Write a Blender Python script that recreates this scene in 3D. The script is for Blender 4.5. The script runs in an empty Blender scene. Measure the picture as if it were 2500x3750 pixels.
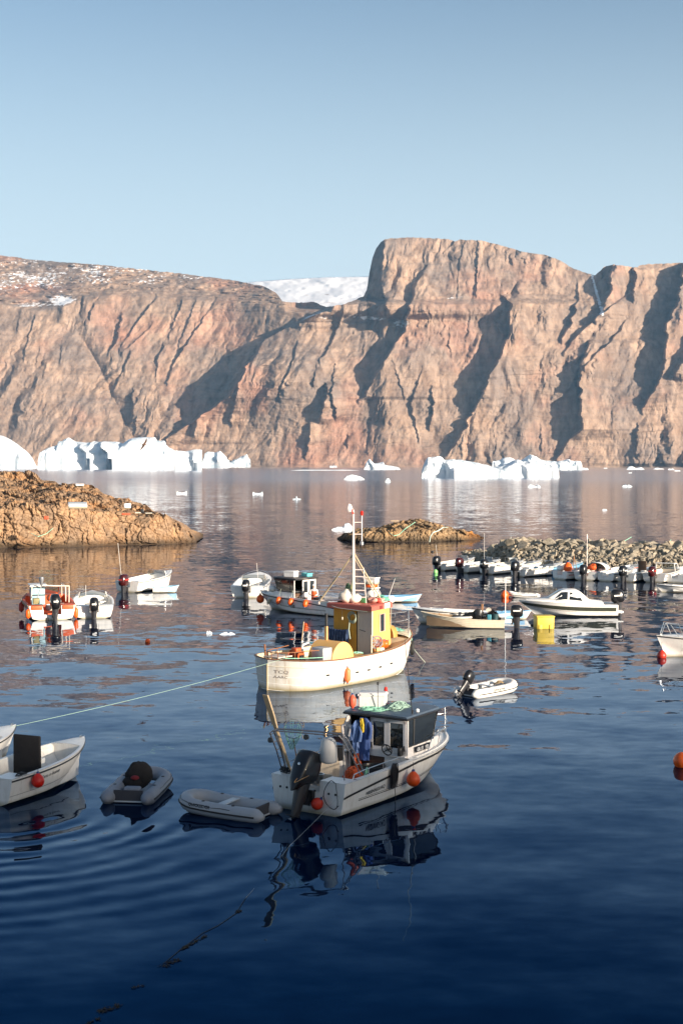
import bpy, bmesh, math, random
import numpy as np
from mathutils import Vector, Matrix, Euler
R = math.radians
random.seed(7)
rng = np.random.default_rng(11)
sc = bpy.context.scene
COL = sc.collection

# ---------------------------------------------------------------- camera, sky, sun, exposure
F, HC, YH = 5208.0, 9.8, 1700.0          # focal length in photo pixels, camera height, horizon row
PITCH = math.atan((1875 - YH) / F)
cam = bpy.data.cameras.new('camera')
cam.sensor_fit = 'VERTICAL'; cam.sensor_height = 36; cam.sensor_width = 24
cam.lens = F / 3750 * 36
cam.clip_start = 0.5; cam.clip_end = 60000
camo = bpy.data.objects.new('camera', cam); COL.objects.link(camo)
camo.location = (0, 0, HC); camo.rotation_euler = (R(90) - PITCH, 0, 0)
sc.camera = camo

SUN_AZ, SUN_EL = R(49), R(11.5)            # azimuth measured from behind the camera towards the right
SUN = Vector((math.sin(SUN_AZ) * math.cos(SUN_EL), -math.cos(SUN_AZ) * math.cos(SUN_EL), math.sin(SUN_EL)))
w = bpy.data.worlds.new("World"); sc.world = w; w.use_nodes = True
nt = w.node_tree; nt.nodes.clear()
sky = nt.nodes.new('ShaderNodeTexSky'); sky.sky_type = 'NISHITA'; sky.sun_disc = False
sky.sun_elevation = SUN_EL; sky.sun_rotation = math.atan2(SUN.x, SUN.y)
sky.altitude = 0; sky.air_density = 1.0; sky.dust_density = 2.0; sky.ozone_density = 1.8
bg = nt.nodes.new('ShaderNodeBackground'); bg.inputs[1].default_value = 0.082
out = nt.nodes.new('ShaderNodeOutputWorld')
tcw = nt.nodes.new('ShaderNodeTexCoord'); sxw = nt.nodes.new('ShaderNodeSeparateXYZ'); nt.links.new(tcw.outputs['Generated'], sxw.inputs[0])
mrw = nt.nodes.new('ShaderNodeMapRange'); mrw.interpolation_type = 'SMOOTHSTEP'
for i_, v_ in ((1, .02), (2, .38), (3, .92), (4, 0.0)): mrw.inputs[i_].default_value = v_
nt.links.new(sxw.outputs[2], mrw.inputs[0])
mxw = nt.nodes.new('ShaderNodeMix'); mxw.data_type = 'RGBA'; mxw.inputs[7].default_value = (4.5, 5.35, 5.95, 1)
nt.links.new(mrw.outputs[0], mxw.inputs[0]); nt.links.new(sky.outputs[0], mxw.inputs[6])
nt.links.new(mxw.outputs[2], bg.inputs[0]); nt.links.new(bg.outputs[0], out.inputs[0])
sl = bpy.data.lights.new('sun', 'SUN'); sl.energy = 5.0; sl.angle = R(0.5); sl.color = (1.0, 0.86, 0.70)
so = bpy.data.objects.new('sun', sl); COL.objects.link(so)
so.rotation_euler = SUN.to_track_quat('Z', 'Y').to_euler()
so.location = (60, -60, 60)
vs = sc.view_settings
vs.view_transform = 'Standard'; vs.look = 'None'; vs.gamma = 1.0; vs.exposure = 1.08
vs.use_curve_mapping = False
sc.cycles.max_bounces = 6; sc.cycles.transparent_max_bounces = 8
sc.cycles.volume_bounces = 0

# ---------------------------------------------------------------- pixel helpers (layout is worked out once, in metres)
_c, _s = math.cos(PITCH), math.sin(PITCH)
def ray(px, py):
    x = (px - 1250) / F; z = -(py - 1875) / F
    return x, _c + z * _s, z * _c - _s      # world direction, y forward
def G(px, py, z=0.0):                      # point of the picture on the plane at height z
    x, y, zz = ray(px, py); t = (z - HC) / zz
    return Vector((x * t, y * t, z))
def P(px, py, d):                          # point of the picture at forward distance d
    x, y, zz = ray(px, py); t = d / y
    return Vector((x * t, d, HC + zz * t))

# ---------------------------------------------------------------- noise in numpy
def _hash(ix, iy, iz, s):
    h = (ix.astype(np.int64) * 374761393 + iy.astype(np.int64) * 668265263 + iz.astype(np.int64) * 2147483647 + s * 1274126177) & 0xffffffff
    h = ((h ^ (h >> 13)) * 1274126177) & 0xffffffff
    h = ((h ^ (h >> 16)) * 2246822519) & 0xffffffff
    return ((h ^ (h >> 15)) & 0xffffff) / float(0xffffff)
def vn(x, y, z=0.0, s=0):
    x = np.asarray(x, float); y = np.asarray(y, float) + 0 * x; z = np.asarray(z, float) + 0 * x
    fx, fy, fz = np.floor(x), np.floor(y), np.floor(z)
    tx, ty, tz = x - fx, y - fy, z - fz
    tx = tx * tx * (3 - 2 * tx); ty = ty * ty * (3 - 2 * ty); tz = tz * tz * (3 - 2 * tz)
    r = 0
    for i in (0, 1):
        for j in (0, 1):
            for k in (0, 1):
                wgt = (tx if i else 1 - tx) * (ty if j else 1 - ty) * (tz if k else 1 - tz)
                r = r + wgt * _hash(fx + i, fy + j, fz + k, s)
    return r * 2 - 1
def fbm(x, y, z=0.0, o=4, s=0, gain=.5):
    r = 0; a = 1.0; f = 1.0
    for i in range(o):
        r = r + a * vn(x * f, y * f, np.asarray(z) * f, s + i * 17); a *= gain; f *= 2.03
    return r
def ridged(x, y, z=0.0, o=4, s=0):
    r = 0; a = 1.0; f = 1.0
    for i in range(o):
        r = r + a * (1 - 2 * np.abs(vn(x * f, y * f, np.asarray(z) * f, s + i * 31))); a *= .5; f *= 2.1
    return r
def worley(x, y, z=0.0, s=0):
    x = np.asarray(x, float); y = np.asarray(y, float) + 0 * x; z = np.asarray(z, float) + 0 * x
    fx, fy, fz = np.floor(x), np.floor(y), np.floor(z)
    d1 = np.full(x.shape, 9.0); d2 = np.full(x.shape, 9.0); c = np.zeros(x.shape)
    for i in (-1, 0, 1):
        for j in (-1, 0, 1):
            for k in (-1, 0, 1):
                a, b, e = fx + i, fy + j, fz + k
                dx = a + _hash(a, b, e, s) - x; dy = b + _hash(a, b, e, s + 1) - y; dz = e + _hash(a, b, e, s + 2) - z
                d = np.sqrt(dx * dx + dy * dy + dz * dz)
                cv = _hash(a, b, e, s + 3)
                m = d < d1
                d2 = np.where(m, d1, np.minimum(d2, d)); c = np.where(m, cv, c); d1 = np.where(m, d, d1)
    return d1, d2, c
def interp(x, pts):
    return np.interp(x, [p[0] for p in pts], [p[1] for p in pts])
def sstep(a, b, x):
    t = np.clip((x - a) / (b - a), 0, 1); return t * t * (3 - 2 * t)

# ---------------------------------------------------------------- objects
def tag(o, label=None, cat=None, group=None, kind=None):
    if label: o['label'] = label
    if cat: o['category'] = cat
    if group: o['group'] = group
    if kind: o['kind'] = kind
    return o
def empty(name, loc=(0, 0, 0), rz=0.0, rot=None):
    o = bpy.data.objects.new(name, None); COL.objects.link(o)
    o.location = loc; o.rotation_euler = rot if rot else (0, 0, rz); o.empty_display_size = .2
    return o
def link_mesh(name, me, mat, parent=None, smooth=30):
    o = bpy.data.objects.new(name, me); COL.objects.link(o)
    if mat is not None:
        for m in (mat if isinstance(mat, (list, tuple)) else [mat]): me.materials.append(m)
    if parent is not None: o.parent = parent
    if smooth is not None and len(me.polygons):
        me.polygons.foreach_set('use_smooth', [True] * len(me.polygons))
        if smooth < 179: me.set_sharp_from_angle(angle=R(smooth))
    return o
def copy_tree(o, parent=None):
    c = o.copy(); COL.objects.link(c); c.parent = parent
    for ch in list(o.children): copy_tree(ch, c)
    return c
def grid_mesh(name, X, Y, Z, mat, parent=None, smooth=30, attrs=None, flip=False, wrap=False):
    nv, nu = X.shape
    me = bpy.data.meshes.new(name)
    co = np.stack([X, Y, Z], -1).reshape(-1, 3).astype(np.float32)
    i = np.arange(nv * nu).reshape(nv, nu)
    if wrap: i = np.concatenate([i, i[:, :1]], 1)
    a, b, c, d = i[:-1, :-1].ravel(), i[:-1, 1:].ravel(), i[1:, 1:].ravel(), i[1:, :-1].ravel()
    q = np.stack([a, b, c, d] if not flip else [d, c, b, a], -1)
    me.vertices.add(len(co)); me.vertices.foreach_set('co', co.ravel())
    me.loops.add(q.size); me.loops.foreach_set('vertex_index', q.ravel().astype(np.int32))
    me.polygons.add(len(q)); me.polygons.foreach_set('loop_start', np.arange(0, q.size, 4, dtype=np.int32))
    me.update(calc_edges=True)
    for k, v in (attrs or {}).items():
        at = me.attributes.new(k, 'FLOAT', 'POINT'); at.data.foreach_set('value', v.ravel().astype(np.float32))
    return link_mesh(name, me, mat, parent, smooth)

class MB:
    """collects shapes and links them as one mesh object"""
    def __init__(s): s.v = []; s.f = []
    def add(s, vs_, fs_):
        n = len(s.v); s.v += [tuple(v) for v in vs_]; s.f += [tuple(i + n for i in f) for f in fs_]; return s
    def box(s, c, size, rot=None, taper=1.0):
        hx, hy, hz = size[0] / 2, size[1] / 2, size[2] / 2
        vs_ = [Vector((x * hx * (taper if z > 0 else 1), y * hy * (taper if z > 0 else 1), z * hz)) for z in (-1, 1) for x, y in ((-1, -1), (1, -1), (1, 1), (-1, 1))]
        if rot is not None:
            m = Euler(rot).to_matrix(); vs_ = [m @ v for v in vs_]
        c = Vector(c); vs_ = [v + c for v in vs_]
        return s.add(vs_, [(3, 2, 1, 0), (4, 5, 6, 7), (0, 1, 5, 4), (1, 2, 6, 5), (2, 3, 7, 6), (3, 0, 4, 7)])
    def rbox(s, c, size, r, rot=None, n=3, taper=1.0):
        """box with rounded vertical edges and softened top and bottom"""
        hx, hy, hz = size[0] / 2, size[1] / 2, size[2] / 2
        r = min(r, hx * .98, hy * .98, hz * .98)
        prof = [(-hz, r * .6), (-hz + r * .25, r * .18), (-hz + r * .6, 0), (hz - r * .6, 0), (hz - r * .25, r * .18), (hz, r * .6)]
        rings = []
        m = Euler(rot).to_matrix() if rot is not None else Matrix.Identity(3)
        for z, ins in prof:
            tp = 1 + (taper - 1) * (z + hz) / (2 * hz)
            ring = []
            for qx, qy, a0 in ((1, 1, 0), (-1, 1, 90), (-1, -1, 180), (1, -1, 270)):
                for k in range(n + 1):
                    a = R(a0 + 90 * k / n)
                    x = qx * (hx - r) + math.cos(a) * (r - ins); y = qy * (hy - r) + math.sin(a) * (r - ins)
                    ring.append(m @ Vector((x * tp, y * tp, z)) + Vector(c))
            rings.append(ring)
        return s.loft(rings)
    def loft(s, rings, closed=True, cap=True):
        n = len(rings[0]); vs_ = [p for r_ in rings for p in r_]; fs_ = []
        for i in range(len(rings) - 1):
            for j in range(n if closed else n - 1):
                a = i * n + j; b = i * n + (j + 1) % n
                fs_.append((a, b, b + n, a + n))
        if cap and closed:
            fs_.append(tuple(reversed(range(n)))); fs_.append(tuple((len(rings) - 1) * n + k for k in range(n)))
        return s.add(vs_, fs_)
    def tube(s, pts, r, n=8, cap=True, closed=False, flat=None):
        pts = [Vector(p) for p in pts]; m = len(pts); rings = []
        rs = r if isinstance(r, (list, tuple)) else [r] * m
        up = None
        for i, p in enumerate(pts):
            if closed: t = (pts[(i + 1) % m] - pts[i - 1])
            else: t = pts[min(i + 1, m - 1)] - pts[max(i - 1, 0)]
            if t.length < 1e-9: t = Vector((0, 0, 1))
            t.normalize()
            if up is None:
                up = Vector((0, 0, 1)) if abs(t.z) < .9 else Vector((1, 0, 0))
            a = t.cross(up)
            if a.length < 1e-6: a = t.orthogonal()
            a.normalize(); b = a.cross(t).normalized(); up = b
            fl = flat or 1.0
            rings.append([p + a * math.cos(k * 2 * math.pi / n) * rs[i] + b * math.sin(k * 2 * math.pi / n) * rs[i] * fl for k in range(n)])
        if closed: rings.append(rings[0]); cap = False
        return s.loft(rings, True, cap)
    def lathe(s, prof, n=16, c=(0, 0, 0), rot=None):
        m = Euler(rot).to_matrix() if rot is not None else Matrix.Identity(3)
        rings = [[m @ Vector((max(r_, 1e-4) * math.cos(k * 2 * math.pi / n), max(r_, 1e-4) * math.sin(k * 2 * math.pi / n), z)) + Vector(c) for k in range(n)] for r_, z in prof]
        return s.loft(rings)
    def sphere(s, c, r, n=14, sq=(1, 1, 1)):
        prof = [(math.sin(math.pi * i / n), -math.cos(math.pi * i / n)) for i in range(n + 1)]
        rings = [[Vector((a * math.cos(k * 2 * math.pi / n) * r * sq[0], a * math.sin(k * 2 * math.pi / n) * r * sq[1], z * r * sq[2])) + Vector(c) for k in range(n)] for a, z in prof]
        return s.loft(rings)
    def quad(s, a, b, c, d): return s.add([a, b, c, d], [(0, 1, 2, 3)])
    def mesh(s, name):
        me = bpy.data.meshes.new(name); me.from_pydata(s.v, [], s.f); me.update()
        bm = bmesh.new(); bm.from_mesh(me)
        bmesh.ops.remove_doubles(bm, verts=bm.verts, dist=1e-5)
        bmesh.ops.recalc_face_normals(bm, faces=bm.faces); bm.to_mesh(me); bm.free()
        return me
    def build(s, name, mat, parent=None, smooth=35, bevel=0):
        o = link_mesh(name, s.mesh(name), mat, parent, smooth)
        if bevel:
            b = o.modifiers.new('bevel', 'BEVEL'); b.width = bevel; b.segments = 2; b.limit_method = 'ANGLE'; b.angle_limit = R(40)
        return o

# ---------------------------------------------------------------- materials
MATS = {}
def nodes_of(m):
    m.use_nodes = True; n = m.node_tree.nodes; n.clear(); return n, m.node_tree.links
def mat(name, col, rough=.5, metal=0.0, var=.12, scale=3.0, bump=0.0, bscale=40.0, dirt=None, dirt_amt=.35, trans=0.0, alpha=1.0, coat=0.0, spec=.5, stretch=(1, 1, 1), ior=1.45, wl=None, streak=None):
    """principled material with large soft colour variation, optional stains and fine relief"""
    if name in MATS: return MATS[name]
    m = bpy.data.materials.new(name); n, l = nodes_of(m)
    o = n.new('ShaderNodeOutputMaterial'); b = n.new('ShaderNodeBsdfPrincipled'); l.new(b.outputs[0], o.inputs[0])
    tc = n.new('ShaderNodeTexCoord'); mp = n.new('ShaderNodeMapping'); mp.inputs['Scale'].default_value = stretch
    l.new(tc.outputs['Object'], mp.inputs[0])
    t = n.new('ShaderNodeTexNoise'); t.inputs['Scale'].default_value = scale; t.inputs['Detail'].default_value = 6
    l.new(mp.outputs[0], t.inputs[0])
    mx = n.new('ShaderNodeMix'); mx.data_type = 'RGBA'
    mx.inputs[6].default_value = tuple(max(0, c * (1 - var)) for c in col) + (1,)
    mx.inputs[7].default_value = tuple(min(1, c * (1 + var)) for c in col) + (1,)
    l.new(t.outputs[0], mx.inputs[0]); src = mx.outputs[2]
    if dirt is not None:
        t2 = n.new('ShaderNodeTexNoise'); t2.inputs['Scale'].default_value = scale * 2.3; t2.inputs['Detail'].default_value = 8; t2.inputs['Roughness'].default_value = .65
        mp2 = n.new('ShaderNodeMapping'); mp2.inputs['Scale'].default_value = (1, 1, .35); l.new(tc.outputs['Object'], mp2.inputs[0]); l.new(mp2.outputs[0], t2.inputs[0])
        rp = n.new('ShaderNodeMapRange'); rp.inputs[1].default_value = .5; rp.inputs[2].default_value = .78; rp.inputs[4].default_value = dirt_amt
        l.new(t2.outputs[0], rp.inputs[0])
        m2 = n.new('ShaderNodeMix'); m2.data_type = 'RGBA'; m2.inputs[7].default_value = tuple(dirt) + (1,)
        l.new(rp.outputs[0], m2.inputs[0]); l.new(src, m2.inputs[6]); src = m2.outputs[2]
    def over(fac_out, colr, src_):
        q_ = n.new('ShaderNodeMix'); q_.data_type = 'RGBA'; q_.inputs[7].default_value = tuple(colr) + (1,)
        l.new(fac_out, q_.inputs[0]); l.new(src_, q_.inputs[6]); return q_.outputs[2]
    if streak is not None:                     # rust and grime that has run down
        mp3 = n.new('ShaderNodeMapping'); mp3.inputs['Scale'].default_value = (7, 7, .45); l.new(tc.outputs['Object'], mp3.inputs[0])
        t4 = n.new('ShaderNodeTexNoise'); t4.inputs['Scale'].default_value = 1.0; t4.inputs['Detail'].default_value = 6; t4.inputs['Roughness'].default_value = .7; l.new(mp3.outputs[0], t4.inputs[0])
        r3 = n.new('ShaderNodeMapRange'); r3.inputs[1].default_value = .56; r3.inputs[2].default_value = .74; r3.inputs[4].default_value = streak[3]; l.new(t4.outputs[0], r3.inputs[0]); src = over(r3.outputs[0], streak[:3], src)
    if wl is not None:                         # scum line where the hull meets the water
        sz_ = n.new('ShaderNodeSeparateXYZ'); l.new(tc.outputs['Object'], sz_.inputs[0])
        ad_ = n.new('ShaderNodeMath'); ad_.operation = 'MULTIPLY_ADD'; l.new(t.outputs[0], ad_.inputs[0]); ad_.inputs[1].default_value = -.16; l.new(sz_.outputs[2], ad_.inputs[2])
        r4 = n.new('ShaderNodeMapRange'); r4.inputs[1].default_value = -.05; r4.inputs[2].default_value = wl[3]; r4.inputs[3].default_value = .8; r4.inputs[4].default_value = 0; l.new(ad_.outputs[0], r4.inputs[0]); src = over(r4.outputs[0], wl[:3], src)
    l.new(src, b.inputs['Base Color'])
    b.inputs['Roughness'].default_value = rough; b.inputs['Metallic'].default_value = metal
    b.inputs['Specular IOR Level'].default_value = spec; b.inputs['IOR'].default_value = ior
    if coat: b.inputs['Coat Weight'].default_value = coat; b.inputs['Coat Roughness'].default_value = .1
    if trans: b.inputs['Transmission Weight'].default_value = trans
    if alpha < 1: b.inputs['Alpha'].default_value = alpha
    if bump:
        t3 = n.new('ShaderNodeTexNoise'); t3.inputs['Scale'].default_value = bscale; t3.inputs['Detail'].default_value = 5
        l.new(mp.outputs[0], t3.inputs[0])
        bp = n.new('ShaderNodeBump'); bp.inputs['Strength'].default_value = 1; bp.inputs['Distance'].default_value = bump
        l.new(t3.outputs[0], bp.inputs['Height']); l.new(bp.outputs[0], b.inputs['Normal'])
    MATS[name] = m; return m
# ================================================================ water
def water_material():
    m = bpy.data.materials.new('water'); n, l = nodes_of(m)
    o = n.new('ShaderNodeOutputMaterial')
    ge = n.new('ShaderNodeNewGeometry')
    sp = n.new('ShaderNodeSeparateXYZ'); l.new(ge.outputs['Position'], sp.inputs[0])
    def math_(op, a, b_=None, c=None):
        q = n.new('ShaderNodeMath'); q.operation = op
        for i, v in enumerate((a, b_, c)):
            if v is None: continue
            if isinstance(v, (int, float)): q.inputs[i].default_value = v
            else: l.new(v, q.inputs[i])
        return q.outputs[0]
    def noise(scale, detail, off, sx=1.0, sy=1.0, rough=.5):
        mp = n.new('ShaderNodeMapping'); mp.inputs['Scale'].default_value = (sx, sy, 1); mp.inputs['Location'].default_value = (off, off * .7, off * .3)
        l.new(ge.outputs['Position'], mp.inputs[0])
        t = n.new('ShaderNodeTexNoise'); t.inputs['Scale'].default_value = scale; t.inputs['Detail'].default_value = detail; t.inputs['Roughness'].default_value = rough
        l.new(mp.outputs[0], t.inputs[0])
        s2 = n.new('ShaderNodeSeparateXYZ'); l.new(t.outputs['Color'], s2.inputs[0])
        return [math_('SUBTRACT', s2.outputs[i], .5) for i in range(3)]
    big = noise(.05, 3, 11)          # slow swell patches
    mid = noise(.55, 2, 37, .55, 1.0)
    fine = noise(2.2, 3, 71, .6, 1.0)
    patch = noise(.018, 2, 5, .5, 1.6)
    dist = sp.outputs[1]
    # open water beyond the harbour is livelier than the sheltered basin
    wind = n.new('ShaderNodeMapRange'); wind.interpolation_type = 'SMOOTHSTEP'
    wind.inputs[1].default_value = 45; wind.inputs[2].default_value = 190; wind.inputs[3].default_value = WAT[0]; wind.inputs[4].default_value = WAT[1]
    l.new(dist, wind.inputs[0])
    pf = math_('MULTIPLY_ADD', patch[0], 2.2, 1.0); pf = math_('MAXIMUM', pf, .25)
    fineamp = math_('MULTIPLY', wind.outputs[0], pf)
    def comb(i):
        a = math_('MULTIPLY', big[i], .010)
        a = math_('MULTIPLY_ADD', mid[i], math_('MULTIPLY', pf, WAT[2]), a)
        return math_('MULTIPLY_ADD', fine[i], fineamp, a)
    sx_, sy_ = comb(0), comb(1)
    # rings that spread from the moored white boat on the left
    cx, cy = RING
    dx = math_('SUBTRACT', sp.outputs[0], cx); dy = math_('SUBTRACT', sp.outputs[1], cy)
    wob = noise(.35, 2, 90)
    r = math_('SQRT', math_('ADD', math_('MULTIPLY', dx, dx), math_('MULTIPLY', dy, dy)))
    ph = math_('MULTIPLY_ADD', r, 2 * math.pi / .95, math_('MULTIPLY', wob[0], 8.0))
    fal = n.new('ShaderNodeMapRange'); fal.interpolation_type = 'SMOOTHSTEP'; fal.inputs[1].default_value = 15; fal.inputs[2].default_value = 3.5; fal.inputs[3].default_value = 0; fal.inputs[4].default_value = .055
    l.new(r, fal.inputs[0])
    sideg = n.new('ShaderNodeMapRange'); sideg.interpolation_type = 'SMOOTHSTEP'; sideg.inputs[1].default_value = cy + 3; sideg.inputs[2].default_value = cy - 4; sideg.inputs[3].default_value = .15; sideg.inputs[4].default_value = 1
    l.new(sp.outputs[1], sideg.inputs[0])
    amp = math_('MULTIPLY', math_('MULTIPLY', math_('MULTIPLY', math_('SINE', ph), fal.outputs[0]), sideg.outputs[0]), math_('MAXIMUM', math_('MULTIPLY_ADD', wob[1], 4.0, .9), .1))
    sx_ = math_('MULTIPLY_ADD', math_('DIVIDE', dx, r), amp, sx_)
    sy_ = math_('MULTIPLY_ADD', math_('DIVIDE', dy, r), amp, sy_)
    cb = n.new('ShaderNodeCombineXYZ'); l.new(sx_, cb.inputs[0]); l.new(sy_, cb.inputs[1]); cb.inputs[2].default_value = 1
    nm = n.new('ShaderNodeVectorMath'); nm.operation = 'NORMALIZE'; l.new(cb.outputs[0], nm.inputs[0])
    rg = n.new('ShaderNodeMapRange'); rg.inputs[1].default_value = 60; rg.inputs[2].default_value = 900; rg.inputs[3].default_value = .02; rg.inputs[4].default_value = .16
    l.new(dist, rg.inputs[0])
    dt = n.new('ShaderNodeVectorMath'); dt.operation = 'DOT_PRODUCT'; l.new(nm.outputs[0], dt.inputs[0]); l.new(ge.outputs['Incoming'], dt.inputs[1])
    cosi = math_('ABSOLUTE', dt.outputs['Value'])
    fr = math_('POWER', math_('SUBTRACT', 1.0, cosi), 5.7)
    tint = n.new('ShaderNodeMapRange'); tint.inputs[1].default_value = .08; tint.inputs[2].default_value = .36
    l.new(cosi, tint.inputs[0])
    tc_ = n.new('ShaderNodeMix'); tc_.data_type = 'RGBA'; tc_.inputs[6].default_value = (.92, .95, 1, 1); tc_.inputs[7].default_value = (.12, .46, .95, 1); l.new(tint.outputs[0], tc_.inputs[0])
    gl = n.new('ShaderNodeBsdfGlossy'); l.new(nm.outputs[0], gl.inputs['Normal']); l.new(rg.outputs[0], gl.inputs['Roughness']); l.new(tc_.outputs[2], gl.inputs[0])
    df = n.new('ShaderNodeBsdfDiffuse'); df.inputs[0].default_value = (.0, .004, .02, 1)
    ms_ = n.new('ShaderNodeMixShader'); l.new(fr, ms_.inputs[0]); l.new(df.outputs[0], ms_.inputs[1]); l.new(gl.outputs[0], ms_.inputs[2]); l.new(ms_.outputs[0], o.inputs[0])
    return m
WAT = (.044, .11, .080)
RING = (-10.0, 40.2)
mb = MB()
xs = [-30000, -300, 300, 30000]; ys = [-300, 5, 300, 3000, 30000]
for i in range(3):
    for j in range(4):
        mb.quad((xs[i], ys[j], 0), (xs[i + 1], ys[j], 0), (xs[i + 1], ys[j + 1], 0), (xs[i], ys[j + 1], 0))
tag(mb.build('water', water_material(), smooth=None), kind='structure')

# ================================================================ rock materials
def rock_material(name, c1, c2, c3, scale, strata=None, snow=False, bump=0.0, wet=None, ochre=None):
    m = bpy.data.materials.new(name); n, l = nodes_of(m)
    o = n.new('ShaderNodeOutputMaterial'); b = n.new('ShaderNodeBsdfPrincipled'); l.new(b.outputs[0], o.inputs[0])
    b.inputs['Roughness'].default_value = .9; b.inputs['Specular IOR Level'].default_value = .2
    tc = n.new('ShaderNodeNewGeometry')
    def tex(sc_, det=6, s=(1, 1, 1), r=.55, loc=0):
        mp = n.new('ShaderNodeMapping'); mp.inputs['Scale'].default_value = s; mp.inputs['Location'].default_value = (loc, loc, loc)
        l.new(tc.outputs['Position'], mp.inputs[0])
        t = n.new('ShaderNodeTexNoise'); t.inputs['Scale'].default_value = sc_; t.inputs['Detail'].default_value = det; t.inputs['Roughness'].default_value = r
        l.new(mp.outputs[0], t.inputs[0]); return t.outputs[0]
    def rng_(v, a, b_, c=0, d=1):
        q = n.new('ShaderNodeMapRange'); q.inputs[1].default_value = a; q.inputs[2].default_value = b_; q.inputs[3].default_value = c; q.inputs[4].default_value = d
        l.new(v, q.inputs[0]); return q.outputs[0]
    def mix(f, a, b_):
        q = n.new('ShaderNodeMix'); q.data_type = 'RGBA'
        l.new(f, q.inputs[0])
        for i, v in ((6, a), (7, b_)):
            if isinstance(v, tuple): q.inputs[i].default_value = v + (1,)
            else: l.new(v, q.inputs[i])
        return q.outputs[2]
    c = mix(rng_(tex(scale), .38, .62), c1, c2)
    c = mix(rng_(tex(scale * .55, 5, loc=40), .50, .66), c, c3)
    sn = tex(scale * 7, 6, (1, 1, .25) if strata else (1, 1, 1), loc=3)
    dark = mix(rng_(sn, .35, .6, .0, 1.0), tuple(x * .55 for x in c1), (1.0, 1.0, 1.0))
    q = n.new('ShaderNodeMix'); q.data_type = 'RGBA'; q.blend_type = 'MULTIPLY'; q.inputs[0].default_value = .55
    l.new(c, q.inputs[6]); l.new(dark, q.inputs[7]); c = q.outputs[2]
    if strata:
        st = tex(strata, 4, (.12, .12, 1.0), loc=9)
        c = mix(rng_(st, .52, .62, 0, .3), c, tuple(x * .62 for x in c1))
        c = mix(rng_(tex(strata * 3.4, 5, (.10, .10, 1.0), loc=19), .50, .60, 0, .2), c, tuple(x * .62 for x in c2))
        c = mix(rng_(tex(strata * 2.2, 5, (.16, .16, 1.0), loc=29), .54, .66, 0, .2), c, tuple(min(1, x * 1.3) for x in c1))
    for key, col in ((snow, (.80, .80, .82)),):
        if key:
            at = n.new('ShaderNodeAttribute'); at.attribute_name = 'snow'
            s2 = tex(scale * 11, 8, (1, .4, 2.2), r=.65, loc=21)
            f = n.new('ShaderNodeMath'); f.operation = 'ADD'; l.new(at.outputs['Fac'], f.inputs[0]); l.new(s2, f.inputs[1])
            c = mix(rng_(f.outputs[0], .95, 1.07), c, col)
    if ochre:
        at = n.new('ShaderNodeAttribute'); at.attribute_name = 'ochre'
        c = mix(at.outputs['Fac'], c, ochre)
    if wet:
        sp = n.new('ShaderNodeSeparateXYZ'); l.new(tc.outputs['Position'], sp.inputs[0])
        wn = tex(1.5, 4, loc=5); ad = n.new('ShaderNodeMath'); ad.operation = 'MULTIPLY_ADD'; l.new(wn, ad.inputs[0]); ad.inputs[1].default_value = -.5; l.new(sp.outputs[2], ad.inputs[2])
        c = mix(rng_(ad.outputs[0], -.12, wet[0] - .1, .85, 0), c, wet[1])
    l.new(c, b.inputs['Base Color'])
    if bump:
        bp = n.new('ShaderNodeBump'); bp.inputs['Distance'].default_value = bump; l.new(tex(scale * 6, 10, (1, 1, .5 if strata else 1), r=.72), bp.inputs['Height']); l.new(bp.outputs[0], b.inputs['Normal'])
    return m

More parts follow.
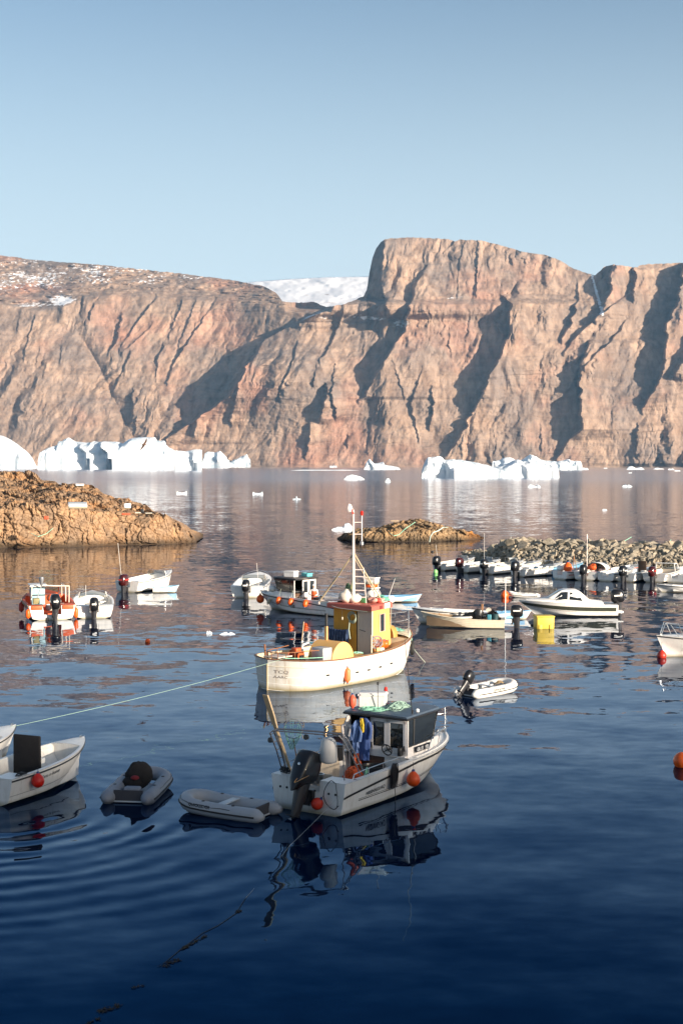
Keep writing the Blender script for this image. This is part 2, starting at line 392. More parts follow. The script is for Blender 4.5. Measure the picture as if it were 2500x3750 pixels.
# ================================================================ far cliffs
D0 = 4650.0
PXM = D0 / F
MRAT = math.tan(SUN_AZ)                       # shadow width per metre of relief
def edge_feature(U, V, pts, L, soft=5.0):
    """a buttress whose left edge runs along pts = (px, py, shadow width px)"""
    ys = [p[1] for p in pts]
    xe = np.interp(V, ys, [p[0] for p in pts]); wd = np.interp(V, ys, [p[2] for p in pts])
    wd = wd * ((1.9 if L == 420 else 1.55) if xe.mean() < 1250 else 1.3) * sstep(ys[0] - 25, ys[0], V) * (1 - sstep(ys[-1], ys[-1] + 30, V))
    wob = np.clip(wd / 40, .2, 1) * 7 * vn(V / 22, U * 0 + pts[0][0], s=4) + 2.5 * vn(V / 8, U * 0 + pts[0][0], s=5)
    d = U - xe - wob
    return (wd * PXM / MRAT) * sstep(-soft, soft, d) * np.exp(-np.maximum(d, 0) / L)
FEATS = [
 ([(1210,1120,110),(1190,1138,110),(1150,1155,90),(1085,1183,30)], 500, 5),
 ([(1075,1183,20),(966,1246,60),(905,1335,110),(870,1400,140),(827,1458,125),(712,1539,60),(603,1608,25)], 420, 5),
 ([(1569,960,0),(1523,1039,45),(1500,1103,70),(1483,1171,75),(1483,1217,100),(1449,1252,85),(1414,1309,100),(1380,1367,80),(1334,1453,30),(1311,1464,10)], 300, 5),
 ([(1403,890,30),(1391,1022,40),(1403,1091,75),(1420,1148,55)], 260, 4),
 ([(1830,1080,0),(1864,1114,70),(1861,1217,110),(1835,1275,120),(1818,1326,140),(1789,1372,125),(1761,1436,95),(1732,1493,65),(1703,1556,50),(1669,1625,35),(1623,1677,12)], 330, 5),
 ([(2237,973,60),(2220,1080,70),(2208,1125,60),(2174,1171,30)], 90, 4),
 ([(2317,996,42),(2312,1090,42)], 110, 4),
 ([(2110,1050,10),(2105,1120,30),(2080,1200,40),(2050,1245,20)], 120, 4),
 ([(2300,1075,10),(2200,1150,30),(2120,1210,34),(2060,1290,20)], 160, 4),
 ([(2290,1170,10),(2250,1230,28),(2180,1290,24),(2130,1350,18)], 100, 4),
 ([(2151,1263,45),(2128,1332,65),(2117,1401,70),(2122,1447,95),(2119,1573,95),(2076,1613,40),(2036,1682,14)], 260, 5),
 ([(2500,950,90),(2484,1068,120),(2432,1194,105),(2430,1290,115),(2425,1360,105),(2385,1440,70),(2346,1504,14)], 200, 5),
 ([(2560,1110,50),(2530,1250,70),(2470,1370,40)], 200, 5),
 ([(2760,950,90),(2740,1150,130),(2690,1350,120),(2600,1600,40)], 300, 5),
 ([(2329,1565,14),(2325,1655,16)], 90, 3),
 ([(1578,1430,14),(1584,1500,24),(1568,1560,14)], 70, 3),
 ([(1545,1350,6),(1500,1480,18),(1530,1600,10)], 70, 3),
 ([(1190,1420,40),(1190,1490,48),(1165,1530,30)], 90, 4),
 ([(1225,1340,8),(1212,1440,14),(1228,1520,16)], 60, 3),
 ([(1136,1560,18),(1130,1620,20),(1118,1665,12)], 60, 3),
 ([(1160,1345,6),(1150,1400,14)], 60, 3),
 ([(1090,1262,8),(1065,1340,16),(1045,1390,24),(1022,1447,6)], 110, 3),
 ([(1253,1150,14),(1240,1200,16),(1200,1280,18),(1170,1318,12)], 120, 3),
 ([(1360,1540,4),(1352,1600,12),(1345,1650,6)], 50, 3),
 ([(1272,1600,10),(1270,1625,14)], 40, 3),
 ([(1435,1320,4),(1460,1400,9),(1480,1455,7)], 60, 3),
 ([(1745,890,6),(1742,960,16),(1738,1070,14)], 120, 3),
 ([(1700,885,6),(1680,950,8),(1670,1080,8)], 60, 3),
 ([(1660,890,10),(1620,930,8)], 50, 3),
 ([(1975,1560,4),(1980,1640,8)], 60, 3),
 ([(1640,1220,6),(1642,1265,16),(1650,1290,6)], 50, 3),
 ([(132,1165,8),(110,1230,10),(90,1310,9)], 90, 3),
 ([(80,1150,4),(68,1200,7)], 60, 3),
 ([(57,1350,10),(40,1400,9),(5,1440,5)], 90, 3),
 ([(310,1100,12),(300,1140,10)], 40, 3), ([(345,1125,10),(330,1165,8)], 40, 3),
 ([(447,1165,12),(440,1200,12),(420,1260,22),(398,1295,10)], 80, 3),
 ([(574,1091,8),(530,1150,22),(490,1200,14),(440,1280,8)], 90, 3),
 ([(560,1190,6),(520,1230,12),(450,1290,6)], 50, 3),
 ([(480,1295,8),(450,1360,12),(410,1445,8)], 90, 3),
 ([(670,1110,8),(640,1180,12),(620,1230,8)], 70, 3), ([(600,1270,10),(580,1310,14),(572,1380,6)], 70, 3),
 ([(720,1105,8),(690,1180,10),(655,1260,8)], 60, 3),
 ([(790,1105,8),(740,1180,12),(690,1250,14),(670,1280,26),(640,1320,18),(612,1400,8)], 110, 3),
 ([(488,1440,20),(492,1480,26),(480,1535,10)], 50, 3), ([(500,1540,14),(492,1590,10)], 50, 3),
 ([(878,1370,6),(868,1430,14),(845,1540,20)], 80, 3),
 ([(150,1280,5),(135,1330,6)], 40, 3), ([(230,1280,8),(222,1320,8)], 40, 3), ([(175,1340,6),(160,1375,6)], 40, 3),
]
SKY = [(-1600,1010),(-1100,985),(-700,930),(-500,950),(-200,935),(0,938),(60,945),(150,958),(350,972),(520,990),(720,1012),(900,1036),(960,1050),(1010,1072),(1035,1108),(1075,1112),(1150,1108),(1195,1128),(1225,1122),(1262,1116),(1300,1100),(1330,1088),(1343,1060),(1350,1010),(1362,950),(1375,915),(1392,892),(1410,880),(1470,875),(1560,877),(1640,882),(1662,890),(1680,882),(1760,886),(1850,908),(1900,925),(2000,940),(2060,965),(2085,983),(2150,1008),(2172,1011),(2190,998),(2205,983),(2240,972),(2300,980),(2326,984),(2334,974),(2400,970),(2500,967),(2700,955),(2900,985),(3100,1000),(3300,1060),(3550,1120)]
CLIFF = [(-500,1120),(0,1115),(150,1130),(300,1095),(420,1075),(600,1085),(780,1092),(900,1108),(1000,1112),(1040,1122),(1070,1128)]
NU, NV = 1560, 330
uu = np.linspace(-1500, 3500, NU)
skyl = interp(uu, SKY); sm = np.convolve(np.pad(skyl, 30, mode='edge'), np.hanning(63)[1:-1] / np.hanning(63).sum(), 'valid'); skyl = np.where(uu < 940, sm, skyl)
skyl = skyl + 1.6 * fbm(uu / 14, uu * 0, o=3, s=9)
vv = np.linspace(0, 1, NV)[:, None]
V = 1716 + (skyl[None, :] - 1716) * vv
U = np.repeat(uu[None, :], NV, 0)
cl = interp(uu, CLIFF)[None, :]
depth = np.zeros_like(U)
# integrate the lean of the face upwards row by row
wL = 1 - sstep(760, 1150, U)                 # 1 on the long left massif
rate = 0.55 + .30 * wL                        # metres back per metre up
plate = sstep(18, -12, V - np.where(cl > 0, cl, 0)) * (1 - sstep(1060, 1120, U))
rate = rate + plate * 2.1
for a, b_, k in ((1350, 1440, .12), (1240, 1300, .1)):
    rate = rate + k * sstep(a, (a + b_) / 2, V + 40 * vn(U / 160, V * 0, s=2)) * (1 - sstep((a + b_) / 2, b_, V + 40 * vn(U / 160, V * 0, s=2))) * (1 - wL)
dz = np.zeros_like(V); dz[1:] = -(V[1:] - V[:-1]) * PXM
depth = D0 + np.cumsum(rate * dz, 0)
depth += 60 * wL - 40 * sstep(1340, 1420, U) * (V > 0)
rel = np.zeros_like(U)
for pts, L, soft in FEATS: rel += edge_feature(U, V, pts, L, soft)
rel -= 260 * sstep(1225, 1160, U) * sstep(1040, 1100, U) * sstep(1150, 1125, V)
# incised ribs: sheared ridged noise so that gullies lean as in the cliffs
sh = U + .45 * (V - 1400) * (1 - .6 * sstep(1300, 1700, U))
warp = 40 * fbm(U / 120, V / 160, o=3, s=1)
sub = 1 - plate
big = .35 + 1.3 * sstep(-.5, .6, fbm(U / 170, V / 170, o=2, s=77))
wob2 = warp * .7 + 10 * fbm(U / 30, V / 24, o=3, s=15)
def vee(fx, fy, sd, k=0.0): return np.abs(vn((sh + wob2 + k * (V - 1400)) / fx, V / fy, s=sd))
upper = sstep(1660, 1250, V)
rel += sub * big * (24 * vee(78, 520, 3) + 12 * vee(40, 330, 8, .25) * (.4 + .6 * upper) + 5 * vee(19, 150, 9, -.15) + 1.6 * vee(9, 60, 10))
rel += sub * (1.5 * fbm((sh + warp * .4) / 13, V / 26, o=4, s=12, gain=.6) + 5 * fbm(U / 60, V / 80, o=4, s=14))
d1, d2, cc = worley((sh + .3 * warp) / 60, (V + .2 * warp) / 100, s=5)
rel += sub * 12 * np.clip(d2 - d1, 0, .45)
d1, d2, cc = worley((sh + .3 * warp) / 24, (V + .2 * warp) / 34, s=6)
rel += sub * 4 * np.clip(d2 - d1, 0, .45)
d1, d2, cc = worley((sh + .3 * warp) / 10, (V + .2 * warp) / 13, s=16)
rel += sub * 1.6 * np.clip(d2 - d1, 0, .5)
# thin ledges where harder bands cross the face
lv = V + .10 * (U - 1250) * (U > 1100) - .03 * U + 14 * fbm(U / 140, V / 90, o=3, s=52)
rel += sub * 1.5 * fbm(U / 400, lv / 9, o=3, s=50)
# the V-shaped valley of the left massif
vx = np.interp(V, [1150, 1343, 1440, 1560, 1650], [250, 367, 410, 470, 520])
rel -= 42 * np.exp(-np.abs(U - vx) / 42) * sstep(1180, 1300, V) * wL
rel += plate * (8 * fbm(U / 25, V / 12, o=4, s=22) ) + plate * 14 * fbm(U / 60, V / 9, o=3, s=21)
Yd = depth - rel * sstep(1716, 1695, V)
Zd = HC + ((YH - V) / F) * Yd
Xd = (U - 1250) / F * Yd
# snow lies on the plateau in streaks and on ledges
slope = np.gradient(Yd, axis=0) / np.maximum(np.gradient(Zd, axis=0), .3)
led = sstep(1.6, 3.2, slope)
snow = plate * (.375 + .10 * fbm(U / 90, V / 22, o=3, s=30) + .05 * fbm(U / 16, V / 2.6, o=3, s=31) + .16 * fbm(U / 7 + V / 3, V / 2.2, o=3, s=33)) * sstep(1130, 1020, V + .05 * (U - 400))
snow += .30 * led * sub * sstep(1420, 1150, V)
snow += .62 * np.exp(-((U - 1340) / 90) ** 2 - ((V - 1165 - .12 * (U - 1340)) / 12) ** 2) + .5 * np.exp(-((U - 1180) / 60) ** 2 - ((V - 1165) / 16) ** 2)
snow += .62 * np.exp(-((U - 2162 - .28 * (V - 1015)) / 10) ** 2) * (V > 1000) * (V < 1160)
snow += .6 * np.exp(-((U - 235) / 55) ** 2 - ((V - 1105) / 22) ** 2) + .5 * np.exp(-((U - 120) / 70) ** 2 - ((V - 1120 + 0 * U) / 14) ** 2)
snow += .55 * np.exp(-((U - 1670) / 60) ** 2 - ((V - 1092 + .1 * (U - 1670)) / 5) ** 2) + .5 * np.exp(-((U - 1470) / 50) ** 2 - ((V - 1190) / 30) ** 2)
rockm = rock_material('cliff_rock', (.40, .275, .195), (.235, .18, .148), (.40, .215, .148), .006, strata=.014, snow=True, bump=6)
# close the back so the massif is solid from any side
back = 2500.0
Xb = np.concatenate([Xd, Xd[-1:] * 1.1, Xd[-1:] * 1.4], 0)
Yb = np.concatenate([Yd, Yd[-1:] + 500, Yd[-1:] + back], 0)
Zb = np.concatenate([Zd, Zd[-1:] - 25, Zd[-1:] * 0 - 5], 0)
Sb = np.concatenate([snow, snow[-1:], snow[-1:]], 0)
tag(grid_mesh('cliffs', Xb, Yb, Zb, rockm, smooth=28, attrs={'snow': Sb}), kind='structure')

# glacier dome behind the saddle
gu = np.linspace(700, 1500, 160)[None, :] + np.zeros((60, 1)); gv = np.linspace(0, 1, 60)[:, None]
gs = interp(gu, [(700, 1060), (900, 1038), (1050, 1026), (1200, 1019), (1330, 1017), (1420, 1010), (1500, 1010)])
gV = 1180 + (gs - 1180) * gv
gY = 5600 + 2600 * gv + 70 * fbm(gu / 70, gV / 22, o=4, s=40)
snowm = mat('snow', (.82, .82, .85), .75, var=.04, scale=.01)
gx = (gu - 1250) / F * gY; gz = HC + (YH - gV) / F * gY
gx = np.concatenate([gx, gx[-1:] * 1.2]); gY = np.concatenate([gY, gY[-1:] + 1500]); gz = np.concatenate([gz, gz[-1:] * 0])
gsn = .74 + .22 * fbm(np.concatenate([gu, gu[-1:]]) / 40, np.concatenate([gV, gV[-1:]]) / 8, o=3, s=41) + .5 * (1 - sstep(1050, 1085, np.concatenate([gV, gV[-1:]])))
tag(grid_mesh('glacier', gx, gY, gz, rock_material('glacier_ice', (.34, .23, .17), (.3, .2, .15), (.35, .22, .15), .006, snow=True), smooth=60, attrs={'snow': gsn}), kind='structure')

# ================================================================ shore and hill behind the camera (casts the near shade)
sx = np.linspace(-160, 560, 146)[None, :] + np.zeros((90, 1)); sy = np.linspace(-520, 9, 90)[:, None] + 0 * sx
crest = 4 + 68.7 * sstep(40, 150, sx) * (1 - sstep(470, 550, sx)) + 6 * sstep(-60, -10, sx)
sz = -1.5 + 6.4 * sstep(8.5, 1.0, sy) + 2.4 * sstep(8.5, 0, sy)
sz = np.maximum(sz * (1 - sstep(0, -40, sy)), crest * np.clip((5 - sy) / 210, 0, 1) ** 1.5 * (1 - sstep(-208, -500, sy)))
sz = sz - 1.2 * sstep(6, 9, sy) + .25 * fbm(sx / 6, sy / 6, o=3, s=3) * sstep(-5, -70, sy)
sz = np.where((np.abs(sx) < 12) & (sy > -14), np.minimum(sz, 7.9), sz)
shore_rock = rock_material('shore_rock', (.33, .225, .13), (.24, .17, .105), (.36, .22, .11), .35, bump=.05, wet=(.5, (.03, .024, .018)))
tag(grid_mesh('shore', sx, sy, sz, shore_rock, smooth=35), kind='structure')

# ================================================================ icebergs
def ice_material():
    m = bpy.data.materials.new('ice'); n, l = nodes_of(m)
    o = n.new('ShaderNodeOutputMaterial'); b = n.new('ShaderNodeBsdfPrincipled'); l.new(b.outputs[0], o.inputs[0])
    tc = n.new('ShaderNodeNewGeometry'); t = n.new('ShaderNodeTexNoise'); t.inputs['Scale'].default_value = .05; t.inputs['Detail'].default_value = 8
    mp = n.new('ShaderNodeMapping'); mp.inputs['Scale'].default_value = (1, 1, 2.2); l.new(tc.outputs['Position'], mp.inputs[0]); l.new(mp.outputs[0], t.inputs[0])
    r = n.new('ShaderNodeValToRGB'); r.color_ramp.elements[0].position = .35; r.color_ramp.elements[0].color = (.60, .70, .76, 1); r.color_ramp.elements[1].position = .6; r.color_ramp.elements[1].color = (.80, .82, .84, 1)
    l.new(t.outputs[0], r.inputs[0]); l.new(r.outputs[0], b.inputs['Base Color'])
    b.inputs['Roughness'].default_value = .6; b.inputs['Specular IOR Level'].default_value = .3
    bp = n.new('ShaderNodeBump'); bp.inputs['Distance'].default_value = .25; t2 = n.new('ShaderNodeTexNoise'); t2.inputs['Scale'].default_value = .35; t2.inputs['Detail'].default_value = 8
    l.new(tc.outputs['Position'], t2.inputs[0]); l.new(t2.outputs[0], bp.inputs['Height']); l.new(bp.outputs[0], b.inputs['Normal'])
    return m
ICE = ice_material()
def berg(name, label, cat, pts, yb, deep, edges=(), seed=0, nx=110, ns=46, rough=.07, group=None, face=.35, z0=0.0):
    d = G(1250, yb).y; k = d / F
    px = np.linspace(pts[0][0], pts[-1][0], nx)
    h = np.maximum((yb - interp(px, pts)) * k, .02)
    w = (pts[-1][0] - pts[0][0]) * k; hm = h.max()
    e = np.clip(np.minimum(px - px[0], px[-1] - px) / (px[-1] - px[0]) * 2, 0, 1)
    D = deep * w * np.clip(e, .03, 1) ** .5
    s = np.linspace(0, 1, ns)[:, None]; a = math.pi * s
    zf = np.sin(a) ** face; zf[0] = zf[-1] = -0.15
    y = (D[None, :] / 2) * (1 - np.cos(a))
    z = h[None, :] * zf
    x = (px[None, :] - 1250) * k + 0 * y
    front = np.clip(1 - s * 1.6, 0, 1)
    sc_ = hm * .55
    d1, d2, c = worley(x / sc_, y / sc_ * .6 + seed, z / sc_, s=seed)
    rl = np.clip(d2 - d1, 0, .5) * 2.2 + 1.0 * fbm(x / sc_ * .8, y / sc_ + seed, z / sc_ * .8, o=4, s=seed)
    d1, d2, c = worley(x / sc_ * 3, y / sc_ * 3 + seed, z / sc_ * 3, s=seed + 9)
    rl += np.clip(d2 - d1, 0, .5) * .7
    y = y - rl * rough * hm * 1.1
    z = z + rl * rough * hm * .35 * np.clip(zf, 0, 1) * sstep(0, .35, s) * sstep(1, .65, s)
    for ex, y0, y1, wd in edges:
        U_ = px[None, :] + 0 * y; V_ = yb - z / k
        y = y - 2.1 * wd * k / MRAT * sstep(-9, 9, U_ - ex - .45 * (V_ - y0) * (1 if int(ex) % 20 else -1) - 9 * vn(V_ / 26, U_ * 0, s=2) - 4 * vn(V_ / 9, U_ * 0, s=7)) * np.exp(-np.maximum(U_ - ex, 0) / 130) * sstep(y0 - 14, y0 + 14, V_) * front
    cx = float(x.mean())
    o = grid_mesh(name, x - cx, y, z, ICE, smooth=22)
    o.location = (cx, d, z0)
    return tag(o, label, cat, group)
q = lambda L, s, ox, oy: [(x / s + ox, y / s + oy) for x, y in L]
berg('iceberg', 'white iceberg with long sloping right side, cut by the left edge of the photo', 'iceberg',
     [(-260, 1690), (-200, 1640), (-120, 1598), (-40, 1594)] + q([(0, 76), (40, 98), (80, 122), (120, 148), (150, 172), (180, 205), (207, 250)], 1.568, 0, 1550), 1716, .5, seed=3, nx=130)
berg('iceberg', 'largest white iceberg, flat topped with grey-blue shaded clefts at its left end', 'iceberg',
     q([(218, 262), (220, 215), (224, 178), (245, 155), (262, 148), (300, 134), (322, 128), (328, 108), (345, 104), (360, 92), (376, 82), (395, 96), (415, 106), (450, 108), (505, 108), (520, 101), (535, 105), (600, 104), (660, 109), (690, 122), (720, 100), (745, 84), (800, 82), (875, 82), (886, 100), (934, 103), (940, 122), (960, 140), (990, 152), (1010, 160), (1040, 190), (1060, 240), (1066, 266)], 1.568, 0, 1550), 1719, .45,
     edges=[(262, 1560, 1719, 36), (352, 1570, 1719, 58), (640, 1560, 1719, 8)], seed=8, nx=240, rough=.06)
berg('iceberg', 'white tabular iceberg with a flat top touching the right end of the largest iceberg', 'iceberg',
     q([(1000, 262), (1003, 165), (1010, 157), (1060, 160), (1100, 154), (1160, 152), (1171, 156), (1172, 220), (1160, 272)], 1.568, 0, 1550), 1723, .6, edges=[(690, 1655, 1700, 12)], seed=14, nx=90)
berg('iceberg', 'small peaked white iceberg between the tabular one and a lower pointed one', 'iceberg',
     q([(1150, 245), (1165, 200), (1175, 172), (1190, 165), (1230, 168), (1262, 161), (1285, 180), (1300, 195), (1305, 210), (1325, 215), (1318, 245)], 1.568, 0, 1550), 1713, .6, edges=[(782, 1662, 1690, 8)], seed=15, nx=80)
berg('iceberg', 'small white iceberg shaped like a wedge with its point at the right', 'iceberg',
     q([(1292, 250), (1310, 230), (1332, 214), (1375, 195), (1408, 182), (1418, 178), (1424, 195), (1440, 215), (1440, 250)], 1.568, 0, 1550), 1711, .6, seed=16, nx=70)
c4 = lambda L: q(L, 1.0453, 1000, 1600)
berg('iceberg', 'long low white iceberg with a smooth hump and a hollow grey-green left end', 'iceberg',
     c4([(567, 150), (569, 130), (575, 108), (585, 88), (592, 80), (605, 79), (620, 76), (640, 73), (652, 80), (657, 88), (690, 86), (720, 87), (780, 99), (820, 108), (850, 116), (880, 112), (900, 104), (935, 88), (945, 86), (960, 98), (985, 95), (1010, 100), (1040, 108), (1070, 112), (1088, 118), (1092, 130), (1093, 158)]), 1750, .35,
     edges=[(1625, 1688, 1748, 22), (1660, 1710, 1748, 14), (1905, 1690, 1720, 8)], seed=21, nx=200, rough=.08)
berg('iceberg', 'jagged white iceberg standing behind the long low one, flat at its right end', 'iceberg',
     c4([(836, 115), (838, 96), (870, 92), (880, 82), (905, 80), (925, 86), (950, 92), (968, 84), (980, 74), (992, 68), (1005, 76), (1018, 80), (1030, 88), (1060, 95), (1090, 97), (1120, 90), (1132, 87), (1150, 92), (1178, 92), (1181, 124)]), 1721, .4, edges=[(1840, 1690, 1712, 12)], seed=22, nx=140, rough=.12)
berg('iceberg', 'small white iceberg with one upright block, nearest the middle of the far shore', 'iceberg',
     c4([(59, 112), (61, 88), (66, 83), (80, 82), (84, 95), (95, 98), (98, 88), (120, 89), (126, 99), (150, 102), (153, 113)]), 1709, .6, seed=23, nx=60)
berg('iceberg', 'small white iceberg with a pointed left peak and a low tail to the right', 'iceberg',
     c4([(347, 124), (350, 112), (358, 95), (368, 84), (378, 95), (388, 102), (405, 100), (422, 95), (426, 107), (450, 112), (480, 117), (486, 126)]), 1720, .5, edges=[(1352, 1690, 1718, 8)], seed=24, nx=70)
berg('growler', 'low white ice piece with grey underside in front of the middle icebergs', 'ice floe',
     c4([(272, 160), (282, 150), (300, 144), (318, 148), (335, 153), (349, 162)]), 1757, .5, seed=25, nx=50)
berg('growler', 'white mound of ice beside the red marked mast, against the small islet', 'ice floe',
     [(1215, 1938), (1235, 1930), (1258, 1930), (1263, 1918), (1276, 1916), (1288, 1926), (1292, 1940)], 1941, .6, seed=26, nx=46)
sm = [(1420, 1766, 20, 15, 'small knobbly ice piece floating below the pointed iceberg'),
      (1955, 1785, 48, 12, 'row of small ice lumps floating in front of the long low iceberg'),
      (2295, 1783, 38, 12, 'two-humped ice piece floating near the right edge of the fjord'),
      (666, 1809, 38, 12, 'small ice piece with upturned ends floating on the left water'),
      (944, 1811, 66, 11, 'flat bar of ice floating right of the piece with upturned ends'),
      (1086, 1829, 26, 12, 'tiny ice piece with a little spike in the middle of the water'),
      (2213, 1868, 18, 5, 'tiny flat ice piece alone on the water above the breakwater'),
      (2325, 1720, 64, 16, 'low rounded ice mound near the foot of the right cliffs'),
      (2410, 1719, 40, 7, 'thin flat ice piece right of the low rounded mound'),
      (980, 1709, 60, 5, 'long thin strip of ice near the far shore beside the wedge iceberg'),
      (1220, 1712, 28, 9, 'small square ice piece between the two small far icebergs'),
      (1190, 1723, 250, 4, 'long broken line of brash ice lying on the far water'),
      (2140, 1721, 26, 9, 'white lump of ice just right of the jagged iceberg'),
      (2215, 1716, 14, 5, 'speck of ice on the far water right of the jagged iceberg'),
      (2455, 1721, 24, 6, 'bit of ice on the far water at the right edge'),
      (2478, 1726, 22, 5, 'second bit of ice on the far water nearest the right edge'),
      (2305, 1733, 14, 4, 'speck of ice floating just below the low rounded mound'),
      (1524, 1711, 20, 5, 'speck of ice at the shore left of the long low iceberg'),
      (140, 1697, 16, 6, 'small white lump of ice between the two left icebergs'),
      (765, 2322, 22, 13, 'knob of clear white ice nearest the harbour boats'),
      (832, 2324, 58, 8, 'flat white ice piece floating right of the knob of ice'),]
for i, (px, yb, wd, ht, lb) in enumerate(sm):
    r_ = random.Random(i + 5)
    n_ = 9; pts = [(px - wd / 2 + wd * k / (n_ - 1), yb - ht * (0.05 if k in (0, n_ - 1) else r_.uniform(.35, 1.0))) for k in range(n_)]
    if 'upturned' in lb: pts = [(px - 19, yb - 3), (px - 18, yb - 10), (px - 12, yb - 6), (px, yb - 5), (px + 10, yb - 7), (px + 17, yb - 12), (px + 19, yb - 3)]
    if 'spike' in lb: pts = [(px - 14, yb - 2), (px - 4, yb - 4), (px - 1, yb - 13), (px + 3, yb - 4), (px + 15, yb - 2)]
    berg('ice_piece', lb, 'ice piece', pts, yb, .7, seed=60 + i, nx=30, ns=16, rough=.1, group='small ice pieces on the fjord')

# ================================================================ rocky point, islet
ROCK = rock_material('harbour_rock', (.40, .255, .145), (.26, .18, .12), (.42, .24, .12), .45, snow=False, bump=.08, wet=(.95, (.035, .026, .018)))
def rock_sheet(name, sky, base, top, rate, nu, nv, u0, u1, back, amp=.35, bs=1.3, seed=0, m=ROCK, ochre=None):
    u = np.linspace(u0, u1, nu)[None, :] + np.zeros((nv, 1)); t = np.linspace(0, 1, nv)[:, None]
    yb = interp(u, base); ys = np.minimum(interp(u, sky), yb - 1.5); ct = np.clip(interp(u, top), ys, yb)
    V_ = yb + (ys - yb) * t
    d = np.zeros_like(u); d[0] = (HC * F / (yb[0] - YH))
    for i in range(1, nv):
        dv = (V_[i - 1] - V_[i]) * d[i - 1] / F
        steep = sstep(-8, 8, V_[i] - ct[i])
        d[i] = d[i - 1] + dv * (rate[0] * steep + rate[1] * (1 - steep))
    X = (u - 1250) / F * d; Z = HC + (YH - V_) / F * d; Y = d.copy()
    X0, Y0, Z0 = X.copy(), Y.copy(), Z.copy()
    wx, wy, wz = X0 + .5 * fbm(X0 / 2, Y0 / 2, Z0 / 2, o=2, s=seed), Y0, Z0
    d1, d2, c = worley(wx / (bs * .95), wy / (bs * 2.5), (wz + .3 * wx) / (bs * 1.7), s=seed); n_ = 1.0 * (c - .5) + .8 * np.clip(d2 - d1, 0, .5) - .3 * np.exp(-((d2 - d1) / .06) ** 2) + 1.6 * np.minimum(vn(wx / 3.5 + .4 * wz, wy / 4, wz / 9, s=seed + 20), .25)
    d1, d2, c = worley(wx / (bs * .38), wy / bs, (wz - .2 * wx) / (bs * .6), s=seed + 3); n_ += .5 * (c - .5) + .4 * np.clip(d2 - d1, 0, .5) - .1 * np.exp(-((d2 - d1) / .08) ** 2)
    d1, d2, c = worley(wx / (bs * .2), wy / bs * 2.5, wz / (bs * .2), s=seed + 6); n_ += .4 * np.clip(d2 - d1, 0, .5)
    strat_ = Z0 + .22 * X0 + .25 * fbm(X0 / 3, Y0 / 3, Z0 / 3, o=2, s=seed + 8); n_ += .45 * fbm(X0 / 9, Y0 / 9, strat_ / .34, o=3, s=seed + 9)
    n_ += .9 * fbm(X0 / bs / 2.5, Y0 / bs / 4, Z0 / bs / 1.6, o=4, s=seed)
    sl = np.clip(np.gradient(Y0, axis=0) / np.maximum(np.gradient(Z0, axis=0), 1e-3), 0, 12) / 12
    f = sstep(0, .06, t) * sstep(0, 30, u - u0) * sstep(0, 14, u1 - u)
    Y -= n_ * amp * f * (1.0 + .8 * sl); Z += n_ * amp * f * (.25 + .75 * sl) * sstep(0, .25, t)
    X -= n_ * amp * f * .3 * (1 - sl)
    bx = X[-1:] * 1.0; 
    X = np.concatenate([X0[:1], X, X[-1:] * 1.01, X[-1:] * 1.03]); Y = np.concatenate([Y0[:1] - .3, Y, Y[-1:] + back * .3, Y[-1:] + back]); Z = np.concatenate([Z0[:1] * 0 - .8, Z, Z[-1:] * .75, Z[-1:] * 0 - .8])
    at = {'ochre': np.clip(sstep(1690, 1745, np.concatenate([u[:1], u, u[:2]])), 0, .7)} if ochre else None
    return grid_mesh(name, X, Y, Z, m, smooth=24, attrs=at)
isl_sky = [(-600, 1742), (-300, 1722)] + q([(0, 279), (60, 282), (90, 284), (150, 292), (210, 300), (240, 318), (300, 330), (380, 350), (430, 348), (480, 362), (520, 368), (560, 385), (600, 405), (640, 415), (680, 425), (720, 428), (760, 448), (800, 455), (840, 470), (860, 495), (880, 515), (930, 535), (980, 560), (1010, 565), (1030, 585), (1045, 612), (1060, 625), (1090, 635), (1105, 655), (1120, 680)], 1.568, 0, 1550)
tag(rock_sheet('rocky_point', isl_sky, [(-600, 2010), (0, 2006), (250, 2003), (420, 1997), (600, 1993), (730, 1987)],
    [(-600, 1900), (0, 1862), (150, 1868), (280, 1862), (420, 1880), (520, 1890), (600, 1900), (660, 1950), (730, 1988)], (.28, 7.5), 620, 150, -600, 720, 30, amp=.42, bs=1.5, seed=5), kind='structure')
islet_m = rock_material('islet_rock', (.34, .23, .13), (.22, .16, .10), (.38, .24, .12), .6, bump=.06, wet=(.65, (.03, .024, .018)), ochre=(.40, .16, .03))
tag(rock_sheet('islet', [(1236, 1972), (1250, 1962), (1262, 1955), (1285, 1947), (1300, 1936), (1330, 1933), (1380, 1926), (1420, 1918), (1450, 1910), (1500, 1905), (1550, 1908), (1580, 1916), (1640, 1930), (1680, 1936), (1720, 1945), (1750, 1956), (1770, 1970)],
    [(1236, 1976), (1300, 1984), (1400, 1986), (1560, 1984), (1700, 1980), (1770, 1972)], [(1236, 1975), (1300, 1955), (1450, 1940), (1600, 1945), (1700, 1960), (1770, 1971)], (.6, 5.5), 300, 70, 1234, 1772, 9, amp=.28, bs=.8, seed=9, m=islet_m, ochre=True), kind='structure')

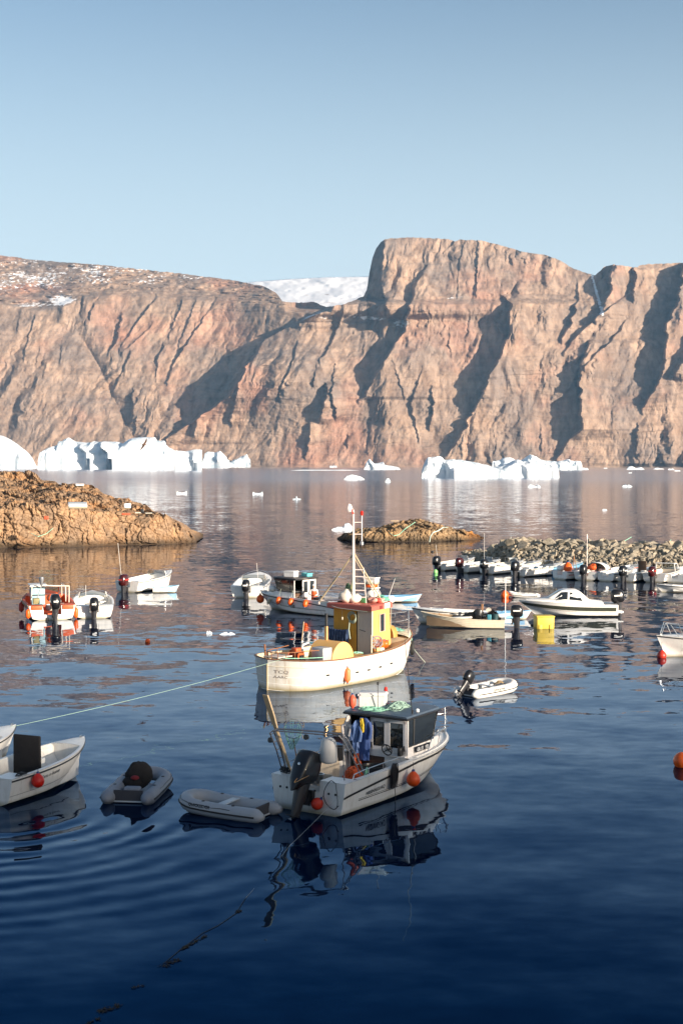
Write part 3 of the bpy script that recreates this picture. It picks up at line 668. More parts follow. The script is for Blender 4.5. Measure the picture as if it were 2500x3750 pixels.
# ================================================================ breakwater
grey_rock = rock_material('quarry_rock', (.42, .37, .29), (.25, .225, .18), (.45, .37, .27), 1.1, bump=.02)
T = [G(1700, 2036), G(1735, 2048), G(1860, 2086), G(2150, 2100), G(2560, 2112), G(3100, 2125)]
def toe(s_):                                   # point on the toe line, s_ in 0..1
    x = T[0].x + (T[-1].x - T[0].x) * s_
    return x, float(np.interp(x, [p.x for p in T], [p.y for p in T]))
nb = 160; bxs = np.linspace(T[0].x, T[-1].x, nb); byf = np.interp(bxs, [p.x for p in T], [p.y for p in T])
def crest_h(x): return float(np.interp(x, [T[0].x, T[0].x + 1.5, T[0].x + 3.2, T[-1].x], [.0, 1.0, 2.05, 2.05]))
hs = np.array([crest_h(x) for x in bxs])
prof = [(-.5, -1.2), (0, .0), (1.6, .4), (3.2, .75), (4.6, 1.0), (7.4, 1.0), (10, .5), (13, -.3)]
X = np.stack([bxs] * len(prof)); Y = np.stack([byf + p[0] for p in prof]); Z = np.stack([hs * p[1] - .15 for p in prof])
Z += .15 * fbm(X / .7, Y / .7, o=3, s=4)
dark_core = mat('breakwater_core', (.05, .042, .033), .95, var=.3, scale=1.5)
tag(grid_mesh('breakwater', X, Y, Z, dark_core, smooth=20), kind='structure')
def hull_rock(r_, n_=13, flat=.8):
    bm = bmesh.new()
    for i in range(n_):
        v = Vector((r_.gauss(0, 1), r_.gauss(0, 1), r_.gauss(0, 1))).normalized() * r_.uniform(.85, 1.1)
        bm.verts.new((v.x * .62, v.y * .55, v.z * .5 * flat))
    g = bmesh.ops.convex_hull(bm, input=bm.verts)
    bmesh.ops.delete(bm, geom=[e for e in g['geom_interior'] if isinstance(e, bmesh.types.BMVert)], context='VERTS')
    bmesh.ops.recalc_face_normals(bm, faces=bm.faces)
    me = bpy.data.meshes.new('boulder'); bm.to_mesh(me); bm.free(); me.materials.append(grey_rock); return me
BM_ = [hull_rock(random.Random(i), 11 + i % 4, .75 + .1 * (i % 3)) for i in range(9)]
rb = random.Random(4)
def surf(x, t_):                               # t_ metres behind the toe
    yf = float(np.interp(x, bxs, byf)); hh = crest_h(x)
    return yf + t_, hh * float(np.interp(t_, [p[0] for p in prof], [p[1] for p in prof]))
count = 0
for row, (t_, smin, smax, n_) in enumerate([(7.0, .9, 1.5, 46), (5.9, .9, 1.7, 46), (4.7, .7, 1.4, 48), (3.6, .55, 1.1, 60), (2.6, .45, .9, 64)]):
    for k in range(n_):
        x = bxs[0] + 1.2 + (bxs[-1] - bxs[0] - 9) * (k + rb.uniform(.1, .9)) / n_
        if crest_h(x) < .4 + .25 * (4 - row): continue
        y, z = surf(x, t_ + rb.uniform(-.5, .5)); s_ = rb.uniform(smin, smax)
        o = bpy.data.objects.new('boulder', BM_[rb.randrange(9)]); COL.objects.link(o)
        o.location = (x, y, z + s_ * .12); o.scale = (s_, s_ * .9, s_ * rb.uniform(.7, 1.0)); o.rotation_euler = (rb.uniform(-.6, .6), rb.uniform(-.6, .6), rb.uniform(0, 6.28))
        tag(o, 'angular grey-brown boulder in the heap of the breakwater', 'boulder', 'boulders heaped on the breakwater'); count += 1
rub = MB()
for k in range(2200):
    x = rb.uniform(bxs[0], bxs[-1] - 6); t_ = rb.uniform(-.2, 5.0); y, z = surf(x, t_); s_ = rb.uniform(.2, .62) 
    if crest_h(x) < .1: continue
    me = BM_[rb.randrange(9)]; m = Euler((rb.uniform(0, 6), rb.uniform(0, 6), rb.uniform(0, 6))).to_matrix() * s_
    rub.add([m @ v.co + Vector((x, y, z + .05)) for v in me.vertices], [tuple(p.vertices) for p in me.polygons])
me = bpy.data.meshes.new('rubble'); me.from_pydata(rub.v, [], rub.f)
tag(link_mesh('rubble', me, grey_rock, smooth=None), kind='stuff')

# ================================================================ paint and stuff for boats
GEL = mat('white_gelcoat', (.78, .76, .72), .25, var=.05, scale=2, dirt=(.42, .36, .28), dirt_amt=.35, coat=.2, wl=(.26, .22, .12, .10), streak=(.40, .33, .25, .35))
GELB = mat('bright_gelcoat', (.84, .82, .78), .3, var=.04, scale=2, dirt=(.5, .45, .36), dirt_amt=.25, wl=(.30, .26, .15, .08), streak=(.45, .38, .28, .3))
GREYG = mat('grey_gelcoat', (.46, .50, .53), .35, var=.07, scale=2, dirt=(.2, .2, .19), dirt_amt=.25)
DECKM = mat('nonskid_deck', (.62, .60, .55), .6, var=.1, scale=4, bump=.002, bscale=120, dirt=(.3, .25, .18))
BLACK = mat('black_plastic', (.022, .022, .024), .35, var=.3, scale=6)
RUBBER = mat('black_rubber', (.02, .02, .02), .7, var=.3, scale=6)
COWL = mat('black_cowl', (.010, .010, .012), .28, var=.2, scale=4, coat=.25)
ALU = mat('brushed_steel', (.62, .62, .62), .28, metal=1.0, var=.1, scale=8)
ALUG = mat('grey_aluminium', (.30, .31, .33), .4, metal=.6, var=.2, scale=8)
GLASS = mat('dark_glass', (.015, .018, .02), .04, var=.2, scale=2, spec=.9)
def clear_glass():
    m = bpy.data.materials.new('clear_acrylic'); n, l = nodes_of(m)
    o = n.new('ShaderNodeOutputMaterial'); mx = n.new('ShaderNodeMixShader'); t = n.new('ShaderNodeBsdfTransparent'); g = n.new('ShaderNodeBsdfGlossy')
    t.inputs[0].default_value = (.62, .64, .62, 1); g.inputs['Roughness'].default_value = .03; f = n.new('ShaderNodeFresnel'); f.inputs[0].default_value = 1.5
    l.new(f.outputs[0], mx.inputs[0]); l.new(t.outputs[0], mx.inputs[1]); l.new(g.outputs[0], mx.inputs[2]); l.new(mx.outputs[0], o.inputs[0]); return m
CLEAR = clear_glass()
ORANGE = mat('orange_buoy_vinyl', (.80, .115, .012), .38, var=.12, scale=5, dirt=(.35, .08, .02), dirt_amt=.3)
ORANGEP = mat('orange_paint', (.62, .10, .025), .5, var=.15, scale=3, dirt=(.25, .1, .06))
REDB = mat('red_buoy_vinyl', (.62, .02, .01), .35, var=.12, scale=5)
NAVY = mat('blue_cap', (.02, .05, .16), .5)
YEL = mat('yellow_paint', (.72, .38, .12), .5, var=.1, scale=2, dirt=(.40, .22, .06), dirt_amt=.45, streak=(.36, .16, .05, .5))
YELF = mat('yellow_cover', (.74, .42, .14), .6, var=.1, scale=2, dirt=(.5, .32, .12))
RED = mat('red_paint', (.50, .06, .04), .5, var=.15, scale=3)
WOOD = mat('worn_wood', (.30, .15, .07), .7, var=.3, scale=6, stretch=(1, 1, 6), bump=.002)
PALEWOOD = mat('pale_wood', (.48, .36, .22), .7, var=.2, scale=5, stretch=(1, 1, 8))
HULLW = mat('painted_planks', (.60, .585, .54), .5, var=.08, scale=1.2, dirt=(.42, .31, .18), dirt_amt=.6, wl=(.22, .17, .06, .16), streak=(.34, .22, .11, .65), bump=.006, bscale=9)
RUST = mat('rusty_steel', (.22, .09, .04), .8, var=.4, scale=8)
BRASS = mat('brass_pipe', (.62, .36, .16), .35, metal=.9, var=.2, scale=6)
GREENN = mat('green_net', (.16, .36, .26), .85, var=.3, scale=14)
ROPEW = mat('pale_rope', (.55, .62, .52), .8, var=.2, scale=20)
ROPEG = mat('mint_rope', (.30, .62, .45), .7, var=.15, scale=20)
BLUEC = mat('blue_oilskin', (.04, .085, .26), .55, var=.3, scale=6)
DENIM = mat('denim', (.03, .055, .12), .9, var=.5, scale=9)
ORC = mat('orange_oilskin', (.62, .10, .02), .55, var=.25, scale=6)
YC = mat('yellow_oilskin', (.75, .50, .03), .55, var=.15, scale=6)
BLUEP = mat('light_blue_paint', (.17, .38, .58), .5, var=.12, scale=3, dirt=(.3, .35, .38))
PVC = mat('grey_inflatable_fabric', (.21, .23, .27), .5, var=.08, scale=3, dirt=(.14, .14, .14), dirt_amt=.3)
PVCW = mat('white_inflatable_fabric', (.74, .71, .66), .45, var=.06, scale=3, dirt=(.4, .36, .3), dirt_amt=.25)
CRATE = mat('white_crate_plastic', (.72, .70, .68), .5, var=.08, scale=4, dirt=(.3, .26, .22), dirt_amt=.35)
YTUB = mat('yellow_tub_plastic', (.66, .47, .06), .5, var=.1, scale=3, dirt=(.35, .28, .08))
BLACKC = mat('black_canvas', (.012, .011, .012), .9, var=.5, scale=8, bump=.004, bscale=12)
SKIN = mat('skin', (.42, .24, .16), .6, var=.1)
CREAM = mat('cream_canvas', (.70, .62, .52), .85, var=.12, scale=4, bump=.004, bscale=10)

# ================================================================ hulls
class Hull:
    def __init__(s, **k):
        s.L, s.B, s.fs, s.fb, s.dr, s.rake = 5.0, 2.0, .62, .95, .22, .6
        s.tb, s.pw, s.bs, s.ch, s.cb, s.se, s.fm, s.ta, s.pa, s.rnd = .45, 2.4, .92, .10, .84, 1.8, 0.0, 0.0, 2.0, False
        s.__dict__.update(k)
    def half(s, t):
        h = s.B / 2
        if s.ta and t < s.ta: h *= (1 - ((s.ta - t) / s.ta) ** s.pa)
        elif t < .4 and not s.ta: h *= s.bs + (1 - s.bs) * math.sin(t / .4 * math.pi / 2)
        if t > s.tb: h *= max(0.0, 1 - ((t - s.tb) / (1 - s.tb)) ** s.pw)
        return max(h, .012)
    def zs(s, t): return s.fs + (s.fb - s.fs) * t ** s.se + s.fm * math.sin(math.pi * t)
    def zk(s, t): return -s.dr + (s.dr * .6) * max(0, (t - .6) / .4) ** 2
    def zc(s, t): return s.ch + s.fb * .40 * max(0, t - .25) ** 2 / .56
    def ch_half(s, t):
        h = s.half(t) * s.cb
        if t > s.tb: h *= 1 - .75 * ((t - s.tb) / (1 - s.tb)) ** 1.6
        return h
    def X(s, t, z):
        k = (z - s.zk(t)) / (s.zs(t) - s.zk(t))
        x = s.L * t - s.rake * t ** 4 * (1 - max(0, min(k, 1))) ** 1.1
        return x
    def side(s, t, q, sg=1):                   # q from 0 at the chine to 1 at the sheer
        if s.rnd:
            a = R(30 + 60 * q); y = s.half(t) * math.sin(a) ** (.55 + .9 * max(0, t - .6)); z = s.zk(t) + (s.zs(t) - s.zk(t)) * (1 - math.cos(a)) ** 1.0
        else:
            y = s.ch_half(t) + (s.half(t) - s.ch_half(t)) * (q ** .8); z = s.zc(t) + (s.zs(t) - s.zc(t)) * q
        return Vector((s.X(t, z), sg * y, z))
    def out(s, t, q, sg=1, off=0.0):
        p = s.side(t, q, sg); a = s.side(min(t + .01, 1), q, sg) - s.side(max(t - .01, 0), q, sg)
        b = s.side(t, min(q + .02, 1), sg) - s.side(t, max(q - .02, 0), sg)
        n_ = a.cross(b); n_.normalize()
        if n_.y * sg < 0: n_ = -n_
        return p + n_ * off, n_
    def ring(s, t):
        pts = []
        if s.rnd:
            for i in range(13):
                a = math.pi / 2 - math.pi * i / 12 if False else None
        qs = [0, .2, .4, .6, .8, 1.0]
        up = [s.side(t, q_, 1) for q_ in reversed(qs)]
        if s.rnd:
            bot = []
            for a_ in (22, 14, 7):
                a = R(a_); y = s.half(t) * math.sin(a) ** (.55 + .9 * max(0, t - .6)); z = s.zk(t) + (s.zs(t) - s.zk(t)) * (1 - math.cos(a)); bot.append(Vector((s.X(t, z), y, z)))
        else:
            bot = []
            for k in (.66, .33):
                y = s.ch_half(t) * k; z = s.zk(t) + (s.zc(t) - s.zk(t)) * k; bot.append(Vector((s.X(t, z), y, z)))
        keel = Vector((s.X(t, s.zk(t)), 0, s.zk(t)))
        half = up + bot
        return half + [keel] + [Vector((p.x, -p.y, p.z)) for p in reversed(half)]
    def shell(s, name, m, parent, notch=None, nst=30):
        mb = MB(); ts = [1 - (1 - i / nst) ** 1.35 for i in range(nst + 1)]
        if s.ta: ts = [.5 - .5 * math.cos(math.pi * i / nst) for i in range(nst + 1)]
        rings = [s.ring(t) for t in ts]; mb.loft(rings, closed=False, cap=False)
        if not s.ta:
            r0 = rings[0]
            top = [] if notch is None else [Vector((r0[-1].x, -notch[0], r0[-1].z)), Vector((r0[-1].x, -notch[0], notch[1])), Vector((r0[-1].x, notch[0], notch[1])), Vector((r0[-1].x, notch[0], r0[-1].z))]
            poly = r0 + top; mb.add(poly, [tuple(range(len(poly)))])
        o = mb.build(name, m, parent, smooth=28); return o
    def strake(s, name, m, parent, q=.93, r=.03, t0=0.0, t1=1.0, off=.0, flat=1.0, stern=False, z_only=None):
        mb = MB()
        ts = [t0 + (t1 - t0) * (1 - (1 - i / 34) ** 1.5) for i in range(35)] if not s.ta else [.5 - .5 * math.cos(math.pi * i / 60) for i in range(61)]
        port = [s.out(t, q, 1, off)[0] for t in ts]; st = [s.out(t, q, -1, off)[0] for t in ts]
        if t1 >= .999: path = port + [Vector((p.x, p.y, p.z)) for p in reversed(st)]
        else:
            mb.tube(port, r, 8, flat=flat); path = st
        if stern: path = path + [path[0]]
        mb.tube(path, r, 8, flat=flat); return mb.build(name, m, parent, smooth=50)
def stripe(H, name, m, parent, q0, q1, t0, t1, sg, off=.006, n_=24, cut=None):
    mb = MB(); a = []; b = []
    for i in range(n_ + 1):
        t = t0 + (t1 - t0) * i / n_
        qa, qb = q0, q1
        if callable(q0): qa = q0(t)
        if callable(q1): qb = q1(t)
        a.append(H.out(t, qa, sg, off)[0]); b.append(H.out(t, qb, sg, off)[0])
    mb.loft([a, b], closed=False); return mb.build(name, m, parent)
def text_mesh(txt, size, bold=0.0, shear=0.0):
    cu = bpy.data.curves.new('txt', 'FONT'); cu.body = txt; cu.size = size; cu.align_x = 'LEFT'; cu.offset = bold; cu.shear = shear
    cu.resolution_u = 2
    to = bpy.data.objects.new('txt', cu); COL.objects.link(to)
    dg = bpy.context.evaluated_depsgraph_get(); dg.update()
    me = bpy.data.meshes.new_from_object(to.evaluated_get(dg)); bpy.data.objects.remove(to); bpy.data.curves.remove(cu)
    return me
def hull_text(H, txt, m, parent, size, t_at, q_at, sg=-1, bold=0.0, slope=0.0, shear=0.0, label=None):
    me = text_mesh(txt, size, bold, shear)
    xs_ = [v.co.x for v in me.vertices]; w_ = max(xs_)
    hgt = H.zs(t_at) - H.zc(t_at) if not H.rnd else H.zs(t_at) * 1.0
    for v in me.vertices:
        x, y = v.co.x, v.co.y
        t = t_at + (x if sg < 0 else -x) / H.L
        q = q_at + (y + slope * x) / hgt
        p, n_ = H.out(t, q, sg, .008); v.co = p
    me.name = 'lettering'
    return link_mesh('lettering', me, m, parent, smooth=None)
def flat_text(txt, m, parent, size, origin, xdir, ydir, bold=0.0, center=False):
    me = text_mesh(txt, size, bold); xd, yd, o_ = Vector(xdir).normalized(), Vector(ydir).normalized(), Vector(origin)
    w_ = max(v.co.x for v in me.vertices) if center else 0
    for v in me.vertices: v.co = o_ + xd * (v.co.x - w_ / 2) + yd * v.co.y
    return link_mesh('lettering', me, m, parent, smooth=None)

def interior(H, root, deck_m, liner_m, t0=.14, t1=.74, g=.13, floor=.12, notch=(.32, .40), well=.12, fore=True, inner_k=.9):
    """side decks, stern pods, engine well, inner walls and sole of an open boat"""
    dk = MB(); li = MB(); N = 26
    ts = [t0 + (t1 - t0) * i / N for i in range(N + 1)]
    def inn(t): return max(H.half(t) - g, .02)
    for sg in (1, -1):
        o_ = [Vector((H.L * t, sg * (H.half(t) - .004), H.zs(t) + .004)) for t in ts]
        m_ = [Vector((H.L * t, sg * (H.half(t) - g * .5), H.zs(t) + .022)) for t in ts]
        i_ = [Vector((H.L * t, sg * inn(t), H.zs(t) + .012)) for t in ts]
        dk.loft([o_, m_, i_], closed=False)
        w_ = [Vector((H.L * t, sg * inn(t) * (inner_k + .06), H.zs(t) - .12)) for t in ts]
        f_ = [Vector((H.L * t, sg * inn(t) * inner_k, floor)) for t in ts]
        c_ = [Vector((H.L * t, 0, floor)) for t in ts]
        li.loft([i_, w_, f_, c_], closed=False)
        # stern pods
        if notch:
            ps = [t0 * i / 4 for i in range(5)]
            dk.loft([[Vector((H.L * t, sg * (H.half(t) - .004), H.zs(t) + .004)) for t in ps], [Vector((H.L * t, sg * notch[0], H.zs(t) + .006)) for t in ps],
                     [Vector((H.L * t, sg * notch[0] * .94, well)) for t in ps], [Vector((H.L * t, 0, well)) for t in ps]], closed=False)
            yi = inn(t0)
            li.add([(H.L * t0, sg * yi, H.zs(t0) + .008), (H.L * t0, sg * notch[0], H.zs(t0) + .006), (H.L * t0, sg * notch[0], notch[1]), (H.L * t0, 0, notch[1]), (H.L * t0, 0, floor), (H.L * t0, sg * yi * inner_k, floor)], [(0, 1, 2, 3, 4, 5)])
            li.quad((H.L * t0 - .04, sg * notch[0] * .94, notch[1]), (H.L * t0 - .04, 0, notch[1]), (H.L * t0, 0, notch[1]), (H.L * t0, sg * notch[0] * .94, notch[1]))
            li.quad((H.L * t0 - .04, sg * notch[0] * .94, notch[1]), (H.L * t0 - .04, 0, notch[1]), (H.L * t0 - .04, 0, well), (H.L * t0 - .04, sg * notch[0] * .94, well))
        else:
            yi = inn(t0)
            li.add([(H.L * t0, sg * yi, H.zs(t0) + .01), (H.L * t0, 0, H.zs(t0) + .01), (H.L * t0, 0, floor), (H.L * t0, sg * yi * inner_k, floor)], [(0, 1, 2, 3)])
            ps = [t0 * i / 4 for i in range(5)]
            dk.loft([[Vector((H.L * t, sg * (H.half(t) - .004), H.zs(t) + .004)) for t in ps], [Vector((H.L * t, 0, H.zs(t) + .02)) for t in ps]], closed=False)
        # fore end
        yi = inn(t1)
        if fore:
            li.add([(H.L * t1, sg * yi, H.zs(t1) + .012), (H.L * t1, 0, H.zs(t1) + .05), (H.L * t1, 0, floor), (H.L * t1, sg * yi * inner_k, floor)], [(0, 1, 2, 3)])
        fs_ = [t1 + (1 - t1) * (1 - (1 - i / 14) ** 1.6) for i in range(15)]
        dk.loft([[Vector((H.L * t, sg * (H.half(t) - .004), H.zs(t) + .004)) for t in fs_], [Vector((H.L * t, sg * H.half(t) * .5, H.zs(t) + .035 * min(1, H.half(t) * 2))) for t in fs_], [Vector((H.L * t, 0, H.zs(t) + .05 * min(1, H.half(t) * 2))) for t in fs_]], closed=False)
    dk.build('deck', deck_m, root, smooth=35); li.build('inner_liner', liner_m, root, smooth=35)

# ================================================================ shared fittings
def outboard(parent, loc, sc_=1.0, tilt=0.0, cowl_m=None, band=None, name='outboard'):
    cowl_m = cowl_m or COWL
    rt = MB()
    def sec(cx, cz, lx, ly, n_=12, e=2.6):
        r_ = []
        for k in range(n_):
            a = 2 * math.pi * k / n_; ca, sa = math.cos(a), math.sin(a)
            r_.append(Vector((cx + lx * abs(ca) ** (2 / e) * (1 if ca > 0 else -1), ly * abs(sa) ** (2 / e) * (1 if sa > 0 else -1), cz)))
        return r_
    rt.loft([sec(-.26, .34, .20, .15), sec(-.26, .1, .18, .13), sec(-.27, -.15, .15, .10), sec(-.28, -.42, .14, .06), sec(-.28, -.62, .12, .035)])
    rt.box((-.30, 0, -.47), (.42, .22, .02)); rt.box((-.03, 0, -.02), (.10, .22, .30)); rt.box((-.1, 0, .02), (.16, .12, .22))
    rt.lathe([(0, -.28), (.045, -.22), (.07, -.05), (.065, .14), (.03, .2)], 12, (-.28, 0, -.68), (0, R(-90), 0))
    rt.add([(-.18, 0, -.72), (-.36, 0, -.72), (-.36, 0, -.90), (-.30, 0, -.92), (-.24, .012, -.74), (-.34, .012, -.74)], [(0, 1, 2, 3), (0, 4, 5, 1), (4, 0, 3), (5, 2, 1)])
    co_ = MB()
    co_.loft([sec(-.27, .22, .24, .16), sec(-.27, .28, .31, .21), sec(-.275, .48, .33, .225), sec(-.26, .68, .31, .215), sec(-.25, .79, .26, .18), sec(-.24, .84, .16, .11)])
    pr = MB()
    for k in range(3):
        a = 2 * math.pi * k / 3; ca, sa = math.cos(a), math.sin(a)
        def pp(r_, w_, x): return (x, ca * r_ - sa * w_, -.68 + sa * r_ + ca * w_)
        pr.add([pp(.04, -.03, -.50), pp(.11, -.085, -.47), pp(.165, -.03, -.49), pp(.15, .05, -.53), pp(.05, .03, -.53)], [(0, 1, 2, 3, 4)])
        pr.add([pp(.04, -.03, -.507), pp(.11, -.085, -.477), pp(.165, -.03, -.497), pp(.15, .05, -.537), pp(.05, .03, -.537)], [(4, 3, 2, 1, 0)])
    pr.lathe([(.05, 0), (.045, .1), (.02, .12)], 10, (-.46, 0, -.68), (0, R(-90), 0))
    o = rt.build(name, mat('outboard_leg', (.03, .03, .034), .35, var=.2), parent, smooth=40)
    o.location = loc; o.rotation_euler = (0, R(tilt), 0); o.scale = (sc_,) * 3
    c = co_.build('cowl', cowl_m, o, smooth=50)
    p = pr.build('propeller', ALUG, o, smooth=40)
    if band:
        b_ = MB()
        for sg in (1, -1): b_.box((-.27, sg * .222, .55), (.36, .012, .07))
        b_.box((-.602, 0, .55), (.012, .2, .07))
        b_.build('decal', band, o)
    return o
def lumps(mb, amp, sc_=4.0, seed=0):
    a = np.array([tuple(v) for v in mb.v]); n_ = 1 + amp * fbm(a[:, 0] * sc_ + seed, a[:, 1] * sc_, a[:, 2] * sc_, o=3, s=seed)
    c_ = a.mean(0); c_[2] = a[:, 2].min(); mb.v = [tuple(v) for v in (c_ + (a - c_) * n_[:, None])]; return mb
def wmat(bt, p):                               # local point of a boat to the world
    h = bt.rotation_euler.z; return Vector((bt.location.x + p[0] * math.cos(h) - p[1] * math.sin(h), bt.location.y + p[0] * math.sin(h) + p[1] * math.cos(h), bt.location.z + p[2]))
def put(o, bt, p, rz=0.0):
    o.location = wmat(bt, p)
    o.rotation_euler = (o.rotation_euler.x, o.rotation_euler.y, bt.rotation_euler.z + rz); return o
def ball_buoy(label, r=.19, m=None, cat='buoy', group=None, cap=None, line=.25):
    e = empty('buoy'); b = MB()
    b.lathe([(0, -r), (r * .35, -r * .94), (r * .7, -r * .72), (r * .93, -r * .38), (r, 0), (r * .95, r * .32), (r * .78, r * .68), (r * .5, r * .98), (r * .27, r * 1.18), (r * .2, r * 1.3)], 22)
    b.build('float', m or ORANGE, e, smooth=60)
    c = MB(); c.lathe([(r * .25, r * 1.14), (r * .24, r * 1.38), (r * .16, r * 1.5), (.0, r * 1.52)], 12); c.build('eye', cap or NAVY, e)
    if line:
        c = MB(); c.tube([(0, 0, r * 1.45), (.01, 0, r * 1.45 + line * .5), (0, .01, r * 1.45 + line)], .008, 6); c.build('line', BLACK, e)
    return tag(e, label, cat, group)
def cyl_fender(label, r=.12, L_=.55, m=None, line=.3, group=None, cat='fender', rot=None):
    e = empty('fender'); b = MB(); h = L_ / 2
    b.lathe([(r * .3, -h - .04), (r * .5, -h), (r * .9, -h + .05), (r, -h + .12), (r, h - .12), (r * .9, h - .05), (r * .5, h), (r * .3, h + .04)], 16)
    b.build('float', m or ORANGE, e, smooth=50)
    c = MB(); c.tube([(.0, 0, h + .03), (0, 0, h + .09)], r * .28, 8); c.tube([(.0, 0, -h - .03), (0, 0, -h - .08)], r * .28, 8); c.build('end_cap', NAVY, e)
    c = MB(); c.tube([(0, 0, h + .08), (0, .01, h + .08 + line)], .008, 6); c.build('line', ROPEW, e)
    if rot: e.rotation_euler = rot
    return tag(e, label, cat, group)
def tangle(mb, c, size, n_=14, r=.012, seed=0, turns=26):
    """loose loops of line lying over each other in a low heap"""
    r_ = random.Random(seed); r = min(r, .009) if r < .0125 else r * .75
    for k in range(int(n_ * 1.25)):
        pts = []; a = r_.uniform(0, 6.28); rr = r_.uniform(.25, .95); cx, cy = r_.uniform(-.4, .4), r_.uniform(-.4, .4); ec = r_.uniform(.4, 1); ph = r_.uniform(0, 6.28); zo = r_.uniform(.3, 1)
        st = r_.choice((-1, 1)) * r_.uniform(.35, .55)
        for i in range(30):
            a += st; q_ = rr * (1 + .22 * math.sin(i * .37 + k) + .1 * math.sin(i * .9 + ph)) * .55
            x, y = cx + q_ * math.cos(a), cy + q_ * math.sin(a) * ec
            dome = max(.08, 1 - (x * x + y * y) * 1.1)
            pts.append((c[0] + size[0] * x, c[1] + size[1] * y, c[2] + size[2] * dome * (zo + .12 * math.sin(i * .8 + ph))))
        mb.tube(pts, r, 5)
def smooth_path(pts, k=6):
    P_ = [Vector(p) for p in pts]; P_ = [P_[0] * 2 - P_[1]] + P_ + [P_[-1] * 2 - P_[-2]]; out_ = []
    for i in range(1, len(P_) - 2):
        p0, p1, p2, p3 = P_[i - 1:i + 3]
        for j in range(k):
            t = j / k; out_.append(.5 * ((2 * p1) + (p2 - p0) * t + (2 * p0 - 5 * p1 + 4 * p2 - p3) * t * t + (3 * p1 - p0 - 3 * p2 + p3) * t ** 3))
    out_.append(P_[-2]); return out_
def t_at_px(H, bt, px, q, sg=-1, lo=0.0, hi=.97):
    best = None
    for i in range(200):
        t = lo + (hi - lo) * i / 199; p = H.side(t, q, sg); w_ = wmat(bt, p); d_ = abs(1250 + w_.x / w_.y * F - px)
        if best is None or d_ < best[0]: best = (d_, t)
    return best[1]
def rope(name, label, pts, r, m, sag=0.0, n_=24, cat='rope'):
    out_ = []
    for i in range(len(pts) - 1):
        a, b = Vector(pts[i]), Vector(pts[i + 1])
        for k in range(n_):
            t = k / n_; p = a.lerp(b, t); p.z -= sag * 4 * t * (1 - t); out_.append(p)
    out_.append(Vector(pts[-1]))
    o = MB().tube(out_, r, 6).build(name, m); return tag(o, label, cat)
def inflatable(label, L_=2.6, B_=1.4, r=.2, m=PVC, strip=None, seat=True, floorm=None, bow_up=.16, cat='inflatable boat', txt=None, txt_side=1, square=False):
    e = empty('inflatable_boat'); hw = B_ / 2 - r
    path = []; n_ = 9
    bow = L_ - r; rad = hw if not square else hw * .75
    path += [(-.32, hw, r * .55), (-.12, hw, r * .62), (0, hw, r * .62)]
    for i in range(1, 7): path.append(((bow - rad) * i / 6, hw, r * .62 + bow_up * .35 * (i / 6) ** 2.5))
    for i in range(1, 12):
        a = math.pi * i / 12
        path.append((bow - rad + rad * math.sin(a), hw * math.cos(a) if not square else math.copysign(abs(math.cos(a)) ** .6, math.cos(a)) * hw, r * .62 + bow_up * (.35 + .65 * math.sin(a))))
    for i in range(6, 0, -1): path.append(((bow - rad) * i / 6, -hw, r * .62 + bow_up * .35 * (i / 6) ** 2.5))
    path += [(0, -hw, r * .62), (-.12, -hw, r * .62), (-.32, -hw, r * .55)]
    rs = [r] * len(path); rs[0] = rs[-1] = r * .35; rs[1] = rs[-2] = r * .93
    MB().tube(path, rs, 16).build('tube', m, e, smooth=60)
    # rubbing strip round the outside
    st = []
    for i, p in enumerate(path[1:-1]):
        a, b = Vector(path[i]), Vector(path[i + 2]); t = (b - a).normalized(); n2 = Vector((t.y, -t.x, 0)).normalized()
        n2 = -n2 if n2.dot(Vector((p[0] - bow / 2, p[1], 0))) < 0 else n2
        st.append(Vector(p) + n2 * (rs[i + 1] + .004) + Vector((0, 0, 0)))
    MB().tube(st, .024, 6).build('rubbing_strip', strip or RUBBER, e)
    lf = [Vector((p.x, p.y, p.z + r * .55)) - (Vector((p.x - bow / 2, p.y, 0)).normalized() * r * .18) + Vector((0, 0, .02 * math.sin(i * 2.6))) for i, p in enumerate(st[3:-3])]
    MB().tube(lf, .009, 5).build('grab_line', BLACK, e)
    MB().box((.0, 0, r * .75), (.035, hw * 2 - r * 1.5, r * 1.7)).build('transom', mat('dark_plywood', (.05, .05, .06), .6), e, bevel=.006)
    f = MB(); f.box(((bow - rad * .6) / 2 + .02, 0, .02), (bow - rad * .4, hw * 2, .04)); f.build('floor', floorm or GREYG, e)
    if seat: MB().rbox((L_ * .42, 0, r * 1.5), (.24, hw * 2 + r * .4, .035), .015).build('seat', GREYG, e)
    pd = MB()
    for sx_ in (L_ * .25, L_ * .62):
        for sg in (1, -1): pd.lathe([(.05, 0), (.045, .012), (.0, .016)], 10, (sx_, sg * hw, r * .62 + r - .004 + bow_up * .35 * (sx_ / (bow - rad)) ** 2.5))
    pd.build('patch', strip or RUBBER, e)
    if txt:
        me = text_mesh(txt[0], txt[1], .004)
        w_ = max(v.co.x for v in me.vertices)
        for v in me.vertices:
            x = v.co.x; a = R(txt[3]) + v.co.y / r
            px_ = (txt[2] - x) if txt_side > 0 else txt[2] + x
            zc_ = r * .62 + bow_up * .35 * max(0, px_ / (bow - rad)) ** 2.5
            v.co = (px_, txt_side * (hw + math.cos(a) * (r + .005)), zc_ + math.sin(a) * (r + .005))
        link_mesh('lettering', me, BLACK, e, smooth=None)
    return tag(e, label, cat)

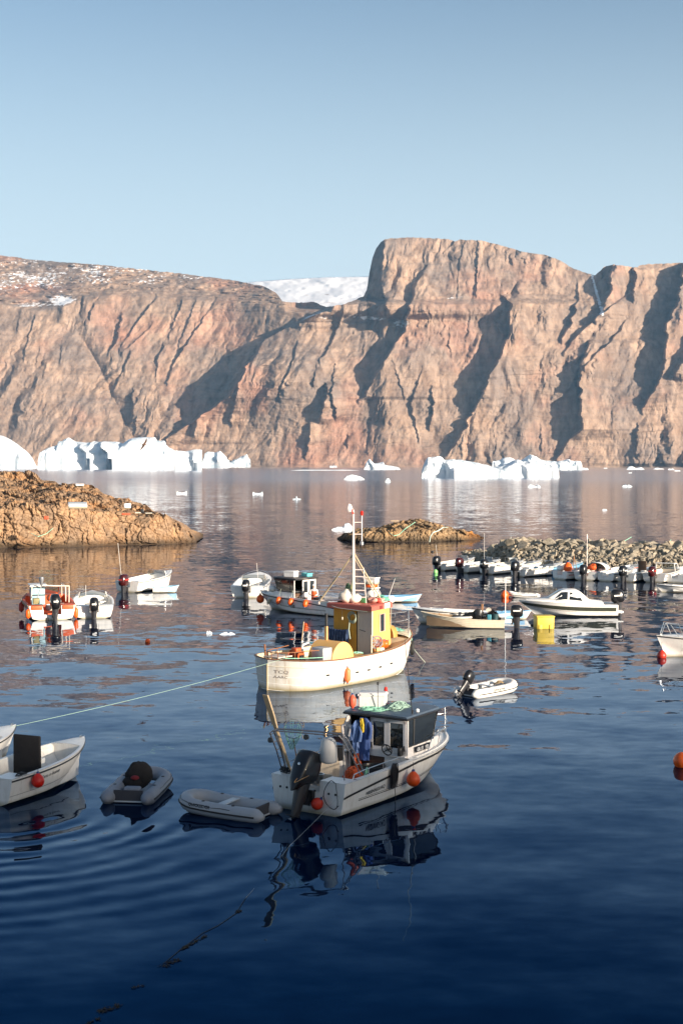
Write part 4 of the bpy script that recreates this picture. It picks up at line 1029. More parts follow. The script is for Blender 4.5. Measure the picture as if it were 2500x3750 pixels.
def windshield(root, x, hb, z, h=.42, rake=.25, split=True):
    g_ = MB(); pts_b = []; pts_t = []
    for i in range(13):
        a = -math.pi / 2 + math.pi * i / 12
        pts_b.append(Vector((x + .35 * math.cos(a), hb * math.sin(a), z))); pts_t.append(Vector((x + .35 * math.cos(a) - rake * (.3 + .7 * math.cos(a)), hb * .93 * math.sin(a), z + h)))
    g_.loft([pts_b, pts_t], closed=False); g_.build('windshield', CLEAR, root)
    f = MB(); f.tube(pts_t, .014, 6); f.tube(pts_b, .014, 6); f.tube([pts_b[0], pts_t[0]], .014, 6); f.tube([pts_b[-1], pts_t[-1]], .014, 6)
    f.build('windshield_frame', ALU, root)

def console_boat(label, loc, rz, L_=4.8, B_=2.0, hull_m=None, deck_m=None, liner_m=None, motor=1.0, shield=True, console=0, stripe_m=None, antenna=None, rub=None, motor_m=None, band=None, tilt=0.0, rails=True, kind='open_boat', cat='motorboat', fb=.95, fs=.62, fore=.70, tb=.42, pw=2.3, copyof=None):
    root = empty(kind, loc, rz); tag(root, label, cat)
    H = Hull(L=L_, B=B_, fs=fs, fb=fb, tb=tb, pw=pw)
    H.shell('hull', hull_m or GEL, root, notch=(.30, .38))
    interior(H, root, deck_m or GELB, liner_m or GEL, t1=fore, notch=(.30, .38))
    H.strake('rub_rail', rub or BLACK, root, q=.9, r=.026, off=.004)
    if stripe_m: stripe(H, 'hull_stripe', stripe_m, root, .45, .56, .04, .8, 1); stripe(H, 'hull_stripe', stripe_m, root, .45, .56, .04, .8, -1)
    MB().rbox((L_ * .30, 0, .30), (.34, B_ * .62, .10), .04).build('bench_seat', CREAM, root)
    if shield: windshield(root, L_ * fore - .25, B_ * .36, fs + .18, .40)
    if console:
        MB().rbox((L_ * .52, -console * B_ * .22, .48), (.35, .45, .72), .06).build('console', GEL, root)
        MB().tube([(L_ * .52 - .20 + .02 * math.sin(a), -console * B_ * .22 + .15 * math.cos(a), .78 + .15 * math.sin(a)) for a in [2 * math.pi * k / 16 for k in range(16)]], .012, 6, closed=True).build('steering_wheel', BLACK, root)
    if rails:
        r_ = MB()
        for sg in (1, -1):
            pts = [Vector((L_ * t, sg * (H.half(t) - .07), H.zs(t) + h_)) for t, h_ in ((fore - .04, .02), (fore, .13), (.85, .16), (.93, .17), (.985, .15))]
            r_.tube(pts, .011, 6)
            for k in (2,): r_.tube([pts[k], pts[k] - Vector((0, 0, .15))], .009, 6)
        r_.build('bow_rail', ALU, root, smooth=50)
    MB().box((L_ * .96, 0, H.zs(.96) + .05), (.10, .05, .06)).build('bow_cleat', ALU, root)
    if motor: outboard(root, (-.02, 0, .36 if motor < 1.2 else .24), motor, tilt, motor_m, band)
    if antenna: MB().tube([(antenna[0], antenna[1], H.zs(.1)), (antenna[0] - antenna[3], antenna[1], H.zs(.1) + antenna[2])], .014, 6).build('antenna', GEL, root)
    return root, H

# ================================================================ cabin boats (the near one and the one behind the cutter)
PLATE = mat('black_plate', (.01, .01, .012), .4)
WHITE = mat('white_letters', (.75, .75, .75), .6)
INK = mat('black_letters', (.015, .015, .02), .5)
CABIN = mat('cabin_gelcoat', (.76, .72, .69), .3, var=.06, scale=2, dirt=(.45, .36, .28), dirt_amt=.3)
ROOFM = mat('slate_roof', (.07, .10, .14), .45, var=.25, scale=3, dirt=(.25, .26, .26), dirt_amt=.3)
def cabin_boat(label, loc, rz, L_=7.75, plate=None, name_txt=None, number=None, roof_m=None):
    root = empty('cabin_boat', loc, rz); tag(root, label, 'cabin boat')
    H = Hull(L=L_, B=2.62, fs=.95, fb=1.10, tb=.42, pw=3.1, rake=1.2, ch=.06, cb=.88, bs=.97, se=1.4, dr=.3)
    H.shell('hull', GEL, root, notch=(.42, .62))
    N = (.42, .62)
    interior(H, root, GELB, GEL, t0=.08, t1=.47, g=.17, floor=.30, notch=N, well=.30, fore=False)
    stripe(H, 'rub_rail', RUBBER, root, lambda t: .50 + .36 * min(1, t / .5) ** .8, lambda t: .57 + .37 * min(1, t / .5) ** .8, .0, 1.0, -1, off=.02, n_=40)
    stripe(H, 'rub_rail', RUBBER, root, lambda t: .50 + .36 * min(1, t / .5) ** .8, lambda t: .57 + .37 * min(1, t / .5) ** .8, .0, 1.0, 1, off=.02, n_=40)
    for sg in (1, -1):
        stripe(H, 'hull_stripe', INK, root, .30, .325, .10, .97, sg); stripe(H, 'hull_stripe', INK, root, .355, .37, .10, .97, sg)
    # toe moulding round the deck edge
    tm = MB()
    for sg in (1, -1):
        ts = [.5 + .5 * (1 - (1 - i / 20) ** 1.5) for i in range(21)]
        tm.tube([Vector((H.L * t, sg * max(H.half(t) - .09, .01), H.zs(t) + .035)) for t in ts], .022, 6)
    tm.build('deck_moulding', GELB, root, smooth=60)
    # cabin: x 3.65..5.55
    xa, xf, hw, zr = 3.68, 5.15, 1.06, 2.24
    cz = 1.02
    c = MB()
    # lower coaming, trunk running forward to the bow
    def trunk(x, w_, z0, z1): return [Vector((x, -w_, z0)), Vector((x, -w_ * .94, z1)), Vector((x, w_ * .94, z1)), Vector((x, w_, z0))]
    c.loft([trunk(xa, hw, .9, 1.36), trunk(4.6, hw, .95, 1.36), trunk(5.25, .98, 1.0, 1.36), trunk(5.6, .88, 1.05, 1.34), trunk(6.3, .66, 1.06, 1.24), trunk(6.9, .3, 1.08, 1.14)], closed=False, cap=False)
    c.build('cabin_trunk', CABIN, root, smooth=30)
    # aft bulkhead with a doorway to port
    b = MB(); th = .05
    b.box((xa, -hw + .035, 1.68), (th, .07, 1.16)); b.box((xa, hw - .03, 1.3), (th, .06, 1.9)); b.box((xa, -.36, .72), (th, 1.32, .80))
    b.box((xa, 0, 2.20), (th, hw * 2, .12))
    b.build('aft_bulkhead', CABIN, root, bevel=.006)
    for y0, y1 in ((-.335, .265), (-1.0, -.345)):
        d = MB(); zz0, zz1 = 1.13, 2.13; wy = y1 - y0
        d.box((xa - .012, (y0 + y1) / 2, zz0 + .07), (.05, wy, .16)); d.box((xa - .012, (y0 + y1) / 2, zz1 - .05), (.05, wy, .10))
        d.box((xa - .012, y0 + .05, (zz0 + zz1) / 2), (.05, .10, zz1 - zz0 - .004)); d.box((xa - .012, y1 - .05, (zz0 + zz1) / 2), (.05, .10, zz1 - zz0 - .004))
        do = d.build('door_leaf', CABIN, root, bevel=.005)
        MB().rbox((xa - .02, (y0 + y1) / 2, 1.66), (.02, wy - .17, .74), .009).build('window_pane', GLASS, do)
        MB().box((xa - .05, y1 - .06 if y0 > -.5 else y0 + .05, 1.3), (.03, .025, .16)).build('handle', BLACK, do)
    # side windows
    for sg in (1, -1):
        gl = MB(); gl.add([(xa + .03, sg * (hw - .005), 1.36), (xf + .08, sg * (hw - .06), 1.38), (xf + .36, sg * (hw - .07), 2.18), (xa + .03, sg * (hw - .02), 2.18),
                          (xa + .03, sg * (hw - .03), 1.36), (xf + .08, sg * (hw - .085), 1.38), (xf + .36, sg * (hw - .095), 2.18), (xa + .03, sg * (hw - .045), 2.18)], [(0, 1, 2, 3), (7, 6, 5, 4), (0, 4, 5, 1), (1, 5, 6, 2), (2, 6, 7, 3), (3, 7, 4, 0)])
        w_ = gl.build('side_window', GLASS, root)
        fr = MB(); pts = [Vector((xa + .03, sg * hw, 1.36)), Vector((xf + .08, sg * (hw - .055), 1.38)), Vector((xf + .36, sg * (hw - .065), 2.17)), Vector((xa + .03, sg * (hw - .015), 2.17))]
        fr.tube(pts, .03, 6, closed=True); fr.tube([pts[0].lerp(pts[1], .2), pts[3].lerp(pts[2], .2)], .024, 6); fr.build('window_frame', BLACK, w_)
    ws = MB(); ws.add([(xf + .08, -hw + .06, 1.36), (xf + .30, 0, 1.36), (xf + .08, hw - .06, 1.36), (xf + .36, hw - .07, 2.18), (xf + .55, 0, 2.18), (xf + .36, -hw + .07, 2.18)], [(0, 1, 4, 5), (1, 2, 3, 4)])
    ws.build('windshield', GLASS, root)
    fr = MB(); fr.tube([(xf + .31, 0, 1.36), (xf + .56, 0, 2.18)], .03, 6); fr.build('windshield_post', BLACK, root)
    # roof
    r_ = MB()
    def rsec(x, w_, z): return [Vector((x, -w_, z)), Vector((x, -w_ + .05, z + .055)), Vector((x, -w_ * .5, z + .075)), Vector((x, 0, z + .085)), Vector((x, w_ * .5, z + .075)), Vector((x, w_ - .05, z + .055)), Vector((x, w_, z))]
    rr = [rsec(3.50, 1.14, 2.22), rsec(3.9, 1.17, 2.24), rsec(5.0, 1.16, 2.26), rsec(5.5, 1.10, 2.25), rsec(5.68, .95, 2.235), rsec(5.78, .3, 2.225)]
    r_.loft([s_ + [Vector((p.x, p.y * .97, p.z - .05)) for p in reversed(s_)] for s_ in rr]); ro = r_.build('roof', roof_m or ROOFM, root, smooth=40)
    e = MB(); edge = [s_[0] for s_ in rr] + [s_[-1] for s_ in reversed(rr)]
    e.tube([Vector((p.x, p.y, p.z - .02)) for p in edge], .035, 6, closed=True); e.build('roof_edge', BLACK, ro, smooth=60)
    MB().rbox((4.95, .15, 2.36), (.62, .62, .05), .06).build('hatch', mat('tinted_hatch', (.03, .05, .08), .2), ro)
    MB().lathe([(.06, 0), (.06, .06), (.02, .09)], 12, (4.4, -.95, 2.31)).build('nav_light', GELB, ro)
    # inside of cabin: dark seat and dash so glass has something behind
    MB().box((xa - .03, .02, .72), (.04, .52, .50)).build('locker_front', mat('dark_brown_panel', (.06, .03, .02), .6), root, bevel=.005)
    MB().box((4.5, 0, .95), (1.5, 1.7, .6)).build('cabin_bench', mat('brown_upholstery', (.09, .05, .03), .8), root)
    MB().box((5.1, 0, 1.3), (.35, 1.7, .2)).build('dashboard', BLACK, root)
    # wheel on the aft bulkhead, to starboard
    wh = MB(); cx, cy, czz = xa - .30, -.50, 1.26
    wh.tube([(cx - .06 * math.sin(a), cy + .165 * math.cos(a), czz + .165 * math.sin(a)) for a in [2 * math.pi * k / 24 for k in range(24)]], .019, 8, closed=True)
    for k in range(3):
        a = R(90 + 120 * k); wh.tube([(cx + .05, cy, czz), (cx - .06 * math.sin(a), cy + .16 * math.cos(a), czz + .16 * math.sin(a))], .017, 6)
    wh.tube([(cx + .05, cy, czz), (xa, cy, czz)], .03, 8); wh.build('steering_wheel', BLACK, root, smooth=50)
    th_ = MB(); th_.rbox((xa - .12, -.86, 1.22), (.18, .12, .26), .03); th_.tube([(xa - .2, -.86, 1.2), (xa - .26, -.86, 1.4)], .018, 8); th_.build('throttle', BLACK, root)
    hb = MB(); hb.box((xa - .08, -.68, 1.06), (.14, .72, .05)); hb.build('helm_shelf', CABIN, root, bevel=.01)
    if plate:
        p = MB(); p.box((4.52, -1.062, 1.21), (.92, .018, .17), (0, R(0), R(3))); po = p.build('plate', PLATE, root)
        flat_text(plate, WHITE, po, .15, (4.14, -1.096, 1.155), (1, .05, 0), (0, 0, 1), .004)
    # rails
    br = MB()
    def rp(t, ins, h): return Vector((H.L * t, -max(H.half(t) - ins, .0), H.zs(t) + h))
    for sg in (1, -1):
        mir = lambda p: Vector((p.x, -sg * p.y if sg > 0 else p.y, p.z))
        top = [mir(rp(.60, .12, .03)), mir(rp(.64, .12, .40)), mir(rp(.70, .12, .47)), mir(rp(.80, .10, .50)), mir(rp(.90, .08, .52)), mir(rp(.965, .06, .56)), mir(rp(.99, .04, .58)), Vector((H.L * 1.01, 0, H.zs(1) + .60))]
        br.tube(top, .015, 8)
        for t, h in ((.73, .475), (.84, .51), (.945, .55)): br.tube([mir(rp(t - .035, .12, .03)), mir(rp(t, .10, h))], .012, 6)
        br.tube([mir(rp(.90, .16, .03)), mir(rp(.93, .14, .88)), mir(rp(.95, .14, .90)), mir(rp(.965, .06, .56))], .013, 6)
    br.build('bow_rail', ALU, root, smooth=60)
    for sg in (1, -1):
        sr = MB(); y = lambda t: sg * (H.half(t) - .06)
        pts = [Vector((.45, y(.06), 1.0)), Vector((.53, y(.07), 1.13)), Vector((1.0, y(.14), 1.17)), Vector((2.2, y(.3), 1.20)), Vector((2.86, y(.4), 1.21)), Vector((2.98, y(.41), 1.05))]
        sr.tube(pts, .016, 8)
        for x in (1.25, 2.0): sr.tube([(x, y(x / 7.2), 1.0), (x, y(x / 7.2), 1.175)], .013, 6)
        sr.build('hand_rail', ALU, root, smooth=60)
    an = MB(); an.rbox((7.3, 0, 1.18), (.24, .10, .10), .03); an.tube([(7.4, 0, 1.16), (7.8, 0, 1.18)], .03, 8); an.build('anchor_roller', ALUG, root)
    MB().box((7.0, .30, 1.14), (.14, .05, .05)).build('mooring_cleat', ALU, root)
    # cockpit furniture
    MB().rbox((.78, .75, .56), (.55, .7, .5), .05).build('stern_locker', CABIN, root)
    # outboard
    if name_txt: hull_text(H, name_txt, INK, root, .15, .145, .40, -1, .002, slope=.045)
    if number:
        for sg in (1, -1): hull_text(H, number, INK, root, .26, .50 if sg > 0 else .72, .30, sg, .012)
    return root, H

near, NH = cabin_boat('white cabin boat with slate roof and stern arch, nearest boat in the harbour', (-.95, 39.75, 0), R(56), plate='GR 15   183', name_txt='NIISINNGUAQ')
om = outboard(near, (-.06, 0, .44), 1.30, 22, COWL)
def box_sec(z, x0, x1, hw, e=4.5, dz=0.0, n_=24):
    r_ = []
    for k in range(n_):
        a = 2 * math.pi * k / n_; ca, sa = math.cos(a), math.sin(a)
        fx = abs(ca) ** (2 / e) * (1 if ca > 0 else -1)
        r_.append(Vector(((x0 + x1) / 2 + (x1 - x0) / 2 * fx, hw * abs(sa) ** (2 / e) * (1 if sa > 0 else -1), z + dz * (fx - 1) / 2)))
    return r_
cw = [c_ for c_ in om.children if c_.name.startswith('cowl')][0]
nm_ = MB().loft([box_sec(.30, -.62, -.10, .055, 3, .28), box_sec(.32, -.62, .02, .15, 3.5, .14), box_sec(.40, -.60, .06, .195, 4, .10), box_sec(.60, -.56, .08, .215, 4.5), box_sec(.82, -.50, .06, .205, 4.5), box_sec(.93, -.44, .02, .185, 4), box_sec(.965, -.38, -.03, .14, 3.5)]).mesh('cowl')
cw.data.materials.clear(); nm_.materials.append(COWL); cw.data = nm_; nm_.polygons.foreach_set('use_smooth', [True] * len(nm_.polygons)); nm_.set_sharp_from_angle(angle=R(50))
MB().lathe([(.032, 0), (.032, .010), (.02, .014)], 16, (-.565, -.02, .62), (0, R(-92), 0)).build('emblem', ALU, om)
fl = MB(); fl.tube([(-.40, -.222, .42), (-.56, -.16, .30), (-.63, -.05, .19)], [.004, .011, .006], 6); fl.tube([(-.60, -.07, .30), (-.635, -.045, .20)], [.004, .008], 6); fl.build('chrome_flash', BRASS, om)
# engine bracket and swim platform behind the transom
MB().box((-.02, 0, .50), (.16, .5, .34)).build('engine_bracket', BLACK, near, bevel=.02)
st_ = MB()
for y in (.95, .72, -.95, -.72): st_.lathe([(.035, 0), (.035, .014), (.01, .016)], 12, (-.002, y, .62), (0, R(-90), 0))
st_.build('drain_fitting', BLACK, near)
# stainless arch
ar = MB()
A = {1: [(.60, 1.18, .96), (.28, 1.14, 1.6), (-.10, 1.10, 2.18), (-.06, 1.0, 2.27)], -1: [(1.22, -1.10, 1.0), (.95, -1.05, 1.5), (.52, -.98, 2.1), (.42, -.9, 2.24)]}
for sg in (1, -1):
    pts = [Vector(p) for p in A[sg]]
    ar.tube(pts, .024, 8); off = Vector((-.20, 0, 0)); p2 = [p + off for p in pts]; ar.tube(p2, .020, 8)
    for k in range(7):
        t = (k + .5) / 7; i = min(2, int(t * 3)); f = t * 3 - i
        a_ = pts[i].lerp(pts[i + 1], f); ar.tube([a_, a_ + off], .012, 6)
ar.tube([A[1][-1], (-.0, .5, 2.29), (.2, -.2, 2.28), A[-1][-1]], .026, 8); ar.tube([(-.26, 1.0, 2.25), (-.1, .0, 2.26), (.22, -.9, 2.22)], .02, 8)
ar.tube([(.42, -.92, 2.24), (.38, -.96, 1.4), (.40, -1.0, .55)], .018, 8)
aro = ar.build('stern_arch', mat('weathered_steel', (.30, .29, .30), .35, metal=.8, var=.3, scale=8), near, smooth=60)
for p in ((-.05, 1.25, 1.92), (.12, .12, 2.10)):
    MB().lathe([(.03, -.05), (.075, -.02), (.08, .05), (.0, .055)], 14, p, (0, R(-80), 0)).build('deck_lamp', BLACK, aro)
# port side hauler and boards in the cockpit
hl = MB(); hl.rbox((1.15, 1.08, 1.22), (.14, .14, .5), .03); hl.lathe([(.14, -.05), (.05, 0), (.14, .05)], 16, (1.15, .95, 1.35), (R(90), 0, 0)); hl.rbox((1.25, 1.2, 1.2), (.25, .12, .2), .03); hl.build('line_hauler', ALUG, near)
bd = MB(); bd.box((2.15, .93, .66), (1.5, .04, .60), (0, 0, R(-2))); bd.box((1.45, .55, .55), (.04, .8, .45)); bd.build('pound_board', mat('cream_board', (.62, .52, .40), .6, var=.12, scale=3, dirt=(.3, .2, .1)), near, bevel=.006)
def set_on(b, p, name, mb_or_o, m=None, rz=0.0, label=None, cat=None, group=None, smooth=35, bevel=0):
    """a thing of its own that rests on a boat: mesh is built round its own base"""
    o = mb_or_o.build(name, m, smooth=smooth, bevel=bevel) if isinstance(mb_or_o, MB) else mb_or_o
    put(o, b, p, rz); return tag(o, label, cat, group)
# --- things on, in and hanging from the near boat
wt = empty('wooden_oar'); MB().tube([(0, 0, 0), (-.35, .04, .8), (-.62, .08, 1.4)], [.045, .05, .05], 10).build('shaft', PALEWOOD, wt, smooth=60)
MB().loft([[Vector((-.60 + sx_, .08 + sy_ , 1.36 + (0 if sx_ < 0 else .01))) for sx_, sy_ in ((-.03, -.05), (.03, -.05), (.03, .05), (-.03, .05))], [Vector((-.78 + sx_, .1 + sy_, 1.78)) for sx_, sy_ in ((-.03, -.085), (.03, -.085), (.03, .085), (-.03, .085))], [Vector((-1.06 + sx_, .13 + sy_, 2.42)) for sx_, sy_ in ((-.028, -.09), (.028, -.09), (.028, .09), (-.028, .09))]]).build('blade', PALEWOOD, wt, smooth=50)
tag(wt, 'long pale wooden oar leaning on the stern arch of the near cabin boat', 'oar'); put(wt, near, (.62, 1.02, .86))
ln = empty('landing_net'); hoop = [Vector((.02 * math.sin(a), .27 * math.cos(a), 1.55 + .28 * math.sin(a))) for a in [2 * math.pi * k / 20 for k in range(20)]]
MB().tube(hoop, .012, 6, closed=True).build('hoop', ALUG, ln); MB().tube([(0.02, 0, 1.27), (.10, -.1, .6), (.2, -.2, 0)], .016, 8).build('handle', WOOD, ln)
nb_ = MB()
for k in range(14):
    a = 2 * math.pi * k / 14; p = hoop[int(k * 20 / 14)]
    nb_.tube([p, Vector((-.12, p.y * .7, 1.3 + .3 * (p.z - 1.55))), Vector((-.14, .03 + p.y * .15, .98))], .0045, 4)
for j in range(1, 7):
    f = j / 7; nb_.tube([Vector((-.13 * f ** .5, .03 * f + p.y * (1 - .85 * f), p.z * (1 - f) + (1.02) * f + .05 * math.sin(i))) for i, p in enumerate(hoop)], .0045, 4, closed=True)
nb_.build('mesh_bag', GREENN, ln); tag(ln, 'landing net with green mesh and dark handle standing against the stern arch', 'landing net'); put(ln, near, (.62, .95, .62), R(30))
fj = empty('jerry_float'); j = MB(); j.loft([[Vector((math.cos(a) * rx_ + ox_, math.sin(a) * ry_, z)) for a in [2 * math.pi * k / 20 for k in range(20)]] for z, rx_, ry_, ox_ in ((0, .15, .17, 0), (.03, .21, .24, 0), (.10, .235, .265, 0), (.40, .225, .25, 0), (.62, .19, .21, .0), (.70, .12, .15, .0), (.73, .05, .06, 0))]); j.build('body', mat('white_float_plastic', (.62, .60, .57), .45, var=.05, scale=3, dirt=(.35, .28, .2)), fj, smooth=60)
MB().tube([(0, 0, .72), (0, 0, .95)], .01, 6).build('line', BLACK, fj)
tag(fj, 'big pale rounded plastic float hanging from the stern arch', 'float'); put(fj, near, (.42, -.42, 1.38))
bk = MB(); bk.lathe([(.15, 0), (.19, .40), (.20, .42), (.17, .42), (.13, .03), (0, .03)], 20); set_on(near, (2.95, .96, .86), 'bucket', bk, BLACK, label='tall black bucket on the port side deck of the near cabin boat', cat='bucket', smooth=50)
tb = MB(); tb.lathe([(.30, 0), (.38, .42), (.40, .44), (.35, .44), (.28, .04), (0, .04)], 24); set_on(near, (3.15, -.15, .35), 'tub', tb, BLACK, label='wide black tub against the cabin doors of the near boat', cat='tub', smooth=50)
pot = empty('steel_pot'); MB().lathe([(.14, 0), (.15, .02), (.15, .26), (.16, .27), (.13, .27), (.13, .02), (0, .02)], 20).build('body', ALU, pot, smooth=50); MB().tube([(.15, 0, .2), (.2, 0, .22), (.15, 0, .25)], .01, 6).build('handle', ALU, pot)
tag(pot, 'shiny steel pot standing behind the outboard of the near boat', 'pot'); put(pot, near, (.95, .28, .62))
gb = MB(); gb.rbox((0, 0, .16), (.34, .28, .32), .03); set_on(near, (.92, -.12, .45), 'storage_box', gb, mat('olive_plastic', (.16, .15, .11), .6), label='olive plastic box beside the steel pot', cat='box')
on = MB(); tangle(on, (0, 0, 0), (.50, .42, .46), 60, .020, 5); set_on(near, (1.55, -.50, .60), 'orange_net', on, ORC, label='tangled orange net heaped on the starboard side of the cockpit', cat='net')
bc = MB(); bc.rbox((0, 0, .2), (.6, .5, .40), .04); set_on(near, (1.5, -.52, .31), 'net_bin', bc, BLACK, label='black bin under the tangled orange net', cat='bin')
def garment(pts_w, m, name, label, cat, boat, at, rz=0.0, depth=.09, fold=.05, sd=1):
    """hanging clothing: (z, half width, y shift) rows with vertical folds"""
    mb = MB(); rings = []; n_ = 26
    for z, w_, sh_ in pts_w:
        ring = []
        for k in range(n_):
            a = 2 * math.pi * k / n_; f = 1 + fold * 6 * math.sin(5 * a + sd + z * 2.5) + .16 * math.sin(9 * a + z * 6 + sd)
            ring.append(Vector((depth * math.sin(a) * f, w_ * math.cos(a) * (1 + .13 * math.sin(z * 8 + sd) + .07 * math.sin(4 * a + z * 5)) + sh_ + .03 * math.sin(z * 5 + sd), z)))
        rings.append(ring)
    full = []
    for i in range(len(rings) - 1):
        full += [[a_.lerp(b_, f_) + Vector((.012 * math.sin(k_ * 2.1 + (i + f_) * 9 + sd), 0, 0)) for k_, (a_, b_) in enumerate(zip(rings[i], rings[i + 1]))] for f_ in (0, .25, .5, .75)]
    full.append(rings[-1]); mb.loft(full)
    if 'jacket' in name:
        for sg_ in (1, -1): mb.tube(smooth_path([(-.02, sg_ * pts_w[1][1] * .9, pts_w[1][0] - .02), (-.06, sg_ * (pts_w[1][1] + .06), -.35), (-.08, sg_ * (pts_w[1][1] + .02), -.62)], 4), [.06, .058, .055, .052, .05, .05, .052, .055, .06][:9], 10)
    o = mb.build(name, m, smooth=70); put(o, boat, at, rz); return tag(o, label, cat)
garment([(0, .13, 0), (-.12, .2, 0), (-.5, .17, .02), (-.9, .19, 0), (-1.25, .2, .0), (-1.3, .19, 0)], BLUEC, 'oilskin_jacket', 'long blue oilskin hanging in the cabin doorway beside the white doors', 'oilskin', near, (3.58, .42, 2.12))
garment([(0, .05, 0), (-.15, .12, .02), (-.6, .13, .05), (-.95, .11, .08), (-1.0, .1, .08)], mat('pale_blue_oilskin', (.10, .17, .36), .5, var=.3, scale=5), 'oilskin_jacket', 'shorter paler blue oilskin hanging left of the long one', 'oilskin', near, (3.50, .64, 2.02), sd=3)
garment([(0, .10, 0), (-.3, .12, 0), (-.62, .10, 0)], ORC, 'oilskin_trousers', 'orange oilskin trousers hanging below the paler blue jacket', 'oilskin', near, (3.56, .66, 1.12), sd=2)
garment([(0, .04, 0), (-.2, .07, 0), (-.42, .03, 0)], YC, 'yellow_glove', 'yellow rubber glove hanging at the top of the cabin doorway', 'glove', near, (3.47, .44, 2.10), depth=.04)
garment([(0, .05, 0), (-.3, .09, .03), (-.7, .07, .07), (-1.1, .06, .02)], mat('white_cloth', (.62, .56, .52), .8, var=.15, scale=5), 'oilskin_jacket', 'off white oilskin hanging at the port edge of the cabin doorway', 'oilskin', near, (3.50, .98, 2.14), depth=.06, sd=4)
# rope coil on the starboard rail
rc = MB()
for k in range(13):
    y = .012 * (k % 4); dx = -.11 + .018 * k; dz = random.uniform(-.05, .05)
    rc.tube([(dx + .10 * math.sin(a) * (1 + .2 * math.sin(k)), y - .02 * math.cos(a), -.38 + (.36 + dz) * math.cos(a)) for a in [2 * math.pi * i / 18 for i in range(18)]], .014, 6, closed=True)
rc.tube([(0, 0, -.7), (.02, -.02, -1.0), (.0, -.02, -1.15)], .012, 6)
set_on(near, (2.42, -1.37, 1.14), 'rope_coil', rc, BLACK, label='thick coil of black rope hung on the starboard rail of the near boat', cat='rope', smooth=60)
b = ball_buoy('orange ball buoy with dark eye hanging on the starboard side of the near boat', .205, mat('dusky_orange_vinyl', (.72, .085, .012), .4, var=.15, scale=5), line=.22); put(b, near, (3.22, -1.52, .52))
b = ball_buoy('red buoy squeezed behind the big black outboard', .17, mat('dull_red_vinyl', (.50, .03, .012), .5), line=.1); put(b, near, (-.20, -.46, .34)); b.rotation_euler.x = R(40)
# roof load
def fish_crate(label, bt, p, rz, size=(.8, .5, .34), m=None, tilt_=0.0, group=None, lid=False):
    e = empty('crate'); lx, ly, lz = size; mb = MB(); t = .03
    for sg in (1, -1):
        mb.box((sg * (lx / 2 - t / 2), 0, lz / 2), (t, ly, lz)); mb.box((0, sg * (ly / 2 - t / 2), lz / 2), (lx - 2 * t, t, lz))
    mb.box((0, 0, t / 2), (lx - 2 * t, ly - 2 * t, t)); mb.build('body', m or CRATE, e, bevel=.008)
    r_ = MB()
    r_.box((0, ly / 2 + .012, lz - .03), (lx + .05, .03, .05)); r_.box((0, -ly / 2 - .012, lz - .03), (lx + .05, .03, .05)); r_.box((lx / 2 + .012, 0, lz - .03), (.03, ly - .01, .05)); r_.box((-lx / 2 - .012, 0, lz - .03), (.03, ly - .01, .05))
    r_.build('rim', m or CRATE, e, bevel=.006)
    if lid: MB().rbox((0, 0, lz + .015), (lx, ly, .03), .02).build('lid', m or CRATE, e)
    tag(e, label, 'crate', group); put(e, bt, p, rz); e.rotation_euler.x = tilt_; return e
fish_crate('white plastic fish crate on the slate roof of the near boat', near, (4.35, .62, 2.34), R(25), (.52, .82, .40), lid=True)
cr_txt = None
gn = MB(); tangle(gn, (0, 0, 0), (.62, .42, .20), 40, .011, 2); set_on(near, (4.55, -.18, 2.32), 'net_heap', gn, mat('pale_green_net', (.30, .44, .37), .8, var=.2, scale=18), label='heap of pale green net on the roof of the near cabin boat', cat='net')
gr = MB(); tangle(gr, (0, 0, 0), (.5, .75, .05), 16, .011, 8); set_on(near, (4.0, .35, 2.325), 'rope_heap', gr, ROPEG, label='flat tangle of mint rope under the white roof crate', cat='rope')
b = cyl_fender('stubby red fender standing on the port corner of the near roof', .115, .34, mat('faded_red_vinyl', (.60, .10, .05), .45), line=.12); put(b, near, (3.78, 1.0, 2.52))
aa = MB(); aa.tube([(0, 0, 0), (-.25, .02, 1.5), (-.42, .03, 2.45)], [.016, .011, .006], 6); aa.lathe([(.03, 0), (.03, .12), (.015, .14)], 10); set_on(near, (4.05, -.98, 2.28), 'whip_antenna', aa, BLACK, label='long black whip antenna on the starboard roof corner of the near boat', cat='antenna')
aa = MB(); aa.tube([(0, 0, 0), (0, 0, .78)], .011, 6); aa.lathe([(.03, .78), (.035, .86), (.0, .88)], 10); set_on(near, (3.85, .12, 2.32), 'short_antenna', aa, BLACK, label='short black antenna with a knob in front of the roof crate', cat='antenna')
lt = empty('beacon_light'); MB().lathe([(.05, 0), (.05, .26), (.03, .28)], 10).build('stalk', BLACK, lt); MB().lathe([(.05, .28), (.06, .32), (.05, .44), (0, .46)], 12).build('red_lamp', REDB, lt)
tag(lt, 'red topped lamp on the far edge of the near boat roof', 'lamp'); put(lt, near, (5.3, .75, 2.34))
bx = MB(); bx.rbox((0, 0, .08), (.34, .26, .16), .02); set_on(near, (5.15, .95, 2.33), 'white_box', bx, CRATE, label='small white box beside the red topped roof lamp', cat='box')
rg = MB(); tangle(rg, (0, 0, 0), (.09, .09, .2), 8, .009, 21); set_on(near, (1.25, -1.18, .98), 'mint_rope', rg, ROPEG, label='knot of mint rope at the foot of the arch', cat='rope')
bt_ = MB(); tangle(bt_, (0, 0, 0), (.22, .3, .16), 14, .012, 31); set_on(near, (.28, 1.0, .96), 'cable_heap', bt_, BLACK, label='tangled black cables on the port stern corner of the near boat', cat='cable')
